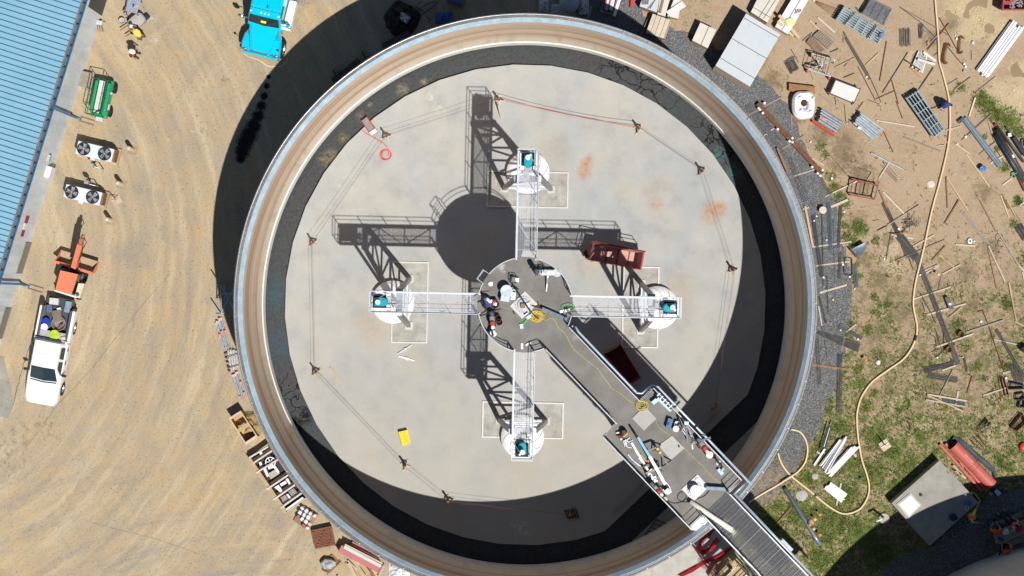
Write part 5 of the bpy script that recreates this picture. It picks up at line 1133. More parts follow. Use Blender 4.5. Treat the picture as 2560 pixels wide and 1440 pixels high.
def engine(k,x,y,a,label,part2,wheelc=red):
    c=GV(k,x,y,DZ);t=thing('engine_pump',label,'engine',c,a)
    m=MB();m.bbox((0,0,.42),(.26,.30,.34),0,.05);lm(t,m).build('engine',mat('grey_engine',(.22,.22,.21)),t);m=MB();m.lathe([(.13,.55),(.13,.66),(.06,.70),(.01,.70)],n=14);m.v=[q+Vector((0,-.22,0))for q in m.v];lm(t,m).build('recoil_cover',red,t)
    m=MB();m.bbox((0,-.42,.55),(.18,.2,.16),0,.04);lm(t,m).build('fuel_tank',part2,t);m=MB();m.bbox((0,.26,.4),(.22,.26,.3),.2,.04);m.tube([(-.12,.3,.4),(-.3,.5,.75),(-.2,.62,.95)],.02);m.tube([(.12,.3,.4),(.3,.45,.75),(.36,.3,.9)],.02);lm(t,m).build('handle_frame',steeld,t)
    m=MB()
    for sx in(-.2,.2):m.cyl((sx-.03,0,.14),(sx+.03,0,.14),.14,n=14)
    m.box((0,0,.2),(.3,.8,.06));lm(t,m).build('wheel_base',black,t)
    return t
engine(21,365,690,.1,'brown and grey engine unit with red cover on the left of the platform',white)
engine(22,770,1140,R(42),'grey and red engine unit leaning at the lower left railing of the wide deck',white)
engine(23,810,930,R(35),'grey and red engine unit against the upper right railing of the wide deck',mat('dusty_pink_white',(.60,.55,.56),.6))
m=MB()
for a,b in(((560,465),(400,500)),((280,570),(80,630)),):m.tube([GV(21,*a,DZ+.35),GV(21,*b,DZ+.1)],.03,6)
one('digging_tools',m,dark,'dark long handled tools sticking out both sides of the brown engine unit','tools')
bucket(*V(21,525,765),DZ,.155,.36,mat('dark_bucket_pale_rim',(.10,.09,.085),.6),'black bucket with a pale rim beside the brown engine unit',black)
m=MB();m.lathe([(.15,0),(.17,.36),(.15,.36),(.13,.1)],GV(21,500,685,DZ),18);one('paint_pot',m,maroon,'dark maroon pot behind the pale rimmed black bucket','pot')
t=thing('water_tank','white moulded tank with a dark band tucked against the lower left platform railing','tank',GV(21,375,1025,DZ));m=MB();m.bbox(GV(21,385,1020,DZ+.3),(.30,.34,.56),.6,.08);m.build('body',whitep,t);m=MB();m.box(GV(21,370,1015,DZ+.585),(.10,.34,.02),.6-1.57+1.1);m.build('band',dark,t)
m=MB();m.box(GV(21,375,855,DZ+.03),(.12,.3,.05),0);one('white_lath',m,white,'short white lath between the engine unit and the white moulded tank','lath')
m=MB();m.tube([GV(21,830,520,DZ+.03),GV(21,850,555,DZ+.03),GV(21,870,590,DZ+.03)],.03,6);one('dark_clip',m,black,'small dark clip on the deck left of the central plate','clip')
t=thing('winch','black and yellow winch with red handle near the left corner of the wide deck','winch',GV(22,210,155,DZ));m=MB();m.bbox(GV(22,205,150,DZ+.2),(.26,.38,.32),-.6,.05);m.build('housing',black,t);m=MB();m.lathe([(.1,-.1),(.1,.1),(.05,.12)],(0,0,0),12);M=Matrix.Translation(GV(22,210,150,DZ+.38))@Matrix.Rotation(1.57,4,'X');m.v=[M@p for p in m.v];m.build('drum',rust,t);m=MB();m.bbox(GV(22,238,195,DZ+.28),(.30,.10,.14),.7,.03);m.build('guard',mat('ochre_yellow_guard',(.75,.50,.10),.5),t);m=MB();m.beam(GV(22,105,220,DZ+.2),GV(22,210,245,DZ+.2),.12,.08);m.build('handle',maroon,t);m=MB();m.beam(GV(22,80,165,DZ+.15),GV(22,160,148,DZ+.2),.06,.06);m.build('lever',white,t)
m=MB()
for a,b,c in(((240,280),(300,325),(370,292)),((240,300),(270,410),(350,428)),((225,300),(260,290),(318,245)),((215,320),(240,360),(225,400))):m.tube([GV(22,*a,DZ+.15),GV(22,*b,DZ+.10),GV(22,*c,DZ+.05)],.025,6)
m.bbox(GV(22,220,330,DZ+.12),(.10,.22,.14),.4,.03);m.bbox(GV(22,165,270,DZ+.10),(.12,.12,.12),.4,.03);one('white_pipe_fittings',m,white,'heap of bent white pipe fittings below the yellow winch','pipe fittings')
m=MB();p,q=GV(22,350,335,DZ+.06),GV(22,780,1050,DZ+.1);m.beam(p,q,.10,.09);one('white_beam',m,whitep,'long white timber on the wide deck, left of the blue and white pole','timber')
m=MB();m.beam(GV(22,620,915,DZ+.2),GV(22,730,820,DZ+.2),.15,.06);one('white_crosspiece',m,whitep,'short white board laid across the long white timber','board')
m=MB();m.hexa([GV(22,x,y,DZ+.01)for x,y in((700,985),(780,930),(830,1030),(770,1065))][::-1],[GV(22,x,y,DZ+.08)for x,y in((700,985),(780,930),(830,1030),(770,1065))][::-1]);one('white_slab_offcut',m,whitep,'pale offcut board under the lower end of the long white timber','board')
m=MB();m.beam(GV(22,410,470,DZ+.05),GV(22,475,575,DZ+.05),.04,.05);m.beam(GV(22,480,605,DZ+.05),GV(22,545,695,DZ+.05),.04,.05);one('white_trim',m,white,'thin white trim strips alongside the long white timber','trim')
t=thing('long_pole','long pole on sawhorses, black tip, blue shaft turning white at the lower end','pole');pz=DZ+.85;A_,B_,C_,D_=GV(22,410,160,pz),GV(22,465,240,pz),GV(22,675,580,pz),GV(22,960,1090,pz)
t.location=(A_+D_)/2;ROOT[t.name]=Matrix.Translation(t.location)
m=MB();m.beam(A_,B_,.10,.08);m.build('tip',black,t);m=MB();m.beam(B_,C_,.12,.10);m.build('blue_shaft',lightblue,t);m=MB();m.beam(C_,D_,.15,.11);m.build('white_shaft',whitep,t)
def sawhorse(k,a,b,label):
    p,q=GV(k,*a,DZ+.75),GV(k,*b,DZ+.75);t=thing('sawhorse',label,'sawhorse',(p+q)/2-Vector((0,0,.75)));d=(q-p).normalized();n=Vector((-d.y,d.x,0))
    m=MB();m.beam(p,q,.09,.09);m.build('top_rail',w_grey,t)
    for f in(.1,.9):
        for s in(-1,1):m=MB();r=p.lerp(q,f);m.beam(r,Vector((r.x,r.y,DZ))+n*s*.28+d*(f-.5)*.2,.05);m.build('leg',steeld,t)
sawhorse(22,(640,485),(800,425),'grey sawhorse under the blue part of the long pole');sawhorse(22,(610,890),(880,780),'grey sawhorse under the white part of the long pole');sawhorse(22,(805,430),(1010,735),'yellow clamped sawhorse lying beside the pale hatch cover')
m=MB();m.box(GV(22,820,450,DZ+.82),(.12,.1,.06),.5);m.box(GV(22,865,515,DZ+.82),(.12,.1,.06),.5);one('clamps',m,mat('ochre_yellow_guard',(.75,.50,.10)),'pair of yellow clamps on the sawhorse beside the pale hatch cover','clamps')
m=MB();m.beam(GV(22,510,545,DZ+.05),GV(22,650,690,DZ+.05),.09,.04);one('grey_board',m,w_grey,'grey board slipped between the white timber and the blue pole','board')
m=MB();m.bbox(GV(22,655,665,DZ+.1),(.11,.15,.15),.5,.03);one('orange_drill',m,orange,'orange power drill at the end of the grey board','drill')
m=MB();m.bbox(GV(22,740,790,DZ+.3),(.14,.34,.3),.5,.04);m.beam(GV(22,690,715,DZ+.3),GV(22,850,740,DZ+.3),.05);one('blue_grinder',m,mat('slate_blue_battery',(.09,.15,.22)),'slate blue cutting machine under the long pole','machine')
m=MB();m.tube([GV(22,285,545,DZ+.06),GV(22,380,660,DZ+.06),GV(22,480,735,DZ+.06),GV(22,565,785,DZ+.06)],.03,6);one('galvanised_bar',m,galvl,'bent galvanised bar at the left railing of the wide deck','bar')
m=MB()
for k in range(4):m.tube([GV(22,250+10*k,620+12*k,DZ+.05),GV(22,370+12*k,690+8*k,DZ+.06),GV(22,470+10*k,745+6*k,DZ+.05)],.018,5)
one('wire_bundle',m,galv,'bundle of thin galvanised wires by the left railing of the wide deck','wire')
m=MB();m.hexa([GV(22,x,y,DZ+.05)for x,y in((945,1200),(1010,1150),(1065,1230),(1005,1280))][::-1],[GV(22,x,y,DZ+.45)for x,y in((945,1200),(1010,1150),(1065,1230),(1005,1280))][::-1]);one('white_box',m,white,'white box at the lower end of the blue and white pole','box')
m=MB();m.tube([GV(22,965,1040,DZ+.4),GV(22,1030,1120,DZ+.4),GV(22,1070,1230,DZ+.3)],.02,6);m.tube([GV(22,915,1175,DZ+.4),GV(22,975,1260,DZ+.3)],.025,6);one('curved_rods',m,whitep,'curved white rods around the white box','rods')
m=MB();m.lathe([(.13,0),(.14,.3),(.12,.36),(.01,.38)],GV(22,945,1340,DZ),14);one('jerry_can',m,mat('cream_paint',(.62,.56,.42)),'cream can on the lower left deck edge by the black hose','can')
cord([G(*V(14,x,y),DZ+.03)for x,y in((330,530),(380,560),(440,565),(510,545),(555,500),(540,445),(495,432),(455,470),(460,520),(520,552),(590,545),(680,515),(770,480),(820,430),(832,395))],.016,black,'black hose looping around the white capped manhole',nm='hose',cat='hose')
t=thing('fabric_chute','long cream fabric chute with gathered end lying from deck onto the gangway','chute');p,q=GV(14,600,545,DZ+.22),GV(14,1105,890,DZ+.2);t.location=(p+q)/2;ROOT[t.name]=Matrix.Translation(t.location)
m=MB();m.tube([p,p.lerp(q,.3),p.lerp(q,.6),q],[.12,.125,.13,.15],14);m.build('sleeve',mat('cream_fabric',(.68,.66,.58),.8,var=.08),t,smooth=True);m=MB();r=GV(14,1135,925,DZ+.16);m.tube([q,q.lerp(r,.5),r],[.15,.13,.2],9);m.build('gathered_end',mat('creased_cream_fabric',(.55,.50,.40),.9,var=.35,sc=9),t);m=MB();m.lathe([(.11,-.03),(.11,.03),(.01,.03)],(0,0,0),14);M=Matrix.Translation(p)@(q-p).to_track_quat('Z','Y').to_matrix().to_4x4();m.v=[M@x for x in m.v];m.build('end_opening',dark,t)
m=MB();m.beam(GV(14,1110,975,DZ+.03),GV(14,1180,880,DZ+.03),.03,.03);one('pole_stick',m,w_pale,'thin pale stick beside the gathered end of the cream chute','stick')
t=thing('electrical_cabinet','pale blue open panel box with dark racks along the upper deck railing','panel',GV(13,750,450,DZ));m=MB();m.beam(GV(13,690,400,DZ+.25),GV(13,835,535,DZ+.25),.16,.5);m.build('lid',blueplate,t);m=MB();m.hexa([GV(13,x,y,DZ+.05)for x,y in((625,445),(680,400),(710,430),(655,475))][::-1],[GV(13,x,y,DZ+.3)for x,y in((625,445),(680,400),(710,430),(655,475))][::-1]);m.build('drawer',blueplate,t)
m=MB();m.beam(GV(13,690,350,DZ+.6),GV(13,845,510,DZ+.6),.2,.9);m.build('rack',mat('dark_rack',(.05,.05,.065),.5),t)
m=MB()
for k in range(5):f=.1+.2*k;m.beam(GV(13,690,350,DZ+1.07).lerp(GV(13,845,510,DZ+1.07),f)+AN*.1,GV(13,690,350,DZ+1.07).lerp(GV(13,845,510,DZ+1.07),f)-AN*.1,.05,.03)
m.build('rack_bar',galvl,t)
m=MB();m.hexa([GV(23,x,y,DZ+.02)for x,y in((225,470),(315,500),(255,675),(175,635))][::-1],[GV(23,x,y,DZ+.32)for x,y in((225,470),(315,500),(255,675),(175,635))][::-1]);t=thing('tool_box','blue plastic tool box on the wide deck beside a white lidded pail','tool box',base_of(m.v));m.build('body',mat('steel_blue_plastic',(.07,.19,.36),.5),t);m=MB();m.box(GV(23,218,570,DZ+.335),(.05,.14,.02),-.3);m.build('handle',black,t)
m=MB();m.lathe([(.13,0),(.15,.34),(.16,.36),(.01,.38)],GV(23,350,655,DZ),18);one('pail',m,mat('off_white_pail',(.70,.66,.60),.5),'off white lidded pail beside the blue tool box','pail')
m=MB();m.lathe([(.12,0),(.14,.30),(.13,.30),(.11,.05),(.01,.05)],GV(23,370,570,DZ),18);one('pail',m,galv,'grey open pail behind the blue tool box','pail')
m=MB();m.lathe([(.15,0),(.17,.40),(.18,.42),(.01,.44)],GV(23,950,1120,DZ),18);one('pail',m,mat('dirty_pink_white',(.68,.60,.54),.5),'dirty cream lidded pail at the right railing of the wide deck','pail')
t=thing('folding_ladder','grey aluminium tripod ladder standing open by the right deck railing','ladder',GV(23,560,700,DZ))
a=GV(23,550,560,DZ+1.5);m=MB()
for x,y in((440,715),(560,890),(650,860),(700,880)):m.beam(a,GV(23,x,y,DZ),.05)
for f in(.35,.55,.75):m.beam(a.lerp(GV(23,650,860,DZ),f),a.lerp(GV(23,700,880,DZ),f),.04);m.beam(a.lerp(GV(23,440,715,DZ),f),a.lerp(GV(23,560,890,DZ),f),.03)
m.build('frame',galv,t);m=MB();m.box(a,(.2,.14,.06));m.build('head',galvl,t)
m=MB();m.tube([GV(23,630,940,DZ+.03),GV(23,725,910,DZ+.4)],.02,5);m.beam(GV(23,650,950,DZ+.03),GV(23,660,1030,DZ+.03),.06,.04);one('marking_tool',m,whitep,'white marking wand with dark handle below the tripod ladder','tool')
m=MB();m.beam(GV(23,800,880,DZ+1.15),GV(23,985,820,DZ+1.2),.10,.05);one('jib_beam',m,bluesteel,'grey blue arm jutting out over the right deck railing','arm')
t=thing('fixed_valve','pale valve stand with dark lever at the right railing end','valve',GV(4,0,0));t.location=G(1796,1157,DZ);ROOT[t.name]=Matrix.Translation(t.location);m=MB();m.lathe([(.13,0),(.13,.08),(.05,.1),(.05,.7),(.01,.7)],t.location,12);m.build('stand',galvl,t);m=MB();m.beam(t.location+Vector((0,0,.7)),t.location+Vector((-.2,.32,.75)),.06);m.box(t.location+Vector((0,0,.74)),(.16,.16,.1));m.build('lever',black,t)
m=MB();m.hexa([GV(14,x,y,DZ+.02)for x,y in((925,170),(950,145),(1010,205),(975,235))][::-1],[GV(14,x,y,DZ+.2)for x,y in((925,170),(950,145),(1010,205),(975,235))][::-1]);m.beam(GV(14,970,190,DZ+.2),GV(14,1012,150,DZ+.25),.07,.06);one('blue_tray',m,blueplate,'pale blue tray with a white handle near the gangway corner','tray')
m=MB();p=GV(14,690,800,DZ-.55);q=GV(14,770,740,DZ-.55);m.tube([GV(14,600,870,DZ-.5),GV(14,640,850,DZ-.45),p,q],[.10,.24,.26,.26],16);t=thing('white_vessel','white rounded vessel mounted outside the deck end above the wall','vessel',(p+q)/2-Vector((0,0,.3)));m.build('shell',whitep,t,smooth=True);m=MB();m.tube([GV(14,740,770,DZ-.4),GV(14,735,820,DZ-.3),GV(14,775,815,DZ-.3),GV(14,795,775,DZ-.3)],.025,6);m.beam(p,GV(14,640,760,DZ-.2),.06);m.build('bracket_pipe',galvl,t)
# ---------------------------------------------------------------- loose timber in the laydown yard
def board(k,a,b,wd,w_,label,z=.02,k2=None,th=.045,nm='timber_board'):
    p,q=V(k,*a),V(k2 or k,*b);m=MB();P,Q=G(*p,z),G(*q,z+random.uniform(0,.03));m.beam(P,Q,max(.035,wd*PX),th)
    return one(nm,m,WD[w_],label,'board')
BD=[
(5,(50,395),(425,190),3.6,'g','grey timber bearer under the upper end of the rusty beam',.02),
(5,(430,775),(675,630),3.6,'g','grey timber bearer under the middle of the rusty beam',.02),
(5,(555,1085),(800,1005),3.6,'p','pale timber bearer under the lower end of the rusty beam',.02),
(5,(760,880),(900,960),3,'p','short pale board at the gravel edge right of the rusty beam',.02),
(5,(375,765),(495,1050),5,'b','tapering brown plank leaning along the wall below the rusty beam',.25),
(5,(415,900),(480,1020),2.5,'p','thin pale lath beside the tapering brown plank',.06),
(5,(305,565),(340,543),3,'p','stub of pale timber between the long bars and the rusty beam',.05),
(5,(222,622),(260,606),3,'p','stub of pale timber nearest the wall left of the rusty beam',.05),
(5,(1140,285),(1155,470),3.2,'n','upright new board between the two tube stacks',.02),
(5,(1150,495),(1165,480),2.5,'p','tiny offcut below the upright new board',.02),
(5,(1285,335),(1345,250),2.6,'g','grey stick at the top end of the pale tube stack',.02),
(5,(990,1275),(1290,1130),3,'p','long pale board reaching under the red frame',.02),
(5,(910,1315),(957,1293),3.2,'p','stub of board at the gravel edge left of the red frame',.04),
(5,(1520,1105),(1640,915),3,'p','pale board under the galvanised pipe',.02),
(5,(1375,1145),(1440,1040),2,'g','thin stick above the red frame',.02),
(5,(1030,195),(1040,280),2.5,'g','short grey stick below the white table',.02),
(5,(860,165),(1118,360),1.6,'g','thin grey lath between the white bag and the tube stacks',.02),
(5,(535,370),(537,520),1.3,'p','thin upright lath under the white bag',.02),
(5,(1525,1245),(1610,1440),4,'b','brown board end at the top of the long bar bundle',.05),
(3,(705,940),(985,800),3.4,'n','new board left of the long dark plank',.02),
(3,(1130,905),(1310,735),2.8,'n','new board right of the long dark plank',.02),
(3,(355,285),(490,410),4,'n','yellow edged board running into the slatted pallets',.03),
(3,(450,330),(725,535),5,'g','grey plank lying over the slatted pallets',.10),
(3,(465,240),(700,450),4,'p','pale plank above the slatted pallets',.04),
(3,(260,570),(400,455),3.6,'g','grey board left of the slatted pallets',.02),
(3,(855,525),(1190,1095),6.5,'d','long dark plank at the centre of the upper yard',.03),
(3,(365,985),(412,1100),2.8,'n','short new board below the scaffold trolley',.02),
(3,(640,725),(755,675),1.6,'d','dark lath right of the slatted pallets',.02),
(3,(825,1075),(970,1015),1.4,'d','dark lath above the white table',.02),
(3,(500,1310),(650,1430),1.8,'g','thin lath left of the white table',.02),
(3,(835,925),(915,830),1.4,'g','thin splinter under the new board left of the dark plank',.02),
(4,(315,1240),(520,935),2.2,'d','dark lath from the steel frame stack up to the white posts',.02),
(4,(820,1235),(1040,1070),3.2,'g','board lying on grass below the white board stack',.03),
(4,(1110,1280),(1380,1060),2.2,'g','thin board below the lower end of the white board stack',.02),
(4,(1050,700),(1050,830),1.8,'g','short upright lath left of the white board stack',.02),
(4,(725,1170),(860,1085),1.5,'g','thin grey stick by the hose above the blue machine',.02),
(6,(1070,440),(1145,210),4,'p','pale board at the head of the blue grey steel channel',.04),
(6,(790,605),(972,555),3,'n','new board crossing under the hose at the frame stack',.02),
(6,(715,655),(880,832),3,'n','new board from the frame stack corner under the hose',.02),
(6,(285,685),(728,857),2,'g','long thin grey board left of the hose',.02),
(6,(905,765),(1080,890),2.4,'p','weathered board right of the hose above the blue drum',.02),
(6,(1035,890),(1315,1285),3.2,'n','long new board passing the blue drum',.02),
(6,(980,725),(1335,410),2.4,'g','bearer under the upper end of the blue grey steel channel',.02),
(6,(1190,895),(1395,740),2.6,'g','bearer under the middle of the blue grey steel channel',.02),
(6,(1325,1000),(1475,915),3.6,'p','pale bearer under the tail of the blue grey steel channel',.02),
(6,(1290,465),(1372,735),2.6,'n','thin new board between blue grey channel and dark pipes',.02),
(6,(1470,1265),(1580,1180),3.6,'p','pale bearer under the dark pipes by the green cap',.02),
(6,(690,790),(780,780),1.6,'p','thin white splinter left of the hose',.02),
(6,(1165,1395),(1200,1440),2.6,'g','board end pointing at the board pair right of the hose',.02),
(8,(715,630),(950,650),4,'p','pale level board just below the white ring',.02),
(8,(580,380),(755,95),2.8,'b','dark edged board standing on edge above the white ring',.03),
(8,(780,230),(1080,605),2.8,'g','first of two parallel boards meeting the long pale board',.02),
(8,(820,245),(1120,625),2.8,'g','second of two parallel boards, the one nearer the right edge',.02),
(8,(1110,645),(1310,1080),3.6,'p','long pale board continuing down from the parallel pair',.02),
(8,(1105,690),(1210,1155),2.4,'b','thin brown board left of the long pale board',.02),
(8,(980,50),(1200,475),2.4,'b','brown board above the wire loops at the right',.02),
(8,(1220,470),(1475,885),3.2,'g','grey board below the wire loops at the right',.03),
(8,(1475,885),(1536,950),4,'p','pale board end at the right edge below the grey board',.03),
(8,(1520,960),(1536,1050),3,'p','board end cut by the right edge of the photo',.02),
(8,(1255,35),(1355,305),3.2,'n','outer left new board of the three at the upper right',.02),
(8,(1275,40),(1355,200),3.6,'b','brown board between the two new boards at the upper right',.03),
(8,(1330,100),(1440,300),3,'n','lower new board of the three at the upper right',.04),
(8,(1380,190),(1500,350),2,'g','grey board reaching the dark bar bundle at the right edge',.02),
(8,(1485,165),(1536,125),4,'p','pale board end above the dark bar bundle at the right edge',.03),
(8,(205,655),(460,515),3.6,'p','pale bearer right of the bar bundle crossing under the hose',.02),
(8,(0,825),(585,575),3,'g','long grey bearer across bar bundle and hose',.02),
(8,(430,820),(590,645),3,'b','brown edged board right of the hose above the orange marker',.02),
(8,(515,755),(695,905),3,'n','new board slanting to the board beside the orange marker',.02),
(8,(555,985),(775,870),3,'p','pale board right of the orange marker',.02),
(8,(345,945),(505,875),3.2,'p','upper of two bearers left of the orange marker',.02),
(8,(360,972),(512,890),3.2,'p','lower of two bearers left of the orange marker',.02),
(8,(420,985),(455,895),3.4,'b','dark short block left of the orange marker',.04),
(8,(215,1285),(655,1140),3.4,'p','pale bearer between hose and small sheet stack',.02),
(10,(375,225),(835,95),4,'p','pale bearer under the small dark sheet stack',.02),
(10,(640,260),(795,130),4,'n','new board leaning on the bearer of the small sheet stack',.03),
(10,(1385,0),(1445,305),3,'n','long new board at the far right, upper half',.02),
(10,(1425,305),(1536,360),3.4,'p','pale board end at the far right edge, under the long new board',.02),
(10,(840,440),(1295,290),4.4,'g','broad grey board right of the rusty wire coil',.03),
(10,(480,615),(925,455),3.6,'p','pale bearer under bar bundle and rusty wire coil',.02),
(10,(1175,520),(1485,590),3,'p','pale bearer under the thin grey bar bundle at the right',.02),
(10,(1280,930),(1370,905),5,'p','pale bearer stub under the bar pile at the right',.02),
(10,(1045,1195),(1345,1095),3.6,'p','pale bearer under the orange tipped stirrups',.02),
(10,(550,895),(745,825),3.4,'p','pale bearer at the tail of the long bar bundle',.02),
(10,(470,1310),(685,885),2.8,'g','grey board passing under the lower bar fan',.02),
(10,(715,1320),(748,1140),4,'p','short pale board under the board pile',.02),
(10,(375,1180),(850,1260),4,'p','top pale board of the pile below the bar fans',.06),
(10,(360,1245),(830,1330),3.8,'p','lower pale board of the pile below the bar fans',.06),
(10,(375,1190),(810,1385),3.6,'n','pale board slanting across the pile below the bar fans',.11),
(7,(445,660),(905,597),3.8,'p','pale bearer crossing the gravel under the dark bars, upper one',.02),
(7,(485,885),(880,835),3.4,'p','pale bearer crossing the gravel under the dark bars, middle one',.02),
(7,(525,1210),(850,1115),4.6,'p','pale bearer on the gravel just above the yellow block',.02),
(7,(350,170),(445,665),5,'n','long new plank standing along the wall beside the hooked bars',.10),
(7,(325,208),(395,185),4,'p','pale stub at the head of the long new plank',.03),
(7,(660,180),(862,95),6,'p','pale cleated board at the grass edge above the bars',.03),
(7,(1340,400),(1720,160),4.4,'g','grey bearer under the head of the long bar bundle',.03),
(7,(1285,0),(1535,260),3,'p','pale board right of the head of the long bar bundle',.02),
(7,(1380,510),(1450,525),4,'p','short pale block left of the long bar bundle',.02),
(7,(1575,545),(1645,560),4,'p','short pale block right of the long bar bundle',.02),
(9,(430,825),(838,880),5.4,'b','brown bearer beneath the lower bar bundles on the gravel',.02),
(9,(510,120),(550,355),2.8,'p','pale lath along the wall in the lower gravel',.05),
(9,(840,435),(962,340),4,'p','pale board at the grass edge above the fan of bars',.02),
(9,(785,655),(825,490),4.4,'g','grey board under the fan of bars',.02),
(11,(820,490),(852,515),5,'p','short bearer end left of the white plastic pipes',.03),
(11,(1235,515),(1262,550),5,'p','short bearer end right of the white plastic pipes',.03),
(11,(1040,1095),(1092,845),4,'p','bearer beneath the square bundle of white slats',.02),
(11,(345,1330),(535,1115),3.6,'b','brown board at the edge of the gangway shadow',.03),
(12,(640,0),(715,30),4,'p','pale board end above the big red pipe',.02),
]
for k,a,b,wd,w_,lb,z in BD:board(k,a,b,wd,w_,lb,z)
m=MB();m.beam(GV(10,1385,0,.07),GV(8,1355,1085,.07),.06,.04);one('timber_board',m,w_new,'new board tip above the far right long board','board')
m=MB();m.beam(GV(6,795,1170,.03),GV(8,620,195,.03),.065,.045);one('timber_board',m,w_b if 0 else w_brown,'upright brown board right of the hose, left of a forked pair','board')
m=MB();m.beam(GV(6,800,1165,.03),GV(8,865,225,.03),.075,.045);one('timber_board',m,w_new,'long new board forking right from the upright brown board','board')
m=MB();m.beam(GV(5,1490,455,.03),GV(6,415,560,.03),.065,.045);one('timber_board',m,w_pale,'long pale board between pale tube stack and frame stack','board')
# ---------------------------------------------------------------- rods and reinforcing bars
def rods(k,lines,r,label,mt=None,nm='steel_rod',cat='rod',z=.03,k2=None):
    m=MB()
    for ln in lines:m.tube([GV(k2 if(k2 and i==len(ln)-1)else k,x,y,z+(q[0]if q else 0))for i,(x,y,*q)in enumerate(ln)],r,5)
    return one(nm,m,mt or rebarm,label,cat)
rods(3,[[(825,435),(1165,1010),(1345,1415)]],.016,'long thin rod running along the dark plank',w_dark)
rods(3,[[(1025,920),(1270,1395)]],.018,'thin dark rod left of the dark plank tail',rust)
rods(3,[[(1325,1120),(1420,570)]],.024,'dark rod standing almost upright right of the dark plank',rust)
rods(3,[[(1365,1285),(1715,725)]],.020,'dark rod slanting up toward the white posts',rebarm)
rods(3,[[(1275,1370),(1525,1260)]],.016,'short thin rod below the upright dark rod',rust)
rods(3,[[(820,480),(820,590)],[(820,440),(855,530)]],.012,'tiny wire ends at the head of the dark plank')
rods(3,[[(100,685),(205,865)]],.016,'thin rod above the hooked bar bundle')
rods(3,[[(1160,1380),(1320,1440)]],.016,'thin rod right of the white table')
rods(3,[[(1490,1105),(1585,1440)]],.020,'brown rod running down to the light frame stack',rust)
rods(6,[[(195,255),(270,460)]],.020,'brown rod tail left of the light frame stack',rust)
rods(6,[[(45,620),(160,870)]],.020,'thin dark rod right of the pale tube stack',rust)
rods(6,[[(1380,815),(1530,1040)]],.016,'thin rod between blue grey channel and dark pipes')
rods(6,[[(1275,430),(1400,590)]],.016,'thin rod above the dark pipes',rust)
rods(4,[[(50,95),(330,300),(580,550)],[(50,95),(560,385),(730,490)]],.018,'pair of long thin rods forking across the upper yard')
rods(4,[[(600,245),(860,710)]],.022,'long rod right of the hose at the upper yard',rust)
rods(4,[[(720,650),(830,790),(950,920)]],.022,'rod ending at the white caps')
rods(4,[[(435,690),(730,320)]],.028,'dark rod crossing the hose beside the white pole',rust)
rods(4,[[(430,630),(575,490)]],.034,'pale grey pole crossing the hose',galv,'pole','pole')
rods(4,[[(0,985),(160,725)]],.020,'thin rod left of the white posts')
rods(4,[[(525,770),(590,715)]],.016,'short hooked rod at the hose')
rods(5,[[(770,620),(980,860),(1200,1120)]],.012,'thin straight wire on the brown grass above the red frame')
rods(5,[[(1280,985),(1430,1040)],[(1230,930),(1268,900)]],.012,'thin wire right of the straight wire')
rods(8,[[(140,285),(240,420)]],.014,'thin rod right of the bar bundle head')
rods(7,[[(1320,820),(1390,450)]],.016,'thin rod left of the bar bundle middle')
rods(7,[[(1600,800),(1650,940)],[(1465,880),(1480,830)]],.018,'rusty rod beside the bar bundle middle',rust)
rods(7,[[(1215,465),(1335,405)]],.024,'dark rod end left of the grey bearer')
rods(7,[[(1160,350),(1230,330),(1240,345)]],.012,'small bent wire on the brown grass')
rods(8,[[(295,1220),(415,1440)],[(415,1435),(480,1575)]],.030,'dark bar lying left of the long bar bundle tail')
rods(8,[[(320,1330),(350,1440)]],.016,'thin rod left of the dark bar')
rods(8,[[(540,1030),(495,1215)]],.012,'thin wire below the orange marker')
rods(10,[[(985,187),(1040,170),(1110,350),(1200,620),(1300,905)]],.026,'long bent rusty bar at the right half of the lower yard',rust)
rods(10,[[(865,945),(912,962),(850,1165)]],.022,'bent rusty bar right of the lower bar bundle',rust)
rods(10,[[(1232,965),(1245,1100),(1260,1255)]],.022,'rusty bar left of the orange tipped stirrups',rust)
rods(10,[[(575,410),(572,690),(620,690)]],.022,'bent rusty bar left of the rusty rings',rust)
rods(10,[[(470,490),(495,640),(430,675)],[(490,465),(560,670),(480,740)],[(470,390),(520,520)]],.022,'three hooked bars left of the rusty rings')
rods(10,[[(1150,1080),(1280,1400)]],.010,'thin wire on the bare patch at the lower right',rust)
rods(9,[[(550,350),(580,500),(615,730)]],.035,'dark bar along the wall in the lower gravel')
rods(5,[[(1560,960),(1710,1130)],[(1590,930),(1720,1080)]],.010,'thin wire mesh strip below the galvanised pipe')
rods(6,[[(0,1010),(130,1160),(200,1230)],[(40,1000),(220,1220)]],.010,'thin wire ladder strip lying in the dirt')
m=MB();m.tube([GV(5,1430,820,.06),GV(6,285,1075,.06)],.045,8);one('galvanised_pipe',m,galv,'galvanised pipe lying above the red frame','pipe')
for(x,y,r,lb)in((1240,545,9,'wire loop right of the white ring, upper'),(1270,610,10,'wire loop right of the white ring, lower'),(1160,660,10,'wire loop at the corner of the long pale board')):
    m=MB();m.tube([GV(8,x,y,.03)+Vector((r*PX*math.cos(q),r*PX*1.1*math.sin(q),0))for q in[2*math.pi*i/18 for i in range(16)]],.012,5);one('wire_loop',m,rebarm,'thin '+lb,'wire')
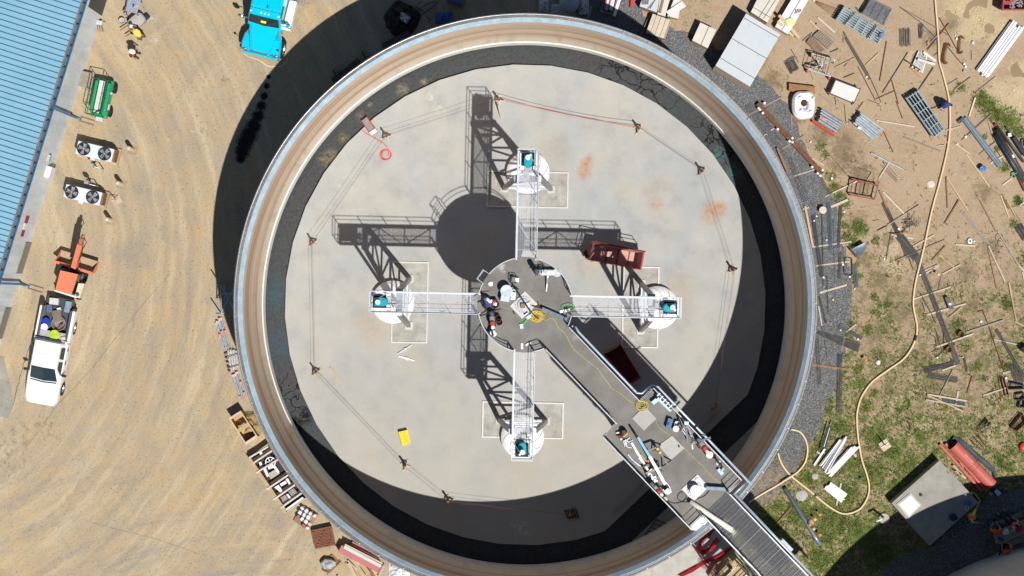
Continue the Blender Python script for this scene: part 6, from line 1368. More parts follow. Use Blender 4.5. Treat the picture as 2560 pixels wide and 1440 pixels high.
def bundle(k,a,b,wd,n,label,k2=None,r=.016,fan=0.,hook=None,mt=None,lay=2,z=.03,jit=.05):
    r*=.62;A,B=GV(k,*a),GV(k2 or k,*b);d=(B-A).normalized();nn=Vector((-d.y,d.x,0));m=MB();W=wd*PX;rb=random.Random(int(a[0]*7+a[1]))
    for i in range(n):
        f=(i+.5)/n-.5;zz=z+r+(i%lay)*2*r;e0,e1=rb.uniform(-jit,jit),rb.uniform(-jit,jit)
        w0=W*(1-max(0,fan));w1=W*(1+min(0,fan))
        p,q=A+nn*f*w0+d*e0,B+nn*f*w1+d*e1;p.z=zz;q.z=zz+rb.uniform(-.005,.01)
        mid=p.lerp(q,.5)+nn*rb.uniform(-.015,.015);pts=[p,mid,q]
        if hook in('a','ab'):h=.22;pts=[p+nn*h+d*.10,p+nn*.08-d*.02]+pts
        if hook in('b','ab'):h=.22;pts=pts+[q+nn*.08+d*.02,q+nn*h-d*.10]
        m.tube(pts,r,5)
    return one('bar_bundle',m,mt or rebarm,label,'rebar bundle')
bundle(7,(440,285),(545,1020),10,7,'hooked bars lying along the wall beside the new plank',hook='a',r=.018)
bundle(7,(545,130),(565,1130),6,3,'three thin long bars on the gravel',r=.014)
bundle(7,(625,130),(655,690),11,9,'straight bar bundle hooked at its lower end on the gravel',hook='b',r=.018,mt=bluesteel)
bundle(7,(775,180),(745,670),8,7,'upper half of the kinked bar bundle at the gravel edge',r=.018)
bundle(7,(770,725),(755,1045),8,7,'lower half of the kinked bar bundle at the gravel edge',r=.018)
bundle(7,(685,330),(708,1120),2,1,'single thin bar between the gravel bundles',r=.016)
bundle(7,(610,1000),(622,1440),4,2,'pair of bars running past the yellow block',r=.016)
bundle(7,(940,870),(965,1150),13,9,'bluish bar bundle at the grass edge',r=.016,mt=bluesteel,fan=-.2)
bundle(5,(940,1250),(1120,1400),14,5,'bluish bars fanning under the cleated board',r=.014,mt=bluesteel)
bundle(9,(515,5),(595,320),6,4,'four thin bars hugging the wall in the lower gravel',r=.016)
bundle(9,(500,440),(1000,620),26,14,'wide fan of grey bars in the lower gravel',r=.018,fan=.65)
bundle(9,(750,375),(1040,515),9,6,'hooked bar bundle above the grey fan',hook='a',r=.018)
bundle(9,(765,690),(755,1395),14,9,'long bar bundle at the lower gravel edge',r=.018)
bundle(9,(485,500),(520,1070),12,4,'four loose bars over the brown bearer',r=.016)
bundle(9,(425,870),(415,960),2,1,'short bar end by the wall',r=.016)
bundle(5,(30,290),(470,860),16,7,'long bars lying between wall and rusty beam',r=.014,hook='a')
bundle(5,(110,290),(410,680),8,3,'three shorter bars beside the rusty beam',r=.016)
bundle(5,(500,860),(680,1370),12,4,'bars curving down from the brown plank',r=.014)
bundle(5,(600,1060),(770,1420),10,3,'thin bars below the lowest beam bearer',r=.012)
bundle(5,(860,1090),(970,1290),8,3,'bars crossing the gravel edge below the rusty beam',r=.014)
bundle(5,(760,1110),(1010,1300),6,2,'two thin bars below the white blocks',r=.012)
bundle(7,(1290,130),(1480,530),11,7,'head of the long bar bundle under the grey bearer',r=.020)
bundle(7,(1480,530),(1690,800),22,16,'wide middle of the long bar bundle, a rusty tie across it',r=.020)
bundle(8,(255,800),(750,830),13,10,'narrow tail of the long bar bundle running down the yard',k2=10,r=.020)
bundle(7,(1450,470),(1580,790),10,5,'loose bars left of the wide bundle middle',r=.016)
bundle(10,(335,895),(690,810),16,10,'upper bar fan left of the bundle tail',r=.018,fan=-.35,hook='b')
bundle(10,(380,950),(730,1010),15,11,'lower straight bar fan left of the bundle tail',r=.018)
bundle(10,(1205,405),(1536,975),9,7,'thin grey bar bundle slanting to the right edge',r=.020)
bundle(10,(1390,810),(1490,1060),24,11,'rusty bar pile at the right edge',r=.018)
bundle(10,(560,1240),(830,1300),7,6,'grey bars inside the board pile',r=.020,mt=bluesteel)
bundle(10,(820,745),(850,905),6,5,'small bar bundle with a pink tag',r=.018)
bundle(3,(440,30),(700,170),24,7,'thin brown bars fanning behind the long frame stack',r=.016,fan=.7,mt=rust)
bundle(4,(120,400),(125,640),27,16,'short black bar bundle at the upper yard',r=.020)
bundle(4,(345,330),(335,530),15,9,'flared short bar bundle beside the black one',r=.018,fan=-.5)
bundle(4,(690,600),(640,870),10,8,'hooked bar bundle right of the hose',hook='ab',r=.020,mt=rust)
bundle(4,(880,510),(862,735),7,6,'bar bundle standing between white caps',hook='ab',r=.020,mt=rust)
bundle(3,(60,830),(150,990),26,14,'dark hooked bar bundle left of the scaffold trolley',hook='a',r=.022)
bundle(8,(1460,400),(1560,560),22,10,'dark bar bundle cut by the right edge',r=.024)
def stirrup(k,pts,n,label,r=.018,dz=.03,mt=None,z=.03):
    m=MB();P=[GV(k,x,y)for x,y in pts];c=sum(P,Vector())/len(P)
    for i in range(n):
        o=Vector((random.uniform(-.03,.03),random.uniform(-.03,.03),z+dz*i));m.tube([p+o for p in P],r,5,closed=True)
    return one('bent_bar_cage',m,mt or rebarm,label,'rebar cage')
m=MB();
for i in range(15):
    f=i/14;a=GV(7,895,690,.05).lerp(GV(7,985,800,.05),f);b=GV(7,1045,615,.05).lerp(GV(7,1080,655,.05),f**1.5);up=Vector((0,0,.36));m.tube([a,a+up*(1-f*.4),b+up*(1-f*.4),b],.018,5)
one('bent_bar_cage',m,bluesteel,'pile of bluish bent bars with rusty corners at the grass edge','rebar cage')
m=MB();
for i in range(10):
    f=i/9;a=GV(7,895,690,.40).lerp(GV(7,985,800,.28),f);m.ball(a,.05,.04,.03,8)
one('rusty_bends',m,rust,'rusty bends along the edge of the bluish bent bar pile','rebar cage')
stirrup(7,[(822,780),(905,795),(912,985),(890,1000),(815,980),(810,960)],3,'black rectangular bar loop on the gravel',r=.022)
stirrup(10,[(1255,975),(1290,985),(1345,1185),(1305,1190)],6,'orange tipped narrow stirrups stacked at the right',r=.018,mt=rust)
stirrup(10,[(1365,1040),(1536,1080),(1530,1110),(1345,1115)],9,'stack of dark stirrups at the right edge',r=.02)
stirrup(10,[(1430,1180),(1530,1160),(1530,1240),(1425,1245)],6,'dark stirrups lower down at the right edge',r=.02)
stirrup(10,[(1480,1250),(1536,1210),(1536,1330),(1460,1330)],8,'heaped bent bars below the dark stirrups',r=.02)
stirrup(12,[(1115,165),(1200,60),(1234,70),(1234,130),(1160,195)],10,'large rusty bent bars at the right edge above the red disc',r=.02,mt=rust,dz=.035)
m=MB();
for i in range(9):
    o=GV(12,0,0)*0;f=i/8;a,b=GV(12,850+8*i,215-6*i,.05),GV(12,910+3*i,150-4*i,.05);up=Vector((0,0,.55));m.tube([a,a+up,b+up,b],.016,5)
one('bent_bar_cage',m,rebarm,'upright cage of bent bars casting a black shadow above the red pipes','rebar cage')
m=MB();P=[GV(12,*p)for p in((785,290),(835,240),(890,310),(850,350))]
for zz in(.05,.35):m.tube([p+Vector((0,0,zz))for p in P],.02,5,closed=True)
for p in P+[P[0].lerp(P[1],.5),P[2].lerp(P[3],.5)]:m.tube([p+Vector((0,0,.05)),p+Vector((0,0,.35))],.016,5)
m.tube([P[0].lerp(P[1],.5)+Vector((0,0,.35)),P[2].lerp(P[3],.5)+Vector((0,0,.35))],.018,5);one('bent_bar_cage',m,rust,'small open wire cage above the middle of the red pipes','rebar cage')
m=MB();rb=random.Random(8)
for i in range(12):
    a=GV(7,1500+rb.uniform(0,60),400+rb.uniform(-70,90),.05);b=a+Vector((rb.uniform(.2,.9),rb.uniform(-.2,.5),rb.uniform(0,.2)));m.tube([a,b,b+Vector((rb.uniform(-.05,.1),.25,rb.uniform(0,.2)))],.014,5)
one('bent_bar_cage',m,rebarm,'tangle of hooked thin bars right of the long bundle head','rebar cage')
m=MB();m.tube([GV(7,1370,500,.1),GV(7,1440,500,.14),GV(7,1510,490,.16),GV(7,1560,460,.12)],.028,6);one('tie_bar',m,rust,'rusty tie bar across the long bar bundle','bar')
for(x,y,lb)in((780,460,'rusty wire coil on the pale bearer, right of the bar bundle'),(632,640,'dark rusty wire coil left of the bar bundle tail')):
    m=MB()
    for i in range(8):
        r=.13+.012*(i%4);m.tube([GV(10,x,y,.04+.03*i)+Vector((r*math.cos(q)+.01*(i%3),r*math.sin(q),0))for q in[2*math.pi*j/18 for j in range(18)]],.014,5,closed=True)
    one('wire_coil',m,rust,lb,'wire coil')
# ---------------------------------------------------------------- heavier steel
t=thing('rusty_beam','long rusty brown steel beam on timber bearers over the gravel','steel beam',GV(5,525,660));A,B=GV(5,155,265,.30),GV(5,885,1055,.30)
m=MB();d=(B-A).normalized();up=Vector((0,0,1));s=d.cross(up)
m.beam(A,B,.26,.03);m.beam(A-up*.24,B-up*.24,.26,.03);m.beam(A-up*.12,B-up*.12,.03,.21);m.build('flanged_section',mat('rusty_beam_steel',(.17,.075,.04),.8,var=.3,sc=3,dirt=(.24,.12,.07),damt=.45),t)
m=MB()
for k in range(7):
    r=A.lerp(B,.04+.15*k);m.box(r+Vector((0,0,-.1)),(.24,.02,.24),math.atan2(s.y,s.x));
m.build('stiffener',rust,t)
for(x,y)in((165,320),(232,262),(180,335),(212,372),(380,555),(545,655),(512,690),(545,700),(768,980),(830,1052),(860,1078),(885,1015),(988,1108)):
    m=MB();m.box(GV(5,x,y,.32 if x not in(988,)else.05),(.11,.12,.08),random.uniform(0,1.5));one('packing_block',m,white,'small white packing block around the rusty beam','block','white packing blocks around the rusty beam')
def steelbar(k,a,b,wd,ht,label,mt,nm='steel_channel',k2=None,z=.12,n=1):
    A,B=GV(k,*a,z),GV(k2 or k,*b,z);t=thing(nm,label,'steel',(A+B)/2-Vector((0,0,z)));d=(B-A).normalized();s=d.cross(Vector((0,0,1)))
    W=wd*PX
    m=MB();m.beam(A,B,W,.03);m.build('web',mt,t)
    for q in(-1,1):m=MB();m.beam(A+s*W*.5*q+Vector((0,0,.02)),B+s*W*.5*q+Vector((0,0,.02)),.025,ht);m.build('flange',mt,t)
    return t
t=steelbar(6,(1010,460),(1440,1030),12.5,.14,'blue grey steel channel with pointed tail on timber bearers',bluesteel);m=MB();m.beam(GV(6,940,510,.14),GV(6,1010,460,.16),.18,.1);m.build('end_bracket',steeld,t);m=MB();m.beam(GV(6,1010,460,.2),GV(6,1465,1040,.2),.05,.03);m.build('centre_rib',mat('paler_blue_steel',(.25,.31,.37),.4,.4),t)
m=MB();m.tube([GV(6,1395,600,.22),GV(6,1728,1160,.22)],.13,10);t=thing('dark_pipe','brown black pipe with a white label in the pipe row at the right edge','pipe',GV(6,1550,880));m.build('barrel',mat('brown_black_pipe',(.075,.06,.055),.5,var=.3),t,smooth=True);m=MB();m.box(GV(6,1600,915,.345),(.10,.17,.03),.5);m.build('label',white,t)
m=MB();m.tube([GV(6,1380,660,.18),GV(6,1728,1225,.18)],.12,10);one('dark_pipe',m,mat('blue_black_pipe',(.05,.07,.09),.4,.2),'blue black pipe, outermost left of the pipe row at the right edge','pipe',smooth=True)
m=MB();m.tube([GV(6,1385,530,.12),GV(6,1728,985,.12)],.075,8);one('dark_pipe',m,mat('olive_black_pipe',(.06,.065,.06),.5),'thin dark pipe with a red tip in the pipe row','pipe',smooth=True)
m=MB();m.ball(GV(6,1386,535,.13),.09,.09,.09,8);one('red_plug',m,red,'small red cap on the thin dark pipe','cap')
m=MB();m.tube([GV(6,1510,560,.1),GV(6,1728,860,.1)],.045,7);one('dark_pipe',m,steeld,'thinnest pipe with a brown tip, rightmost of the pipe row','pipe')
m=MB();m.tube([GV(6,1605,690,.2),GV(6,1745,900,.2)],.14,8);one('dark_pipe',m,mat('charcoal_pipe',(.045,.05,.055),.6),'short thick charcoal pipe beside the thinnest pipe','pipe')
m=MB();m.box(GV(6,1555,660,.2),(.17,.2,.1),.2);one('packing_block',m,white,'white block on the rightmost pipes','block')
stirrup(37,[(910,545),(958,520),(960,640),(915,600)],4,'black bar frames at the right edge beside the pipes',r=.022)
m=MB();m.tube([GV(6,1640,1110,.1),GV(6,1745,1330,.1)],.09,8);one('dark_pipe',m,rust,'rusty pipe end below the pipe row at the right edge','pipe')
m=MB();m.tube([GV(37,770,1090,.06),GV(37,800,1045,.2),GV(37,850,1035,.25)],.04,6);m.ball(GV(37,828,1098,.12),.07,.07,.06,8);one('strap_reel',m,mat('bright_green_cap',(.05,.55,.22),.4),'bright green cap and black strap at the pipe row','cap')
m=MB();m.tube([GV(11,460,905,.10),GV(11,800,1450,.10),GV(11,860,1540,.10)],.115,12);t=thing('steel_pole','long blue grey steel pole lying across the grass by the gangway','pole',GV(11,640,1180));m.build('shaft',mat('blue_grey_pole',(.20,.26,.33),.35,.4,var=.08),t,smooth=True);m=MB();p,q=GV(11,452,893,.10),GV(11,458,902,.10);m.tube([p,q],.118,12);m.build('end_cap',black,t)
def bigpipe(a,b,r,label,z,band=True):
    A,B=GV(12,*a,z),GV(12,*b,z);t=thing('red_pipe',label,'pipe',((A+B)/2).xy.to_3d());d=(B-A).normalized();M=Matrix.Translation(A)@d.to_track_quat('Z','Y').to_matrix().to_4x4();Ln=(B-A).length
    m=MB();m.lathe([(r-.02,Ln),(r,Ln),(r,0),(r-.02,0),(r-.02,Ln)],n=28);m.v=[M@p for p in m.v];m.build('barrel',redpipe,t,smooth=False)
    m=MB();m.lathe([(r-.03,.04),(.01,.04)],n=28);m.v=[M@p for p in m.v];m.build('dark_bore',black,t)
    for f in(.48,.56):
        m=MB();m.lathe([(r+.006,Ln*f-.008),(r+.006,Ln*f+.008)],n=28);m.v=[M@p for p in m.v];m.build('strap',mat('dark_red_strap',(.22,.04,.035),.6),t)
    return t,A,B,d
t,A,B,d=bigpipe((630,320),(960,660),.32,'large red oxide pipe with a dark open bore',.34)
m=MB();rb=random.Random(2);s=Vector((-d.y,d.x,0))
for k in range(7):
    c=A.lerp(B,.26)+d*(.09*k)+s*(.06+.02*rb.random());m.box(c+Vector((0,0,.318)),(.035,.02+.06*rb.random(),.004),math.atan2(d.y,d.x)+rb.uniform(-.4,.4))
m.build('chalk_marks',mat('white_chalk',(.7,.62,.58),.9),t)
bigpipe((512,310),(872,712),.085,'thin red oxide pipe, outermost of the three beside the pad',.10);bigpipe((560,305),(915,712),.09,'thin red oxide pipe between the outer one and the large pipe',.12)
m=MB();pts=[(620,255),(680,285),(740,325),(800,385),(860,440),(920,490),(970,535),(985,590)]
for i in range(len(pts)-1):
    for sgn in(0,):pass
L_=[]
for i,(x,y)in enumerate(pts):
    a=GV(12,x,y,.02);n2=Vector((.6,.8,0));hgt=.16+.06*math.sin(i*2.1);L_.append([a-n2*.14,a-n2*.05+Vector((0,0,hgt)),a+n2*.06+Vector((0,0,hgt*.7+.03*math.sin(i*5))),a+n2*.16])
m.loft(L_,caps=False,closed=False);one('silt_fabric',m,mat('grey_silt_fabric',(.10,.115,.13),.7,var=.35,sc=6),'rumpled dark grey fabric strip along the large red pipe','fabric')
m=MB()
for(x0,y0,x1,y1)in((625,490,700,570),(660,545,735,605),(690,465,720,505)):m.beam(GV(12,x0,y0,.1),GV(12,x1,y1,.1),.12,.1)
m.beam(GV(12,640,545,.16),GV(12,690,545,.16),.06,.05);one('pale_cradle',m,w_pale,'pale timber cradle between the pad and the thin red pipes','cradle')
# ---------------------------------------------------------------- scaffold and tubes
def frames(k,P,n,z0,label,mt,group,rungs=3,cols=5):
    for i in range(n):
        z=z0+.075*i;j=lambda:random.uniform(-.05,.05)
        Q=[GV(k,*p,z)+Vector((j(),j(),0))for p in P];c=sum(Q,Vector())/4
        t=thing('scaffold_section',label,'scaffold frame',(c.x,c.y,z-.03),0,group)
        m=MB()
        for s in range(cols):
            f=s/(cols-1);m.tube([Q[0].lerp(Q[1],f),Q[3].lerp(Q[2],f)],.026,6)
        m.build('upright_tube',mt,t)
        m=MB()
        for s in range(rungs+1):
            f=.02+.96*s/rungs;m.tube([Q[0].lerp(Q[3],f)+Vector((0,0,.02)),Q[1].lerp(Q[2],f)+Vector((0,0,.02))],.022,6)
        m.build('cross_tube',mt,t)
lg=mat('pale_blue_galvanised',(.40,.48,.52),.45,.4,var=.15)
frames(3,[(725,262),(825,95),(1415,430),(1310,610)],7,.08,'pale galvanised scaffold frame in the longest stack, a blue rag on it',lg,'scaffold frames in the longest stack',5,7)
frames(3,[(1075,175),(1190,-20),(1480,130),(1380,335)],6,.08,'dark weathered scaffold frame in the stack at the top edge',mat('weathered_tube',(.20,.21,.23),.5,.3,dirt=(.12,.09,.08)),'dark scaffold frames at the top edge',3,10)
frames(6,[(310,205),(455,122),(772,605),(650,690)],7,.08,'pale galvanised scaffold frame in the stack beside the hose',lg,'scaffold frames in the stack beside the hose',5,5)
crumple(GV(3,1355,490,.65),.16,mat('denim_blue_rag',(.18,.25,.45),.9),'denim blue rag on the end of the longest frame stack')
for(k,a,b,lb)in((3,(690,240),(830,75),'dark bearer under the upper end of the longest frame stack'),(3,(830,345),(990,165),'tie rod across the longest frame stack'),(3,(1140,530),(1290,345),'second tie rod across the longest frame stack'),(3,(1000,105),(1050,180),'bearer under the dark frame stack')):
    m=MB();zz=.05 if 'bearer' in lb else.66;m.beam(GV(k,*a,zz),GV(k,*b,zz),.05,.05);one('bearer_bar',m,steeld,lb,'bar')
m=MB();m.tube([GV(6,610,345,.05),GV(6,660,330,.05),GV(6,730,290,.1)],.02,5);one('cable',m,steeld,'dark cable from the blue machine to the frame stack','cable')
def tubes(k,a0,a1,b0,b1,n,r,label,mt,z=.1,lay=3,jit=.08,tip=None,group=None,nm='tube_stack'):
    A0,A1,B0,B1=GV(k,*a0),GV(k,*a1),GV(k,*b0),GV(k,*b1);rb=random.Random(int(a0[0]));t=thing(nm,label,'tube stack',((A0+B1)/2).xy.to_3d());d=((B0+B1)-(A0+A1)).normalized()
    for i in range(n):
        f=(i+.5)/n;zz=z+(i%lay)*2*r+rb.uniform(0,.01)
        p,q=A0.lerp(A1,f)+d*rb.uniform(-jit,jit),B0.lerp(B1,min(1,max(0,f+rb.uniform(-.04,.04))))+d*rb.uniform(-jit,jit);p.z=q.z=zz
        m=MB();m.tube([p,q],r,6);o=m.build('tube',mt[i%len(mt)]if isinstance(mt,list)else mt,t)
        if tip:m=MB();m.tube([p,p.lerp(q,.1)],r*1.25,6);m.build('coupler',tip,t)
    m=MB();m.beam(A0.lerp(B0,.12)+Vector((0,0,.04)),A1.lerp(B1,.12)+Vector((0,0,.04)),.07,.07);m.beam(A0.lerp(B0,.88)+Vector((0,0,.04)),A1.lerp(B1,.88)+Vector((0,0,.04)),.07,.07);m.build('bearer',steeld,t)
    return t
bt=mat('blue_grey_tube',(.24,.29,.36),.4,.4);wt=mat('pale_tube',(.58,.62,.64),.4,.3)
t=tubes(5,(850,310),(800,455),(1110,470),(1030,600),16,.028,'stack of blue grey and pale tubes in a red cradle beside the white bag',[bt,bt,wt],tip=black)
m=MB();m.beam(GV(5,765,462,.12),GV(5,1015,622,.12),.10,.22);m.build('red_side',mat('bright_red_paint',(.58,.05,.03),.45),t)
m=MB();m.box(GV(5,900,440,.36),(.24,.14,.02),-.5);m.box(GV(5,865,425,.36),(.1,.12,.02),-.5);m.build('label',mat('pink_red_label',(.70,.25,.25),.6),t)
t=tubes(5,(1285,350),(1195,470),(1565,560),(1440,680),18,.028,'stack of pale galvanised shoring tubes right of the red cradle',[lg,wt,lg],tip=black)
m=MB();m.box(GV(5,1300,540,.36),(.2,.12,.02),-.5);m.build('label',white,t)
for nm2,args in(('upper',((55,430),(110,390),(120,668),(185,640))),('lower',((190,850),(240,815),(255,1050),(308,1030)))):
    t=tubes(20,*args,5,.045,'%s bundle of grey shoring posts with pink collars along the tank wall'%nm2,mat('grey_blue_post',(.38,.43,.46),.45,.4),lay=2,tip=mat('pink_white_collar',(.68,.50,.50),.5),nm='shoring_posts')
    for(x,y)in(((110,520),(138,515),(95,545))if nm2=='upper' else((262,925),(290,1010),(258,1040))):
        m=MB();m.box(GV(20,x,y,.33),(.10,.22,.02),.2);m.build('label',mat('pink_red_label',(.70,.25,.25)),t)
t=tubes(20,(150,665),(235,660),(185,830),(245,790),8,.05,'middle group of silver shoring posts with brown jacks along the tank wall',mat('silver_post',(.55,.55,.54),.45,.3),lay=2,nm='shoring_posts')
m=MB()
for k in range(5):m.beam(GV(20,130+8*k,690+35*k,.2),GV(20,155+8*k,685+35*k,.2),.08,.08)
for yy in(700,790):m.beam(GV(20,155,yy+15,.36),GV(20,245,yy-12,.36),.04,.03)
m.build('jack',mat('brown_jack',(.30,.16,.11),.7),t)
t=thing('scaffold_tower','pale scaffold base standing in the tank shadow on the left','scaffold',G(570,747));m=MB()
X0,X1,Y0,Y1=553,590,712,783
for zz in(.1,1.9):
    P=[G(u,v,zz)for u,v in((X0,Y0),(X1,Y0),(X1,Y1),(X0,Y1))]
    m.tube(P,.035,6,closed=True)
for u,v in((X0,Y0),(X1,Y0),(X1,Y1),(X0,Y1)):m.tube([G(u,v,0),G(u,v,0)+Vector((0,0,1.9))],.035,6)
m.build('tube_frame',lg,t);m=MB();m.tube([G(X0,Y0,1.9),G(X1,Y1,1.9)],.03,6);m.tube([G(X1,Y0,1.9),G(X0,Y1,1.9)],.03,6);m.beam(G(X0,735,1.95),G(X1,735,1.95),.1,.04);m.beam(G(X0+8,Y0,1.93),G(X0+8,Y1,1.93),.08,.04);m.build('brace',lg,t)
t=thing('scaffold_trolley','wheeled scaffold trolley with crossed braces, timber rails and red casters','trolley',GV(3,520,900));zz=.75;P=[GV(3,x,y,zz)for x,y in((390,740),(705,830),(645,1060),(340,960))]
m=MB();m.tube(P,.035,6,closed=True);m.tube([P[0],P[2]],.03,6);m.tube([P[1],P[3]],.03,6);m.tube([P[0].lerp(P[1],.35),P[2].lerp(P[3],.2)],.03,6);m.tube([P[0].lerp(P[1],.7),P[2].lerp(P[3],.6)],.025,6)
for p in P:m.tube([p,Vector((p.x,p.y,.2))],.035,6)
m.build('tube_frame',galvl,t);m=MB();m.beam(GV(3,405,785,zz+.06),GV(3,680,850,zz+.06),.11,.05);m.beam(GV(3,385,935,zz+.06),GV(3,630,1000,zz+.06),.11,.05);m.build('timber_rail',w_new,t)
for i,p in enumerate(P):m=MB();m.cyl(Vector((p.x-.03,p.y,.11)),Vector((p.x+.03,p.y,.11)),.11,n=12);m.box(Vector((p.x,p.y,.25)),(.13,.13,.12));m.build('caster',red if i>1 else black,t)
m=MB()
for f in(.2,.4,.6,.8):m.tube([P[0].lerp(P[1],f)+Vector((0,0,.1)),P[3].lerp(P[2],f)+Vector((0,0,.1))],.012,4)
m.build('tie_wire',steeld,t)
# ---------------------------------------------------------------- panels, boxes and stacks
def pstack(k,P,h,label,top,side,nm='panel_stack',seams=(),n=0,parts=None):
    Q=[GV(k,*p,h)for p in P][::-1];c=sum(Q,Vector())/4;t=thing(nm,label,'panel stack',(c.x,c.y,0));lay=n or max(2,int(h/.11));z0=.08
    m=MB()
    for i in range(lay-1):
        za,zb=z0+(h-z0-.05)*i/(lay-1),z0+(h-z0-.05)*(i+1)/(lay-1);e=.012*(i%2)
        B=[Vector((c.x+(q.x-c.x)*(1-e),c.y+(q.y-c.y)*(1-e),za))for q in Q];m.hexa(B,[Vector((b.x,b.y,zb-.012))for b in B])
    m.build('stacked_sheets',side,t)
    m=MB();m.hexa([Vector((q.x,q.y,h-.05))for q in Q],Q);m.build('top_sheet',top,t)
    m=MB()
    for a,b in((0,1),(3,2)):m.beam(Vector((Q[a].x,Q[a].y,.04)).lerp(Vector((c.x,c.y,.04)),.06),Vector((Q[b].x,Q[b].y,.04)).lerp(Vector((c.x,c.y,.04)),.06),.1,.08)
    m.build('bearer',w_brown,t)
    if seams:
        m=MB()
        for a,b in seams:m.beam(GV(k,*a,h+.004),GV(k,*b,h+.004),.03,.008)
        m.build('seam',mat('dark_seam',(.06,.055,.05),.8,rnd=0),t)
    return t
wpan=mat('white_panel',(.50,.54,.56),.5,var=.04,sc=2,rnd=.04);cpan=mat('cream_panel',(.60,.57,.50),.6,var=.10,sc=2,dirt=(.42,.37,.30),damt=.38,rnd=.05);ply=mat('plywood_edges',(.30,.225,.175),.85,var=.5,sc=14)
t=pstack(2,[(810,145),(1183,375),(850,945),(475,715)],1.75,'tall square stack of pale grey panels, the largest stack at the upper right',wpan,ply,seams=(((785,195),(1162,412)),((652,418),(1032,638)),((525,630),(905,857))))
m=MB()
for x,y in((842,275),(1058,403),(723,477),(938,605)):m.cyl(GV(2,x,y,1.75),GV(2,x,y,1.765),.02,n=8)
m.build('bolt',dark,t)
pstack(2,[(310,245),(482,325),(390,525),(220,440)],.75,'small cream panel stack at the left foot of the tallest stack',cpan,ply,seams=(((402,290),(315,490)),))
pstack(2,[(935,-20),(1195,-40),(1040,245),(860,130)],.62,'long cream panel stack cut by the top edge behind the tallest stack',cpan,ply,seams=(((1080,-20),(950,185)),((1140,-20),(1000,200)),((885,80),(1070,190))))
t=pstack(2,[(1310,-20),(1500,-20),(1265,375),(1125,290)],.5,'long white panel stack at the top edge with a lime vest lying on it',mat('white_panel_b',(.66,.67,.68),.5,var=.04),ply,seams=(((1410,-20),(1195,330)),))
crumple(GV(2,1290,235,.55),.26,mat('pale_lime_vest',(.62,.75,.32),.8,var=.2),'pale lime safety vest dropped on the long white panel stack',nm='safety_vest',cat='vest',sz=.25)
m=MB()
for k in range(4):m.beam(GV(2,1340+18*k,150-6*k,.53),GV(2,1355+18*k,100,.53),.03,.03)
one('hand_tools',m,maroon,'handful of dark red tools on the long white panel stack','tools')
m=MB();m.beam(GV(2,1165,165,.58),GV(2,1385,415,.3),.16,.1);m.beam(GV(2,1150,230,.52),GV(2,1320,395,.3),.14,.1);one('timber_posts',m,w_new,'pair of new timber posts leaning over the long white panel stack','timber')
t=pstack(27,[(1340,-40),(1800,-40),(1730,330),(1270,165)],.75,'white panel stack with dark steel strips on top, at the top edge',wpan,ply)
m=MB()
for k in range(4):m.beam(GV(27,1355+50*k,-20,.78),GV(27,1345+45*k,120,.78),.07,.03)
m.beam(GV(27,1700,-10,.78),GV(27,1490,235,.78),.05,.03);m.beam(GV(27,1640,60,.78),GV(27,1550,235,.78),.04,.03);m.build('steel_strip',mat('grey_strip',(.22,.20,.20),.6),t)
t=pstack(27,[(1810,-40),(2080,-40),(1950,440),(1745,375)],.55,'white panel stack with a brown clamp on top, at the top edge',cpan,ply);m=MB();m.beam(GV(27,1900,-20,.6),GV(27,1810,330,.6),.12,.06);m.beam(GV(27,1770,320,.6),GV(27,1850,330,.6),.06,.05);m.build('clamp',mat('brown_clamp',(.28,.16,.11),.7),t)
t=pstack(27,[(2400,20),(2510,170),(2090,460),(1975,315)],.45,'tilted loose white panel leaning over the other panels at the top edge',mat('white_panel_b',(.66,.67,.68)),ply,n=2)
pstack(27,[(2190,-40),(2390,-10),(2300,500),(2010,430)],.36,'cream panels half hidden under the tilted white panel',cpan,ply,n=3)
t=thing('form_box','cream timber form box with dark grooves, half in the tank shadow','form box',GV(27,1790,700));h=.62;Q=[GV(27,x,y,h)for x,y in((1620,365),(2120,540),(1945,1040),(1440,870))][::-1]
m=MB();m.hexa([Vector((q.x,q.y,.12))for q in Q],[Vector((q.x,q.y,h-.03))for q in Q]);m.build('body',ply,t)
for k,(f0,f1)in enumerate(((0,.19),(.215,.44),(.465,.70),(.725,.93),(.955,1))):
    A_,B_,C_,D_=Q[3],Q[2],Q[1],Q[0];m=MB();a,b,c,d=A_.lerp(B_,f0),A_.lerp(B_,f1),D_.lerp(C_,f1),D_.lerp(C_,f0);m.hexa([Vector((p.x,p.y,h-.03))for p in(a,b,c,d)][::-1],[p for p in(a,b,c,d)][::-1]);m.build('plank',w_pale,t)
m=MB()
for q in Q:m.box(Vector((q.x*.99+Q[0].x*.0,q.y,.06)),(.15,.15,.12))
m.build('foot',w_brown,t)
t=thing('panel_bundle','white panels strapped by red bars, half in shadow at the top edge','panel bundle',GV(27,480,120));h=.5
m=MB()
for x0,x1 in((330,425),(445,550)):Q=[GV(27,x,y,h)for x,y in((x0+60,-40),(x1+70,-40),(x1,280 if x1>500 else 255),(x0,235))][::-1];m.hexa([Vector((q.x,q.y,.15))for q in Q],Q)
m.build('white_panel',mat('white_panel_b',(.66,.67,.68)),t)
m=MB()
for x in(330,440,600):m.beam(GV(27,x+70,-40,h+.06),GV(27,x,230,h+.06),.07,.06)
m.build('red_bar',mat('dusty_red_bar',(.42,.12,.12),.6),t);m=MB();m.beam(GV(27,740,-40,h),GV(27,590,430,h),.16,.3);m.build('white_side',white,t);m=MB();m.beam(GV(27,250,300,.2),GV(27,550,385,.2),.1,.1);m.beam(GV(27,340,-40,.2),GV(27,225,320,.2),.06,.06);m.build('bearer',w_grey,t)
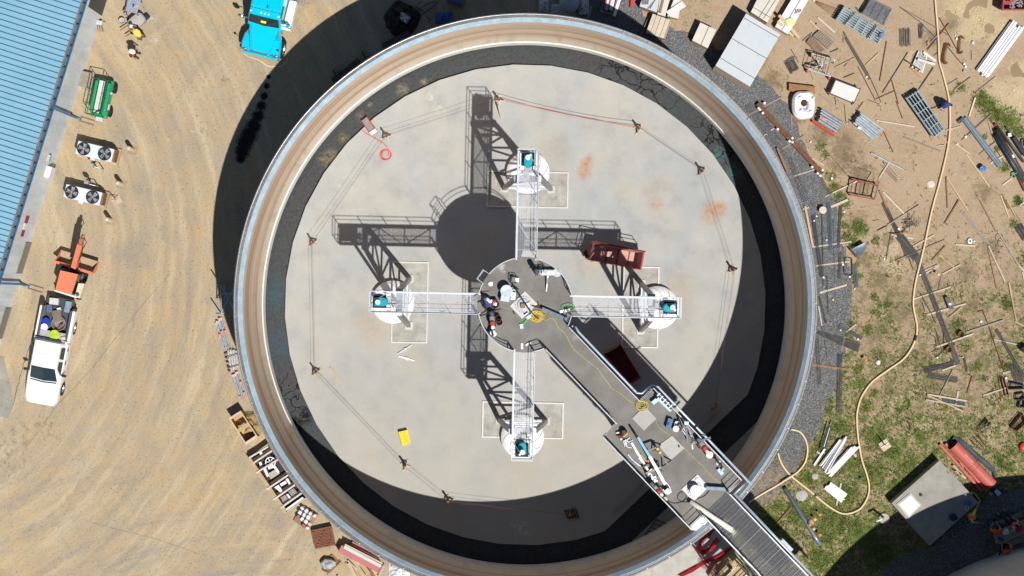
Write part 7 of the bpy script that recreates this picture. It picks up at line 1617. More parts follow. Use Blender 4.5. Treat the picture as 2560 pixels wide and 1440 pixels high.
m=MB();m.beam(GV(27,1070,-40,.15),GV(27,1045,195,.15),.12,.12);m.beam(GV(27,1120,-40,.1),GV(27,1095,150,.1),.08,.06);one('red_bar',m,mat('bright_red_paint',(.58,.05,.03)),'red bar end on sunlit gravel at the top edge','bar')
m=MB();m.beam(V and GV(34,2510,0)if 0 else G(1478,14,.05),G(1470,46,.05),.16,.05);one('shadow_board',m,w_grey,'grey board lying in the tank shadow at the top edge','board')
m=MB();m.beam(G(1713,87,.04),G(1733,100,.04),.12,.05);one('brown_block',m,w_brown,'brown timber end under the small cream panel stack','block')
m=MB();m.beam(G(1604,85,.2),G(1628,30,.2),.08,.05);one('leaning_stick',m,w_grey,'dark stick in shadow left of the cream form box','stick')
t=thing('site_table','white topped trestle panel with dark legs beside the long dark plank','table',GV(3,850,1270));h=.5;Q=[GV(3,x,y,h)for x,y in((715,1105),(1055,1235),(965,1430),(635,1292))][::-1]
m=MB();m.hexa([q-Vector((0,0,.06))for q in Q],Q);m.build('top',mat('weathered_white_panel',(.62,.61,.58),.6,var=.08,dirt=(.45,.36,.26),damt=.36),t)
m=MB()
for a,b in((0,1),(1,2),(2,3),(3,0)):m.beam(Q[a]-Vector((0,0,.04)),Q[b]-Vector((0,0,.04)),.05,.09)
m.build('edge_frame',steeld,t);m=MB()
for q in Q:m.beam(q+Vector((-.03,.05,.12)),Vector((q.x,q.y,0)),.05)
m.build('leg',rust,t)
for i,P in enumerate((((375,495),(560,690),(475,745),(318,580)),((490,420),(690,590),(610,670),(405,490)))):
    t=thing('slatted_pallet',('lower' if not i else 'upper')+' brown slatted pallet of the pair beside the grey plank','pallet',GV(3,*P[0]));Q=[GV(3,*p,.14)for p in P]
    m=MB()
    for a,b in((0,1),(3,2)):m.beam(Q[a]-Vector((0,0,.07)),Q[b]-Vector((0,0,.07)),.07,.1)
    m.build('bearer',w_brown,t)
    m=MB()
    for k in range(9):f=.04+.115*k;m.beam(Q[0].lerp(Q[1],f),Q[3].lerp(Q[2],f),.10,.025)
    m.build('slats',w_grey if i else mat('pinkish_brown_slat',(.27,.18,.13),.85,var=.3),t)
m=MB();m.hexa([GV(5,x,y,.05)for x,y in((505,38),(800,72),(795,158),(505,125))][::-1],[GV(5,x,y,.28)for x,y in((505,38),(800,72),(795,158),(505,125))][::-1]);one('plywood_sheet',m,mat('orange_brown_plywood',(.34,.17,.08),.8,var=.35,sc=2,dirt=(.20,.12,.07)),'orange brown plywood slab above the white bag','plywood')
t=thing('bulk_bag','big white woven bulk bag slumped open with a dark mouth','bag',GV(5,655,290));m=MB();c=GV(5,655,290);rr=[]
for z,s in((0,1.0),(.25,1.12),(.5,1.10),(.66,.92),(.70,.66),(.62,.45),(.45,.28)):
    rr.append([c+Vector(((.56*s*math.copysign(abs(math.cos(a))**.7,math.cos(a)))*(1+.06*noise.noise(Vector((a*2.1,z*4,1)))),(.68*s*math.copysign(abs(math.sin(a))**.7,math.sin(a)))*(1+.06*noise.noise(Vector((a*2.1,z*4,7)))),z+.05*noise.noise(Vector((math.cos(a)*2,math.sin(a)*2,z*3)))))for a in[2*math.pi*i/28 for i in range(28)]])
m.loft(rr);m.build('fabric',bag,t);m=MB();m.ball(c+Vector((.02,.12,.50)),.18,.24,.10,10);m.build('contents',mat('dark_brown_contents',(.07,.045,.035),.9),t)
m=MB()
for a in(.6,2.4,4.0,5.3):p=c+Vector((.45*math.cos(a),.5*math.sin(a),.68));m.tube([p,p+Vector((.1,.05,.1)),p+Vector((.22,.1,.02))],.03,5)
m.build('lifting_loop',bag,t)
t=thing('steel_stillage','open rust red steel frame with cross bars standing on the dirt','frame',GV(5,1350,1230));h=.38;P=[GV(5,x,y,h)for x,y in((1225,1120),(1505,1185),(1470,1340),(1195,1290))]
rf=mat('rust_red_frame',(.30,.09,.06),.7,var=.3)
m=MB()
for a,b in zip(P,P[1:]+P[:1]):m.beam(a,b,.06,.06)
m.build('edge_bar',rf,t);m=MB()
for f in(.33,.64):m.beam(P[0].lerp(P[1],f),P[3].lerp(P[2],f),.05,.05)
m.build('cross_bar',rf,t);m=MB()
for p in P:m.beam(p+Vector((-.02,.03,.1)),Vector((p.x,p.y,0)),.05)
m.build('leg',rf,t)
skp=[(2498,-30),(2560,-30),(2556,18),(2516,20)]
t=thing('open_skip','red steel skip holding grey rubble at the upper right corner','skip',G(2535,-10));h=1.0;Q=[G(u,v,h)for u,v in((2512,-50),(2566,-50),(2563,26),(2506,26))][::-1];c=sum(Q,Vector())/4
def rg(k,z):return[Vector((c.x+(q.x-c.x)*k,c.y+(q.y-c.y)*k,z))for q in Q]
m=MB();m.loft([rg(.8,.1),rg(1,h)],caps=False);m.loft([rg(.9,h),rg(.74,.15)],caps=False);m.loft([rg(1,h),rg(.9,h)],caps=False);m.add(rg(.74,.15),[(0,1,2,3)]);m.build('body',mat('skip_red',(.38,.06,.07),.5,var=.15),t)
m=MB();rb=random.Random(3)
for k in range(70):m.ball(c+Vector((rb.uniform(-.35,.35),rb.uniform(-.75,.2),.3+rb.uniform(0,.1))),.06,.05,.05,6)
m.build('rubble',mat('grey_rubble',(.34,.33,.33),.9,var=.4),t)
t=thing('drum_machine','dark blue engine machine with a rounded hood beside the hose','machine',GV(6,760,300));m=MB();m.hexa([GV(6,x,y,.25)for x,y in((740,300),(830,262),(850,300),(765,352))][::-1],[GV(6,x,y,.8)for x,y in((740,300),(830,262),(850,300),(765,352))][::-1]);m.build('body',mat('deep_blue_paint',(.03,.06,.28),.4),t);m=MB();m.ball(GV(6,790,300,.85),.22,.16,.35,10);m.build('hood',mat('deep_blue_paint',(.03,.06,.28)),t);m=MB();m.box(GV(6,750,345,.4),(.18,.12,.3),.5);m.build('front_plate',mat('dusty_pink_white',(.60,.55,.56)),t)
m=MB()
for q in((745,310),(840,300)):m.cyl(GV(6,*q,.12)+Vector((0,-.05,0)),GV(6,*q,.12)+Vector((0,.05,0)),.14,n=10)
m.build('wheel',black,t)
t=thing('blue_drum','round blue plastic drum lid on the dirt beside a new board','drum',GV(6,1222,1065));m=MB();m.lathe([(.14,0),(.155,.3),(.165,.3),(.165,.33),(.02,.34)],GV(6,1222,1065),20);m.build('drum',blue,t);m=MB();m.tube([GV(6,1222,1065,.345)+Vector((.1*math.cos(q),.1*math.sin(q),0))for q in[2*math.pi*i/16 for i in range(16)]],.014,5,closed=True);m.build('lid_ring',lightblue,t)
def whites(k,a0,a1,b0,b1,n,r,label,lay=3,mt=None,nm='white_tube_stack',jit=.15,ends=None):
    A0,A1,B0,B1=GV(k,*a0),GV(k,*a1),GV(k,*b0),GV(k,*b1);rb=random.Random(int(b0[0]));t=thing(nm,label,'tube stack',((A0+B1)/2).xy.to_3d());d=((B0+B1)-(A0+A1)).normalized()
    for i in range(n):
        f=(i+.5)/n;zz=.12+(i%lay)*r*1.9;p=A0.lerp(A1,f)+d*rb.uniform(-jit,jit);q=B0.lerp(B1,f)+d*rb.uniform(-jit,jit);p.z=q.z=zz
        m=MB();m.beam(p,q,r*2,r*1.7);m.build('tube',mt[i%len(mt)]if isinstance(mt,list)else mt or white,t)
    m=MB()
    for f in(.15,.85):m.beam(A0.lerp(B0,f)+Vector((0,0,.05)),A1.lerp(B1,f)+Vector((0,0,.05)),.09,.09)
    m.build('bearer',w_pale,t);return t
pvc=mat('white_plastic_tube',(.76,.77,.78),.4,var=.04)
whites(4,(1575,310),(1750,410),(1110,960),(1260,1080),11,.055,'long stack of white boards with dusty pink edges at the upper right',2,[mat('dusty_pink_white',(.60,.55,.56)),pvc,pvc,pvc])
whites(11,(1045,380),(1165,320),(855,620),(940,720),10,.034,'upper dusty half of the white plastic pipe stack',2,[mat('grey_white_tube',(.50,.50,.52),.5),pvc,mat('slate_tube',(.22,.24,.28),.5)])
whites(11,(1185,440),(1285,440),(930,720),(990,750),8,.040,'bright lower half of the white plastic pipe stack beside the hose',2,pvc)
whites(11,(965,825),(905,910),(1165,970),(1080,1055),9,.036,'square bundle of short white slats on the grass',2,pvc,jit=.06)
m=MB();m.beam(GV(11,970,225,.18),GV(11,905,440,.18),.10,.07);m.beam(GV(11,910,460,.10),GV(11,788,645,.08),.10,.07);one('white_gutter',m,pvc,'pair of white gutter lengths left of the white plastic pipe stack','gutter')
m=MB()
for i,(x,y)in enumerate(((955,180),(1000,160))):m.beam(GV(11,x,y,.25),GV(11,870+40*i,470-10*i,.25),.05,.08)
one('dark_gutter',m,dark,'dark rails flanking the white gutter lengths','rail')
t=whites(4,(300,730),(420,790),(215,920),(360,1020),9,.045,'sloping row of white posts beside the hose',1,mat('chalky_white_post',(.66,.65,.62),.6,var=.1),jit=.08)
m=MB();m.beam(GV(4,380,720,.06),GV(4,548,848,.06),.12,.07);one('white_post',m,mat('chalky_white_post',(.66,.65,.62)),'single white post right of the sloping row, against the hose','post')
m=MB();m.beam(GV(4,300,820,.34),GV(4,540,895,.34),.12,.06);one('white_post',m,mat('chalky_white_post',(.66,.65,.62)),'white post lying across the sloping row','post')
m=MB();m.beam(GV(4,155,850,.3),GV(4,335,970,.3),.07,.06);one('dark_stick',m,w_dark,'dark timber across the left end of the sloping white row','timber');m=MB();m.beam(GV(4,190,935,.05),GV(4,350,1065,.05),.06,.05);one('orange_strip',m,mat('faded_orange_wood',(.50,.26,.10),.8),'orange strip below the sloping white row','strip')
def smooth(pts,n=5):
    q=[];N=len(pts)
    for i in range(N-1):
        p0,p1,p2,p3=[Vector((*pts[max(0,min(N-1,k))],0))for k in(i-1,i,i+1,i+2)]
        for j in range(n):s=j/n;q.append(.5*((2*p1)+(p2-p0)*s+(2*p0-5*p1+4*p2-p3)*s*s+(3*p1-p0-3*p2+p3)*s**3))
    q.append(Vector((*pts[-1],0)));return q
H1=[(2337,-40),(2338,0),(2342,50),(2346,100),(2348,150),(2356,180),(2364,210),(2371,240),(2375,280),(2374,330),(2369,370),(2358,420),(2345,470),(2335,505),(2322,560),(2312,610),(2300,660),(2290,700),(2284,740),(2284,770),(2292,810),(2291,838),(2280,868),(2258,898),(2220,925),(2180,955),(2155,990),(2145,1020),(2142,1050),(2146,1100),(2155,1150),(2168,1190),(2173,1220),(2168,1245),(2150,1272),(2120,1284),(2095,1280),(2060,1257),(2032,1233),(2000,1208),(1980,1192),(1962,1172),(1950,1150),(1945,1132)]
t=thing('long_hose','long tan hose snaking down the right yard and looping over the grass','hose',G(2200,900));m=MB();m.tube([G(p.x,p.y,.07)for p in smooth(H1)],.052,8);m.build('hose_line',tan,t,smooth=True)
for(a,b)in(((2291,838),(2287,852)),((2041,1240),(2036,1236)),((2150,1192),(2152,1196))):m=MB();m.tube([G(*a,.07),G(*b,.07)],.066,8);m.build('coupling',dark,t)
H2=[(1977,1073),(2000,1080),(2014,1100),(2019,1125),(2013,1155),(1996,1178),(1978,1191),(1940,1215),(1900,1238),(1872,1257)]
m=MB();m.tube([G(p.x,p.y,.19 if 1950<p.x<1985 and p.y>1180 else.07)for p in smooth(H2)],.052,8);one('short_hose',m,tan,'shorter tan hose hooking from the tank wall and crossing the long hose','hose',smooth=True)
# ---------------------------------------------------------------- small scattered things
def litter(k,x,y,s,mt,label,nm='scrap',z=.03,cat='litter'):
    m=MB();s*=.72;m.bbox(GV(k,x,y,z+.03),(s,s*random.uniform(.7,1.2),.06),random.uniform(0,1.5),.015);return one(nm,m,mt,label,cat)
for k,x,y,s,lb in((7,817,236,.13,'white block at the head of the gravel bars'),(7,488,290,.12,'white scrap left of the hooked bar bundle'),(7,457,345,.12,'white scrap on the hooked bars'),(7,608,575,.12,'white scrap between the gravel bar bundles'),(7,570,1025,.13,'long white scrap on the thin gravel bars'),(7,805,870,.15,'white scrap on the middle gravel bearer'),(7,885,1018,.14,'white scrap under the black bar loop'),(7,945,1163,.11,'white scrap at the foot of the bluish bundle'),(7,1300,805,.13,'white scrap at the foot of a thin rod'),(7,1475,440,.18,'white tag on the long bar bundle head'),(9,775,410,.13,'white scrap on the hooked bundle above the fan'),(9,985,518,.14,'white scrap at the tip of the hooked bundle'),(10,1022,308,.17,'white brick above the broad grey board'),(8,290,995,.14,'white scrap by the hose left of the bundle tail'),(10,1322,985,.17,'white scrap beside the orange tipped stirrups'),(10,495,740,.12,'white scrap below the three hooked bars'),(4,945,885,.16,'upper white cap at the rod end'),(4,965,925,.15,'lower white cap at the rod end'),(4,840,540,.17,'white cap on the upright bar bundle'),(4,820,490,.10,'small white cap above the upright bar bundle'),(3,1145,1065,.17,'white block at the tail of the dark plank'),(3,415,5,.13,'white cap at the head of the brown bars'),(6,1550,655,.13,'white cap on the thin rightmost pipe'),(6,930,768,.10,'small white scrap right of the hose'),(6,1030,680,.18,'white bag scrap on the channel bearer'),(5,750,695,.12,'white scrap at the gravel edge right of the beam'),(30,485,255,.16,'white cup on the shaded pad')):
    litter(k,x,y,s,white,lb,z=.8 if k==30 else.03)
litter(7,683,1293,.13,mat('bright_yellow_block',(.80,.70,.05),.6),'bright yellow block on the gravel below the bearers','block',cat='block');litter(10,710,588,.14,mat('hot_pink_tape',(.75,.08,.15),.6),'pink tag right of the bar bundle tail','tag',cat='tag');litter(10,802,735,.14,mat('pale_pink_tape',(.75,.40,.42),.6),'pale pink tag on the small bar bundle','tag',cat='tag')
m=MB();m.tube([GV(8,887,588,.05)+Vector((.09*math.cos(q),.12*math.sin(q),0))for q in[2*math.pi*i/16 for i in range(16)]],.05,7,closed=True);m.bbox(GV(8,938,592,.05),(.07,.1,.06),.4,.01);one('white_ring',m,white,'white plastic ring standing out on bare dirt','ring')
for(k,x,y,lb)in((8,490,990,'orange marker flag beside the pale boards'),(9,1060,765,'red orange marker whisker below the grey fan'),(11,842,1190,'orange marker whisker nearest the hose loop'),(11,786,1243,'pale orange whisker by the small mound'),(11,730,1305,'orange whisker touching the steel pole'),(11,773,1350,'pale orange whisker below the small mound'),(11,840,1418,'orange whisker lowest beside the steel pole')):
    p=GV(k,x,y);t=thing('marker_whisker',lb,'marker',p,0,'survey marker whiskers');m=MB();m.cyl(p,p+Vector((0,0,.42)),.008,n=5);m.build('pin',steeld,t);m=MB();m.ball(p+Vector((0,0,.42)),.09,.09,.05,8);m.build('flag',mat('faded_orange_flag',(.85,.45,.20),.7)if 'pale' in lb else mat('orange_flag',(.90,.22,.05),.6),t)
m=MB();m.ball(GV(11,755,1285,-.02),.17,.2,.12,10,lo=0);one('soil_mound',m,mat('pale_soil',(.40,.31,.19),.95),'small pale soil mound beside the steel pole','mound')
for(x,y,s,lb)in((650,985,.34,'spilled pale cement patch left of the white slat bundle'),(800,770,.2,'grey ash patch left of the white plastic pipes')):
    m=MB();m.ball(GV(11,x,y,-.01),s,s*.9,.05,12,lo=0);one('cement_spill',m,slag,lb,'spill')
m=MB();m.ball(GV(6,610,1250,-.01),.22,.2,.03,12,lo=0);one('cement_spill',m,mat('white_powder',(.60,.57,.50),.95),'white powder patch left of the hose','spill')
litter(4,445,585,.2,mat('orange_tool',(.75,.20,.06),.5),'small orange tool beside the pale grey pole','tool',cat='tool');litter(4,950,985,.2,mat('grey_blue_pot',(.30,.40,.42),.5),'grey blue pot below the white caps','pot',cat='pot');litter(9,1200,670,.12,mat('faded_orange_wood',(.50,.26,.10)),'orange scrap above the crumpled film','scrap');crumple(GV(9,1225,795,.03),.13,poly,'crumpled clear film on the grass','film',cat='film');crumple(GV(4,1065,590,.03),.10,mat('dusty_white_paper',(.55,.55,.55)),'twisted white paper strip on the dry patch','paper',cat='paper')
t=thing('sheet_stack','small dark sheet stack with a white tag on a pale bearer','sheet stack',GV(10,640,90));m=MB();m.hexa([GV(10,x,y,.08)for x,y in((585,20),(625,5),(698,150),(640,158))][::-1],[GV(10,x,y,.26)for x,y in((585,20),(625,5),(698,150),(640,158))][::-1]);m.build('sheets',mat('dark_grey_sheet',(.085,.10,.11),.5),t);m=MB();m.box(GV(10,648,98,.27),(.14,.12,.015),.2);m.build('tag',white,t)
m=MB();m.lathe([(.20,0),(.20,.06),(.01,.06)],GV(7,562,218,.3),16);one('timber_disc',m,w_pale,'round pale timber disc on the gravel bars','disc')
m=MB();m.ball(GV(12,1228,335,.1),.22,.26,.12,12);one('red_disc',m,mat('bright_red_paint',(.58,.05,.03)),'bright red dome at the right edge below the bent bars','disc')
m=MB();m.hexa([GV(38,x,y,.05)for x,y in((728,470),(800,440),(800,540),(760,520))][::-1],[GV(38,x,y,.5)for x,y in((728,470),(800,440),(800,540),(760,520))][::-1]);one('black_bin',m,black,'black box cut by the right edge beside the grey bars','box')
for(u,v,z,lb,hd)in((2212,1113,0,'bent pipe on a square cardboard base on the grass',1),(2210,1296,0,'white pipe on a round pale base at the shadow edge',0)):
    t=thing('pipe_stand',lb,'stand',G(u,v));m=MB()
    if hd:m.box(G(u,v,.03),(.52,.52,.05),.6)
    else:m.lathe([(.30,0),(.28,.10),(.01,.12)],G(u,v),16)
    m.build('base',mat('pale_cardboard',(.58,.47,.33),.9)if hd else mat('pale_stone',(.46,.41,.33),.9),t);m=MB()
    if hd:m.cyl(G(u,v,.05),G(u+4,v-2,.9),.035);m.beam(G(u-8,v+6,.1),G(u+8,v-5,.1),.04)
    else:m.cyl(G(u,v-2,.1),G(u-6,v+2,1.0),.06);m.cyl(G(u-6,v+2,.95),G(u-19,v+7,.9),.055)
    m.build('pipe',galvl,t)
# ---------------------------------------------------------------- around the lower left of the tank
t=thing('lined_crate','open timber crate lined with crumpled tan plastic sheet beside the tank wall','crate',G(610,1052));h=.95;VW[41]=(560,990,6.3)
Q=[GV(41,x,y,h)for x,y in((80,350),(265,235),(530,640),(345,765))][::-1];c=sum(Q,Vector())/4
def rq(k,z):return[Vector((c.x+(q.x-c.x)*k,c.y+(q.y-c.y)*k,z))for q in Q]
m=MB();m.loft([rq(1,.05),rq(1,h)],caps=False);m.loft([rq(.9,h),rq(.86,.12)],caps=False);m.add(rq(.86,.12),[(0,1,2,3)]);m.build('side',mat('tan_lined_side',(.50,.33,.15),.8,var=.2),t)
for i in range(4):
    m=MB();a,b,d,e=rq(1.02,h)[i],rq(1.02,h)[(i+1)%4],rq(.86,h)[(i+1)%4],rq(.86,h)[i];m.hexa([p-Vector((0,0,.03))for p in(a,b,d,e)],[p+Vector((0,0,.035+.002*i))for p in(a,b,d,e)]);m.build('rim_board',mat('pinkish_wrapped_rim',(.58,.46,.36),.5,var=.15,sc=6),t)
m=MB();a=rq(1,h);m.beam(a[0].lerp(a[1],.5)if 0 else a[1].lerp(a[2],.5)+Vector((0,0,-.02)),a[0].lerp(a[3],.5)+Vector((0,0,-.02)),.22,.06);m.build('cross_strap',tarp,t)
def sheet(cx,cy,rx,ry,hh,seed,k=41,z0=.02):
    m=MB();N=18;vs=[]
    for j in range(N+1):
        for i in range(N+1):
            x,y=i/N-.5,j/N-.5;e=max(abs(x),abs(y))*2;p=GV(k,cx+x*rx*2,cy+y*ry*2)
            z=z0+hh*(1-e**2)*(.65+.5*noise.noise(Vector((x*5,y*5,seed))))+.10*noise.noise(Vector((x*11,y*11,seed+3)))*(1-e*.6);rr=1-.12*noise.noise(Vector((math.atan2(y,x)*2,seed,0)))*e
            vs.append(Vector((p.x,p.y,max(z0,z))))
    m.add(vs,[(j*(N+1)+i,(j+1)*(N+1)+i,(j+1)*(N+1)+i+1,j*(N+1)+i+1)for j in range(N)for i in range(N)]);return m
m=sheet(440,430,150,190,.75,2);one('tan_sheet',m,mat('olive_tan_sheet',(.40,.29,.13),.5,var=.35,sc=4),'olive tan plastic sheet heaped between the lined crate and the wall','sheet')
m=sheet(300,480,90,110,.25,5,z0=.14);one('tan_sheet',m,tarp,'tan plastic lining sagging inside the open crate','sheet')
t=thing('shipping_crate','long open shipping crate of white fittings with timber cross battens','crate',GV(19,450,560));h=.62;Q=[GV(19,x,y,h)for x,y in((105,315),(340,145),(800,790),(550,965))]
m=MB();z0=[Vector((q.x,q.y,.08))for q in Q];m.hexa(z0[::-1],[p+Vector((0,0,.05))for p in z0][::-1]);m.build('floor',mat('dark_crate_floor',(.06,.04,.035),.9),t)
for a,b,mm in((0,1,w_pale),(1,2,w_brown),(2,3,w_pale),(3,0,w_new)):
    m=MB();m.beam(Q[a]-Vector((0,0,.25)),Q[b]-Vector((0,0,.25)),.07 if(a,b)!=(3,0)else.20,.5);m.build('side',mm,t)
for(a,b)in(((110,310),(340,175)),((160,375),(385,225)),((195,490),(465,325)),((320,690),(575,520)),((400,815),(660,635)),((490,910),(740,735))):
    m=MB();m.beam(GV(19,*a,h+.04),GV(19,*b,h+.04),.09,.06);m.build('batten',mat('pink_white_batten',(.62,.55,.50),.8,var=.15),t)
m=MB();c=GV(19,365,360,.5);m.tube([c+Vector((.26*math.cos(q),.26*math.sin(q),0))for q in[2*math.pi*i/24 for i in range(24)]],.03,6,closed=True)
for k in range(3):m.beam(c+Vector((.26*math.cos(k*1.05),.26*math.sin(k*1.05),0)),c-Vector((.26*math.cos(k*1.05),.26*math.sin(k*1.05),0)),.04)
one('spoked_casting',m,white,'white spoked valve wheel inside the long shipping crate','wheel')
def fit(P,hh,lb,mt=None,nm='white_fitting'):
    m=MB();Q=[GV(19,x,y,.15)for x,y in P][::-1];m.hexa(Q,[p+Vector((0,0,hh))for p in Q]);return one(nm,m,mt or white,lb,'fitting')
fit(((340,495),(450,435),(490,490),(380,560)),.35,'beige slatted unit in the middle of the shipping crate',mat('beige_slats',(.46,.42,.34),.7,var=.3,sc=12));fit(((290,440),(320,425),(360,520),(335,535)),.36,'white post left of the beige slatted unit');fit(((400,400),(425,385),(485,470),(460,485)),.36,'white post right of the beige slatted unit');fit(((340,400),(400,370),(420,420),(355,445)),.3,'white bracket block above the beige slatted unit')
fit(((425,655),(475,625),(520,700),(495,715)),.4,'white angle in the third bay of the shipping crate');fit(((490,615),(555,575),(570,610),(505,645)),.35,'white bar in the third bay of the shipping crate');fit(((560,560),(585,545),(620,610),(600,625)),.4,'white slat at the wall side of the third bay');fit(((495,780),(550,745),(590,800),(525,845)),.3,'grey grille left in the fourth bay',mat('grey_grille',(.30,.28,.25),.7,var=.5,sc=16));fit(((590,710),(650,665),(700,720),(625,765)),.3,'grey grille right in the fourth bay',mat('grey_grille',(.30,.28,.25)));fit(((565,745),(585,732),(625,785),(605,800)),.36,'white divider between the two grey grilles');fit(((235,360),(262,350),(275,385),(250,400)),.3,'small white elbow at the head of the shipping crate');fit(((240,235),(265,225),(300,290),(262,300)),.3,'white tee near the upper end of the shipping crate')
fit(((530,935),(760,770),(790,800),(560,960)),.42,'white panel row at the lower end of the shipping crate')
t=thing('parcel_pallet','pallet of white wrapped parcels with dark shadows near the tank wall','pallet',GV(19,785,1025));P=[GV(19,x,y,.14)for x,y in((740,870),(940,990),(820,1190),(640,1065))]
m=MB();m.hexa([Vector((p.x,p.y,.03))for p in P][::-1],P[::-1]);m.build('base',w_brown,t)
rb=random.Random(12)
for i in range(4):
    for j in range(4):
        if rb.random()<.12:continue
        a=P[0].lerp(P[1],(i+.5)/4);b=P[3].lerp(P[2],(i+.5)/4);c=a.lerp(b,(j+.5)/4);m=MB();hh=rb.uniform(.18,.38);m.bbox(c+Vector((0,0,hh/2)),(.23*rb.uniform(.7,1),.24*rb.uniform(.6,1),hh),-.55+rb.uniform(-.3,.3),.04);m.build('parcel',poly if rb.random()<.8 else mat('brown_jack',(.30,.16,.11)),t)
t=thing('brick_pallet','square pallet of reddish brown slotted timber blocks','pallet',GV(19,998,1265));P=[GV(19,x,y,.42)for x,y in((860,1185),(1092,1135),(1138,1355),(905,1398))];rbm=mat('reddish_brown_block',(.25,.105,.065),.85,var=.3,sc=6)
m=MB();m.hexa([Vector((p.x,p.y,.04))for p in P][::-1],[p-Vector((0,0,.04))for p in P][::-1]);m.build('lower_layers',mat('dark_reddish_layers',(.14,.06,.04),.9),t)
m=MB()
for i in range(13):
    for j in range(9):
        if(i*7+j*3)%11==0:continue
        a=P[0].lerp(P[1],(j+.5)/9);b=P[3].lerp(P[2],(j+.5)/9);c=a.lerp(b,(i+.5)/13);m.box(c+Vector((0,0,-.01-.03*((i+j)%3==0))),(.115,.055,.07),math.atan2((P[1]-P[0]).y,(P[1]-P[0]).x))
o=m.build('top_blocks',rbm,t)
m=MB()
for a,b in zip(P,P[1:]+P[:1]):m.beam(a+Vector((0,0,-.02)),b+Vector((0,0,-.02)),.05,.06)
m.build('edge_strip',rbm,t)
VW[42]=(780,1300,9.846)
def q42(x,y,z=0):return GV(42,x,y,z)
t=thing('red_channel','red steel box channel carrying a white board, beside the tank wall','steel',q42(1200,900));A,B=q42(720,690,.35),q42(1680,1190,.35);d=(B-A).normalized();s=d.cross(Vector((0,0,1)))
rc=mat('dusty_red_steel',(.44,.14,.14),.5,var=.08);m=MB();m.beam(A,B,.42,.66);m.build('box',rc,t);m=MB();m.beam(A-d*.02-s*.2,A-d*.02+s*.25,.05,.75);m.beam(B+d*.02-s*.2,B+d*.02+s*.25,.05,.75);m.build('end_flange',rc,t)
m=MB();m.beam(q42(790,660,.72),q42(1700,1140,.72),.17,.06);m.build('white_board',mat('weathered_white_board',(.62,.61,.58),.7,var=.12),t)
m=MB();m.beam(q42(810,600,.74),q42(1740,1075,.74),.09,.06);one('pale_lath',m,w_pale,'pale lath lying along the red box channel','lath')
m=MB();m.beam(q42(980,560,.15),q42(1640,930,.15),.20,.24);one('red_plate',m,rc,'flat red steel length between the red box channel and the wall','steel')
t=thing('rubbish_bag','split white and slate rubbish bag on a slatted pallet','bag',q42(400,1080));m=MB();c=q42(400,1080,.25);m.ball((0,0,0),.42,.30,.30,16,lo=-20);m.v=[c+Vector((p.x*(1+.25*noise.noise(p*5)),p.y*(1+.25*noise.noise(p*5+Vector((3,0,0)))),p.z*(1+.4*noise.noise(p*6))))for p in m.v];m.build('bag',mat('slate_white_film',(.55,.55,.56),.4,var=.5,sc=3,dirt=(.12,.15,.21),damt=.52),t)
t=thing('slatted_pallet','broken brown pallet under the split rubbish bag','pallet',q42(480,1130));P=[q42(x,y,.1)for x,y in((480,860),(620,1000),(400,1300),(250,1230))];m=MB()
for k in range(7):f=k/6;m.beam(P[0].lerp(P[3],f),P[1].lerp(P[2],f),.07,.03)
m.build('slats',w_brown,t);m=MB();m.beam(P[0]-Vector((0,0,.05)),P[3]-Vector((0,0,.05)),.06,.08);m.beam(P[1]-Vector((0,0,.05)),P[2]-Vector((0,0,.05)),.06,.08);m.build('bearer',w_brown,t)
t=thing('slatted_pallet','thin slatted rack lying right of the split rubbish bag','pallet',q42(600,1150));m=MB();m.beam(q42(400,1300,.08),q42(720,1020,.08),.05,.04);m.beam(q42(360,1270,.08),q42(680,990,.08),.05,.04)
m.build('rail',w_brown,t);m=MB()
for k in range(8):p=q42(390+40*k,1300-36*k,.09);m.beam(p,p+Vector((-.02,-.16,0)),.03,.03)
m.build('slats',w_brown,t)
for a,b,wd,w_,lb,z in(((880,1000),(1120,1230),3.5,'p','pale timber left of the lumber heap',.15),((990,950),(1300,1400),9,'n','broad new plank at the left of the lumber heap',.25),((1080,1000),(1250,1160),6,'n','short new plank over the lumber heap',.35),((1210,1070),(1400,1330),11,'n','broad new block in the middle of the lumber heap',.35),((900,1060),(1080,1400),8,'n','new plank with nail heads at the left end of the lumber heap',.12),((1340,1090),(1520,1400),9,'b','orange brown board right in the lumber heap',.12),((1640,1400),(1780,1120),6,'p','pale edge board against the red channel end',.30),((1500,1150),(1640,1380),14,'n','wide new board beside the red channel end',.10),((820,1060),(920,1100),5,'n','small new offcut left of the lumber heap',.06)):
    m=MB();m.beam(q42(*a,z),q42(*b,z),wd*PX,.07 if wd<8 else.12);one('lumber',m,WD[w_],lb,'lumber')
m=sheet(2150,1250,260,190,.35,9,k=42,z0=.03);one('white_sheet',m,poly,'crumpled white polythene against the tank wall at the bottom edge','sheet')
m=MB();m.box(q42(620,1360,.05),(.12,.05,.06),.5);one('dark_offcut',m,maroon,'dark red offcut at the bottom edge','offcut')
t=thing('dark_rubble_heap','dark heap of soil and cuttings in the tank shadow at the top','heap',G(1005,48));m=MB();c=G(1005,48);m.ball((0,0,0),.95,.95,.55,26,lo=0);m.v=[c+Vector((p.x*(1+.3*noise.noise(p*2.2)),p.y*(1+.3*noise.noise(p*2.2+Vector((5,0,0)))),max(0,p.z*(1+.7*noise.noise(p*4)))))for p in m.v];m.build('soil',mat('black_soil',(.035,.03,.026),.95,var=.5,sc=6),t)
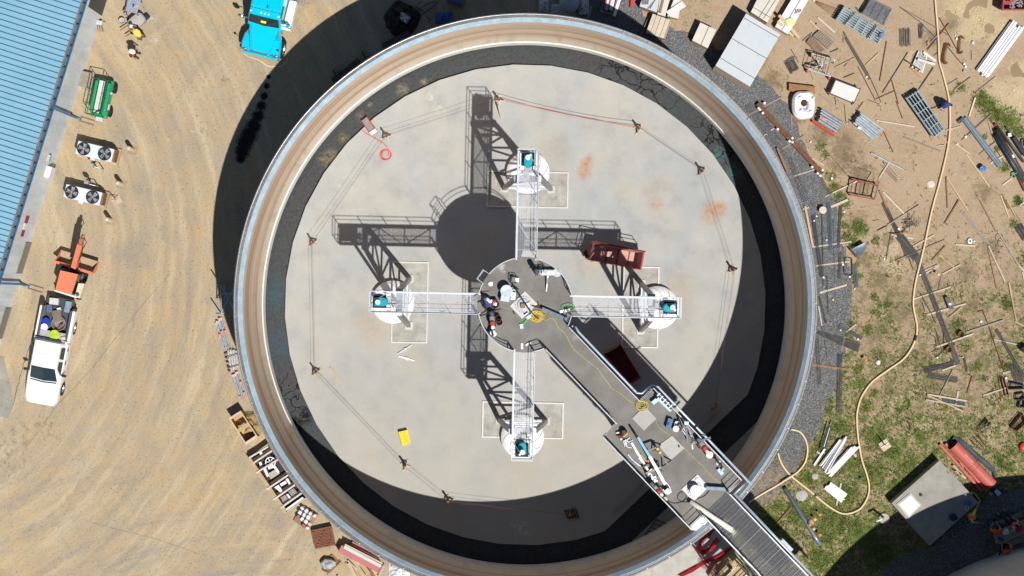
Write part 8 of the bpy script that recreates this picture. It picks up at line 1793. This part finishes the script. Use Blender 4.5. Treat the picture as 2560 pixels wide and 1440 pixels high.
m=MB();c=G(1012,45,.65);m.box(c,(.50,.42,.14),-.6);t=thing('taped_board','grey square panel with a pale taped cross on the dark heap','panel',c-Vector((0,0,.1)));m.build('panel',mat('grey_panel',(.34,.34,.35),.7),t);m=MB();m.box(c+Vector((0,0,.075)),(.50,.08,.012),-.6+.75);m.box(c+Vector((0,0,.078)),(.08,.44,.012),-.6+.75);m.build('cross',mat('off_white_tape',(.75,.72,.70),.7),t)
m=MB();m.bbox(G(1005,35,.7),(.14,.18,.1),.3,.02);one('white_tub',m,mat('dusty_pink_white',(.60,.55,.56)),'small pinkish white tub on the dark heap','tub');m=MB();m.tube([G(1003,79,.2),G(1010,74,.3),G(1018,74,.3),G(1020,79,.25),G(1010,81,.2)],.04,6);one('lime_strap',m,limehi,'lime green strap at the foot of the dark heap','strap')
VW[43]=(940,0,6.095)
m=sheet(1035,280,130,90,.45,4,k=43,z0=.05);one('blue_tarp',m,mat('blue_tarp',(.05,.16,.42),.5,var=.5,sc=4),'crumpled blue tarpaulin in the shade against the tank wall','tarpaulin')
rods(43,[[(640,150),(760,70),(930,0)],[(700,230),(850,110),(960,20)],[(640,60),(700,20)],[(600,90),(760,190)],[(760,250),(850,300),(800,330)]],.022,'tangle of dark rods in shade left of the blue tarpaulin')
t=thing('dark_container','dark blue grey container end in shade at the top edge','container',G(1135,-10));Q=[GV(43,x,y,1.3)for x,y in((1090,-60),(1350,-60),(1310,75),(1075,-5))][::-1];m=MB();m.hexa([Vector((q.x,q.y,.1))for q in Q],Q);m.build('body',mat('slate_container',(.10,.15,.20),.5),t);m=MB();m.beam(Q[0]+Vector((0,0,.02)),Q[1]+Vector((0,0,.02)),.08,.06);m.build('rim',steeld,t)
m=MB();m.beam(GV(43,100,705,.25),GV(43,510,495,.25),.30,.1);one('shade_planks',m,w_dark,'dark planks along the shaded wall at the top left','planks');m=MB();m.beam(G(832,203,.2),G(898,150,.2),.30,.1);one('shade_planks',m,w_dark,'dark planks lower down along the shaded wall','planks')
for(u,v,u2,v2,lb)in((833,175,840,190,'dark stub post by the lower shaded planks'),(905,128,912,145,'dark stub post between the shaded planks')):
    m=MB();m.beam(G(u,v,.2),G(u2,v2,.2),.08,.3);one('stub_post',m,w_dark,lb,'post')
VW[44]=(1340,0,7.11)
for(x,y,rx,ry,hh,lb,sd)in((140,110,90,110,.5,'pale polythene heap at the left of the shaded wrapped bundle',21),(430,170,170,90,.4,'grey white polythene trailing in front of the wrapped bundle',22),(850,110,90,150,.35,'white polythene strips right of the wrapped bundle',24)):
    m=sheet(x,y,rx,ry,hh,sd,k=44,z0=.05);one('polythene_heap',m,mat('shaded_polythene',(.62,.63,.66),.4,var=.2,sc=4),lb,'sheet')
m=MB();c=GV(44,590,70,.3);m.ball((0,0,0),.55,.50,.42,18,lo=-20);m.v=[c+Vector((p.x*(1+.12*noise.noise(p*4)),p.y*(1+.12*noise.noise(p*4+Vector((3,0,0)))),p.z))for p in m.v];one('wrapped_bundle',m,mat('grey_blue_wrap',(.40,.45,.52),.4,var=.2,sc=4),'rounded grey blue wrapped bundle in the tank shadow at the top','bundle')
m=MB();m.tube([GV(44,870,-30,.4),GV(44,820,120,.3),GV(44,880,160,.2)],.09,7);one('polythene_strip',m,poly,'long twisted polythene strip at the top edge','strip')
# ---------------------------------------------------------------- lower right: pad, picnic table
ph=.78;Q=[G(u,v,ph)for u,v in((2349,1151),(2229,1258),(2325,1364),(2446,1255))]
t=thing('concrete_vault','raised square concrete vault with a white hatch, half in shadow','vault',(sum(Q,Vector())/4).xy.to_3d());m=MB();m.hexa([Vector((q.x,q.y,-.1))for q in Q],Q);m.build('body',mat('vault_concrete',(.30,.285,.25),.85,var=.22,sc=1.4,dirt=(.22,.205,.175),damt=.42,rnd=0),t)
m=MB();P=[GV(12,x,y,ph)for x,y in((260,725),(355,830),(245,945),(140,822))];m.hexa(P,[p+Vector((0,0,.05))for p in P]);m.build('hatch_frame',mat('pale_grey_hatch',(.50,.49,.46),.6),t);m=MB();c=sum(P,Vector())/4;P2=[c.lerp(p,.82)+Vector((0,0,.05))for p in P];m.hexa(P2,[p+Vector((0,0,.03))for p in P2]);m.build('hatch_lid',mat('white_hatch',(.66,.66,.65),.5,var=.05),t);m=MB();P3=[GV(12,x,y,ph+.083)for x,y in((270,820),(300,842),(275,875),(243,850))];m.hexa(P3,[p+Vector((0,0,.02))for p in P3]);m.build('hatch_plate',whitep,t)
crumple(GV(12,350,745,ph+.03),.09,dark,'small dark glove on the sunlit vault top','glove',cat='glove');m=MB();m.bbox(GV(12,630,935,ph+.16),(.34,.36,.32),.5,.05);one('backpack',m,cloth_navy,'navy backpack on the shaded side of the vault','backpack')
m=MB();m.beam(GV(12,575,545,ph+.03),GV(12,592,560,ph+.03),.04,.03);one('rusty_clip',m,rust,'small rusty clip near the upper edge of the vault','clip')
t=thing('timber_frame_box','black lined timber frame box against the shaded vault corner','box',GV(12,800,785));P=[GV(12,x,y,.6)for x,y in((742,772),(805,725),(860,795),(797,843))];m=MB();c=sum(P,Vector())/4;P2=[c.lerp(p,.85)for p in P];m.hexa([Vector((p.x,p.y,.1))for p in P2],[Vector((p.x,p.y,.4))for p in P2]);m.build('lining',black,t)
for a,b in zip(P,P[1:]+P[:1]):m=MB();m.beam(a-Vector((0,0,.25)),b-Vector((0,0,.25)),.06,.5);m.build('frame_board',w_new,t)
bucket(*V(30,530,520),ph,.15,.34,blue,'royal blue water container on the vault beside the seated worker',lightblue,nm='blue_container')
m=MB();m.tube([GV(30,540,720,ph+.05)+Vector((.09*math.cos(q),.12*math.sin(q),0))for q in[2*math.pi*i/16 for i in range(16)]],.02,5,closed=True);one('white_loop',m,white,'white cable loop beside the seated worker','loop')
def cinder(x,y,a,lb):
    p=GV(12,x,y);t=thing('cinder_block',lb,'block',p,a,'hollow concrete blocks by the vault');m=MB();bm=mat('grey_cinder',(.34,.34,.33),.9)
    for yy in(-.085,.085):m.box((0,yy,.1),(.4,.03,.2))
    for xx in(-.185,0,.185):m.box((xx,0,.1),(.03,.14,.198))
    lm(t,m).build('block',bm,t)
cinder(630,1068,R(-75),'hollow grey block lying alone on shaded gravel below the vault');cinder(742,965,R(-70),'hollow grey block under the seated worker on the vault edge')
m=MB();Q2=[GV(28,x,y,.36)for x,y in((1000,1090),(1105,1195),(1035,1265),(940,1165))][::-1];m.hexa([Vector((q.x,q.y,.0))for q in Q2],Q2);t=thing('cooler','pale blue lidded cooler in the shade below the big red pipe','cooler',base_of(m.v));m.build('body',mat('royal_blue_plastic',(.015,.05,.45)),t);m=MB();m.hexa([q+Vector((0,0,.001))for q in Q2],[q+Vector((0,0,.06))for q in Q2]);m.build('lid',mat('pale_blue_lid',(.45,.60,.80),.5),t)
m=MB();Q2=[GV(28,x,y,.2)for x,y in((870,1160),(945,1215),(900,1265),(825,1205))][::-1];m.hexa([Vector((q.x,q.y,.0))for q in Q2],Q2);one('carton',m,mat('grey_blue_carton',(.30,.36,.40),.7),'small grey carton beside the pale blue cooler','carton')
t=thing('picnic_table','long weathered timber picnic table with attached benches in the shade','picnic table',GV(29,700,940));VW[45]=(2440,1220,8)
def q45(x,y,z=0):return GV(45,x,y,z)
A,B=q45(370,1020,.75),q45(1300,640,.75);d=(B-A).normalized();s=Vector((-d.y,d.x,0));tm=woodm('weathered_table_timber',(.33,.27,.20),.3);rot=math.atan2(d.y,d.x)
m=MB()
for k in range(5):
    o=s*(-.30+.15*k);e=.12 if k in(0,4)else 0;m.beam(A+o+d*e,B+o,.14,.045)
m.build('table_top',tm,t)
for o,a0 in((.62,.15),(-.62,.5)):
    for q in(-.07,.07):m=MB();m.beam(A+s*(o+q)+d*a0-Vector((0,0,.3)),(A+d*1.95 if o>0 else B)+s*(o+q)-Vector((0,0,.3)),.13,.045);m.build('bench_plank',tm,t)
for f in(.5,2.3):
    m=MB();c=A+d*f;m.beam(c-s*.7-Vector((0,0,.36)),c+s*.7-Vector((0,0,.36)),.05,.1);m.beam(c-s*.2-Vector((0,0,.04)),c-s*.55-Vector((0,0,.74)),.05,.1);m.beam(c+s*.2-Vector((0,0,.04)),c+s*.55-Vector((0,0,.74)),.05,.1);m.build('leg_frame',tm,t)
m=MB();m.bbox(q45(500,1020,.84),(.30,.16,.14),-.35,.05);one('lunch_bag',m,mat('royal_blue_cloth',(.02,.05,.42),.7),'royal blue lunch bag on the picnic table','bag')
t=thing('lunch_box','crimson soft lunch box with black strap on the picnic table','bag',q45(870,820,.775));m=MB();m.bbox(q45(875,815,.88),(.30,.26,.2),.4,.04);m.build('body',mat('crimson_cloth',(.38,.015,.06),.6),t);m=MB();m.tube([q45(800,790,.95),q45(800,740,1.05),q45(850,715,1.08),q45(905,740,1.05),q45(915,770,.95)],.014,5);m.build('strap',black,t)
crumple(q45(600,880,.80),.17,poly,'crumpled clear plastic bag on the picnic table','plastic_bag',cat='bag')
bucket(2496,1386,0,.14,.36,white,'white bucket with dark contents by the picnic bench',black)
for x,y,lb in((735,810,'white cup nearest the crimson lunch box'),(705,855,'white cup beside the clear plastic bag'),(400,1070,'white cup near the rounded end of the picnic table')):
    m=MB();m.lathe([(.03,0),(.04,.1),(.035,.1),(.01,.02)],q45(x,y,.775),10);one('cup',m,white,lb,'cup')
m=MB();m.bbox(q45(500,760,.5),(.42,.28,.12),-.5,.04);one('navy_jacket',m,cloth_navy,'dark jacket and bag heaped on the picnic bench between two workers','jacket')
# ---------------------------------------------------------------- under and beside the gangway
rb=random.Random(31)
def ropeheap(pts,n,r,spread,label):
    m=MB()
    for i in range(n):
        o=Vector((rb.uniform(-spread,spread),rb.uniform(-spread,spread),0));m.tube([GV(17,x,y,.05+.012*i)+o*(1+.4*math.sin(j*2+i))for j,(x,y)in enumerate(pts)],r,5)
    return one('red_hose_heap',m,mat('crimson_hose',(.45,.015,.035),.5,var=.2),label,'hose')
ropeheap([(1130,500),(1060,600),(980,680),(900,760),(860,860),(900,960),(1000,960),(1100,900),(1180,780),(1240,700)],14,.022,.12,'thick heap of crimson hose looped on the pale apron left of the gangway')
ropeheap([(480,1440),(700,1330),(900,1220),(1060,1140),(1250,1060),(1400,960),(1500,880)],12,.018,.10,'crimson hoses stretched along the apron toward the gangway')
m=MB()
for k in range(5):r=.28+.05*k;m.tube([GV(17,1040,1180,.2+.01*k)+Vector((r*math.cos(q)+.06*rb.random(),r*.8*math.sin(q),0))for q in[2*math.pi*i/22 for i in range(22)]],.008,4,closed=True)
one('red_wire_coil',m,mat('crimson_hose',(.45,.015,.035)),'loose coil of thin crimson wire over the stretched hoses','wire')
m=MB();Q2=[GV(17,x,y,.55)for x,y in((1380,1100),(1560,1000),(1780,1250),(1950,1560),(1100,1560),(1230,1400))][::-1];m.hexa([Vector((q.x,q.y,.05))for q in Q2],Q2);t=thing('tan_crate','tan timber crate top beside the gangway at the bottom edge','crate',base_of(m.v));m.build('lid',mat('tan_timber_lid',(.50,.36,.19),.8,var=.15,sc=2),t)
m=MB();Q2=[GV(17,x,y,.45)for x,y in((1180,1200),(1370,1110),(1300,1290),(1160,1450),(1050,1450))][::-1];m.hexa([Vector((q.x,q.y,.05))for q in Q2],Q2);one('reddish_plate',m,mat('reddish_rust_plate',(.36,.19,.13),.7,var=.2,sc=2),'reddish rusty plate between the crimson hose and the tan crate','plate')
m=MB();m.cyl(GV(17,1490,1270,.56),GV(17,1490,1270,.80),.11,n=16);one('black_can',m,black,'black round can on the tan crate','can')
c=ST(19.6,-2.1,0);t=thing('stair_tower','lattice steel stair tower beside the gangway at the bottom edge','stair tower',c);m=MB()
hx,hy=.75,1.6
def tw(a,b,z):return c+AN*a+AD*b+Vector((0,0,z))
for a in(-hx,hx):
    for b in(-hy,-.5,.5,hy):m.tube([tw(a,b,0),tw(a,b,9.6)],.03,6)
for z in(1.2,2.4,3.6,4.8,6.0,7.2,8.4,9.6):
    for a in(-hx,hx):m.tube([tw(a,-hy,z),tw(a,hy,z)],.025,6)
    for b in(-hy,hy):m.tube([tw(-hx,b,z),tw(hx,b,z)],.025,6)
m.build('lattice',galv,t);m=MB()
for i,z in enumerate((0,2.4,4.8,7.2)):
    for a in(-hx,hx):m.tube([tw(a,-hy*(-1)**i,z),tw(a,hy*(-1)**i,z+2.4)],.022,5);m.tube([tw(a,-hy,z+1.2),tw(a,hy,z+2.4)],.018,5)
m.build('brace',galv,t);m=MB()
for i,z in enumerate((0,2.4,4.8,7.2)):
    for k in range(9):f=(k+.5)/9;b=(-hy+2*hy*f)*(-1)**i;o=-.35 if i%2 else.35;m.box(tw(o,b,z+2.4*f),(.62,.22,.04),AX+math.pi/2)
m.build('stair_tread',galv,t)
# ---------------------------------------------------------------- people
def person(label,loc,rz,pose,cl,head='helmet',holding=''):
    t=thing('person',label,'person',loc,rz);J=dict(POSES[pose]);
    def skel(name,verts,edges,rad,mt,root=0,sub=2):
        me=bpy.data.meshes.new(name);me.from_pydata([tuple(v)for v in verts],edges,[]);o=bpy.data.objects.new(name,me);COL.objects.link(o);o.parent=t
        md=o.modifiers.new('skin','SKIN');md.use_smooth_shade=True
        for i,r in enumerate(rad):me.skin_vertices[0].data[i].radius=(r,r)
        me.skin_vertices[0].data[root].use_root=True
        s=o.modifiers.new('sub','SUBSURF');s.levels=s.render_levels=sub;me.materials.append(mt);ROOT[o.name]=ROOT[t.name];return o
    def build(keys,edges,rad,name,mt,extra=None,sub=2):
        vs=[Vector(J[k])for k in keys];rr=[rad[k]for k in keys];es=[(keys.index(a),keys.index(b))for a,b in edges]
        if extra:
            for hk,ek in(('hl','el'),('hr','er')):
                h=Vector(J[hk]);d=(h-Vector(J[ek])).normalized();s=d.cross(Vector((0,0,1)));
                if s.length<.1:s=d.cross(Vector((1,0,0)))
                s.normalize();n2=s.cross(d)
                for q,ln in((-.030,.075),(-.010,.092),(.010,.088),(.030,.070)):
                    i0=len(vs);b=h+d*.045+s*q;vs+=[b,b+d*ln*.55-n2*.012,b+d*ln-n2*.04];rr+=[.010,.009,.008];es+=[(keys.index(hk),i0),(i0,i0+1),(i0+1,i0+2)]
                i0=len(vs);sg=1 if hk=='hl' else-1;vs+=[h+s*.038*sg+d*.01,h+s*.06*sg+d*.05];rr+=[.011,.009];es+=[(keys.index(hk),i0),(i0,i0+1)]
        return skel(name,vs,es,rr,mt,0,sub)
    K=['pv','ch','nk','hd','sl','el','hl','sr','er','hr','pl','kl','al','tl','pr','kr','ar','tr']
    E=[('pv','ch'),('ch','nk'),('nk','hd'),('ch','sl'),('sl','el'),('el','hl'),('ch','sr'),('sr','er'),('er','hr'),('pv','pl'),('pl','kl'),('kl','al'),('al','tl'),('pv','pr'),('pr','kr'),('kr','ar'),('ar','tr')]
    RD=dict(pv=.12,ch=.13,nk=.055,hd=.06,sl=.062,el=.044,hl=.030,sr=.062,er=.044,hr=.030,pl=.085,kl=.058,al=.042,tl=.035,pr=.085,kr=.058,ar=.042,tr=.035)
    build(K,E,RD,'body',skin,True)
    RT={k:v+.018 for k,v in RD.items()}
    build(['pv','pl','kl','al','pr','kr','ar'],[e for e in E if set(e)<={'pv','pl','kl','al','pr','kr','ar'}],RT,'trousers',cl[1])
    build(['ch','pv','nk','sl','el','sr','er'],[('ch','pv'),('ch','nk'),('ch','sl'),('sl','el'),('ch','sr'),('sr','er')],RT,'shirt',cl[0])
    RV={k:v+.034 for k,v in RD.items()};RV['nk']=.07
    build(['ch','pv','nk','sl','sr'],[('ch','pv'),('ch','nk'),('ch','sl'),('ch','sr')],RV,'vest',cl[2])
    for a,b in(('al','tl'),('ar','tr')):
        m=MB();p,q=Vector(J[a])+Vector((0,0,-.02)),Vector(J[b]);m.v=[];m.beam(p-(q-p)*.35,q+(q-p)*.15,.10,.09);lm(t,m).build('boot',cl[3],t)
    nk,hd=Vector(J['nk']),Vector(J['hd']);up=(hd-nk).normalized();fw=Vector((1,0,0));fw=(fw-up*fw.dot(up)).normalized();M=Matrix((fw,up.cross(fw),up)).transposed()
    m=MB();m.ball(hd+up*.05,.10,.078,.125,14,M=M);m.ball(hd+up*.045+fw*.10,.018,.014,.022,8,M=M);m.ball(hd+up*.01+fw*.092,.012,.025,.008,8,M=M)
    for s in(-1,1):m.ball(hd+up*.045+up.cross(fw)*.08*s,.02,.010,.032,8,M=M)
    lm(t,m).build('head',skin,t,smooth=True)
    m=MB()
    for s in(-1,1):m.ball(hd+up*.06+fw*.09+up.cross(fw)*.032*s,.010,.012,.008,8,M=M)
    lm(t,m).build('eyes',black,t)
    m=MB()
    if head=='helmet':
        m.ball(hd+up*.09,.135,.115,.105,16,lo=-5,M=M);m.loft([[hd+up*.085+M@Vector((rx*math.cos(a)+(.05 if math.cos(a)>0 else 0)*math.cos(a),ry*math.sin(a),z))for a in[2*math.pi*i/20 for i in range(20)]]for rx,ry,z in((.13,.115,.0),(.155,.13,.0),(.155,.13,.012),(.13,.115,.012))]);m.beam(hd+up*.195-fw*.1,hd+up*.195+fw*.1,.025,.015);lm(t,m).build('helmet',whitep,t,smooth=True)
    else:m.ball(hd+up*.085-fw*.012,.108,.09,.105,14,lo=-20,M=M);lm(t,m).build('hair',hair,t,smooth=True)
    return t
def sym(d):
    o={}
    for k,v in d.items():
        if k in('pv','ch','nk','hd')or k[1]in 'lr' and k+'' in d and len(k)==2 and k[1]=='r':o[k]=v
        elif k[1]=='l':o[k]=v;r=k[0]+'r';o.setdefault(r,d.get(r,(v[0],-v[1],v[2])))
    return o
POSES={
 'stand':sym(dict(pv=(0,0,.95),ch=(0,0,1.28),nk=(.01,0,1.46),hd=(.03,0,1.56),sl=(0,.19,1.40),el=(.0,.26,1.12),hl=(.16,.26,.92),pl=(0,.10,.88),kl=(.03,.11,.50),al=(-.02,.12,.09),tl=(.14,.15,.04))),
 'bend':sym(dict(pv=(-.12,0,.90),ch=(.16,0,1.16),nk=(.32,0,1.26),hd=(.42,0,1.32),sl=(.20,.19,1.20),el=(.34,.26,.96),hl=(.58,.20,.84),er=(.36,-.22,.98),hr=(.62,-.08,.86),pl=(-.10,.10,.84),kl=(.02,.12,.48),al=(-.05,.13,.09),tl=(.12,.16,.04))),
 'sit':sym(dict(pv=(0,0,.58),ch=(.10,0,.90),nk=(.18,0,1.07),hd=(.24,0,1.16),sl=(.11,.19,1.02),el=(.24,.27,.78),hl=(.46,.14,.82),pl=(.05,.11,.54),kl=(.46,.14,.52),al=(.44,.15,.10),tl=(.60,.17,.05))),
 'sitback':sym(dict(pv=(0,0,.58),ch=(-.10,0,.88),nk=(-.10,0,1.06),hd=(-.06,0,1.16),sl=(-.12,.19,1.0),el=(-.30,.27,.84),hl=(-.46,.20,.82),er=(.06,-.26,.78),hr=(.26,-.18,.72),pl=(.06,.11,.54),kl=(.44,.20,.50),al=(.72,.24,.12),tl=(.86,.27,.14),kr=(.46,-.10,.50),ar=(.66,-.12,.10),tr=(.82,-.14,.06))),
 'reach':sym(dict(pv=(0,0,.62),ch=(.08,0,.94),nk=(.16,0,1.10),hd=(.24,0,1.18),sl=(.08,.19,1.06),el=(.10,.44,.98),hl=(.16,.70,.92),er=(.28,-.28,.86),hr=(.50,-.20,.84),pl=(.05,.11,.56),kl=(.44,.14,.52),al=(.42,.15,.10),tl=(.58,.17,.05))),
}
yel=mat('yellow_safety_fabric',(.80,.62,.10),.8)
person('worker in white helmet and yellow vest bending over the mortar tub',G(356,93),math.atan2(.55,-.45),'bend',(mat('black_shirt',(.02,.02,.025),.9),brownc,yel,w_dark))
person('worker in white helmet and orange vest standing below the mortar tub',G(343,138),math.atan2(-.35,.95),'stand',(mat('brown_shirt',(.14,.05,.04),.9),mat('charcoal_trousers',(.045,.04,.045),.9),orangehi,black))
p=G(2414,1284);person('worker in lime sleeves and orange vest sitting on the shaded vault edge',(p.x,p.y,.22),math.atan2(-.35,.9),'reach',(limehi,jeans,orangehi,w_dark),'hair')
p=q45(320,850);person('worker in orange vest and jeans at the left end of the picnic bench',(p.x,p.y,-.03),math.atan2(.9,-.1),'sit',(orangehi,jeans,orangehi,black),'hair')
p=q45(690,690);person('worker in orange vest leaning back on the bench, boots toward the vault',(p.x,p.y,-.03),math.atan2(.8,-.6),'sitback',(mat('pale_shirt',(.5,.45,.4),.9),mat('navy_trousers',(.02,.03,.08),.9),orangehi,mat('tan_boot',(.36,.29,.2),.8)),'hair')
p=q45(585,1215);person('worker in orange vest on the lower bench beside the white bucket',(p.x,p.y,-.03),math.atan2(.75,-.6),'sit',(orangehi,mat('dark_trousers',(.02,.022,.03),.9),orangehi,mat('tan_boot',(.36,.29,.2))),'hair')
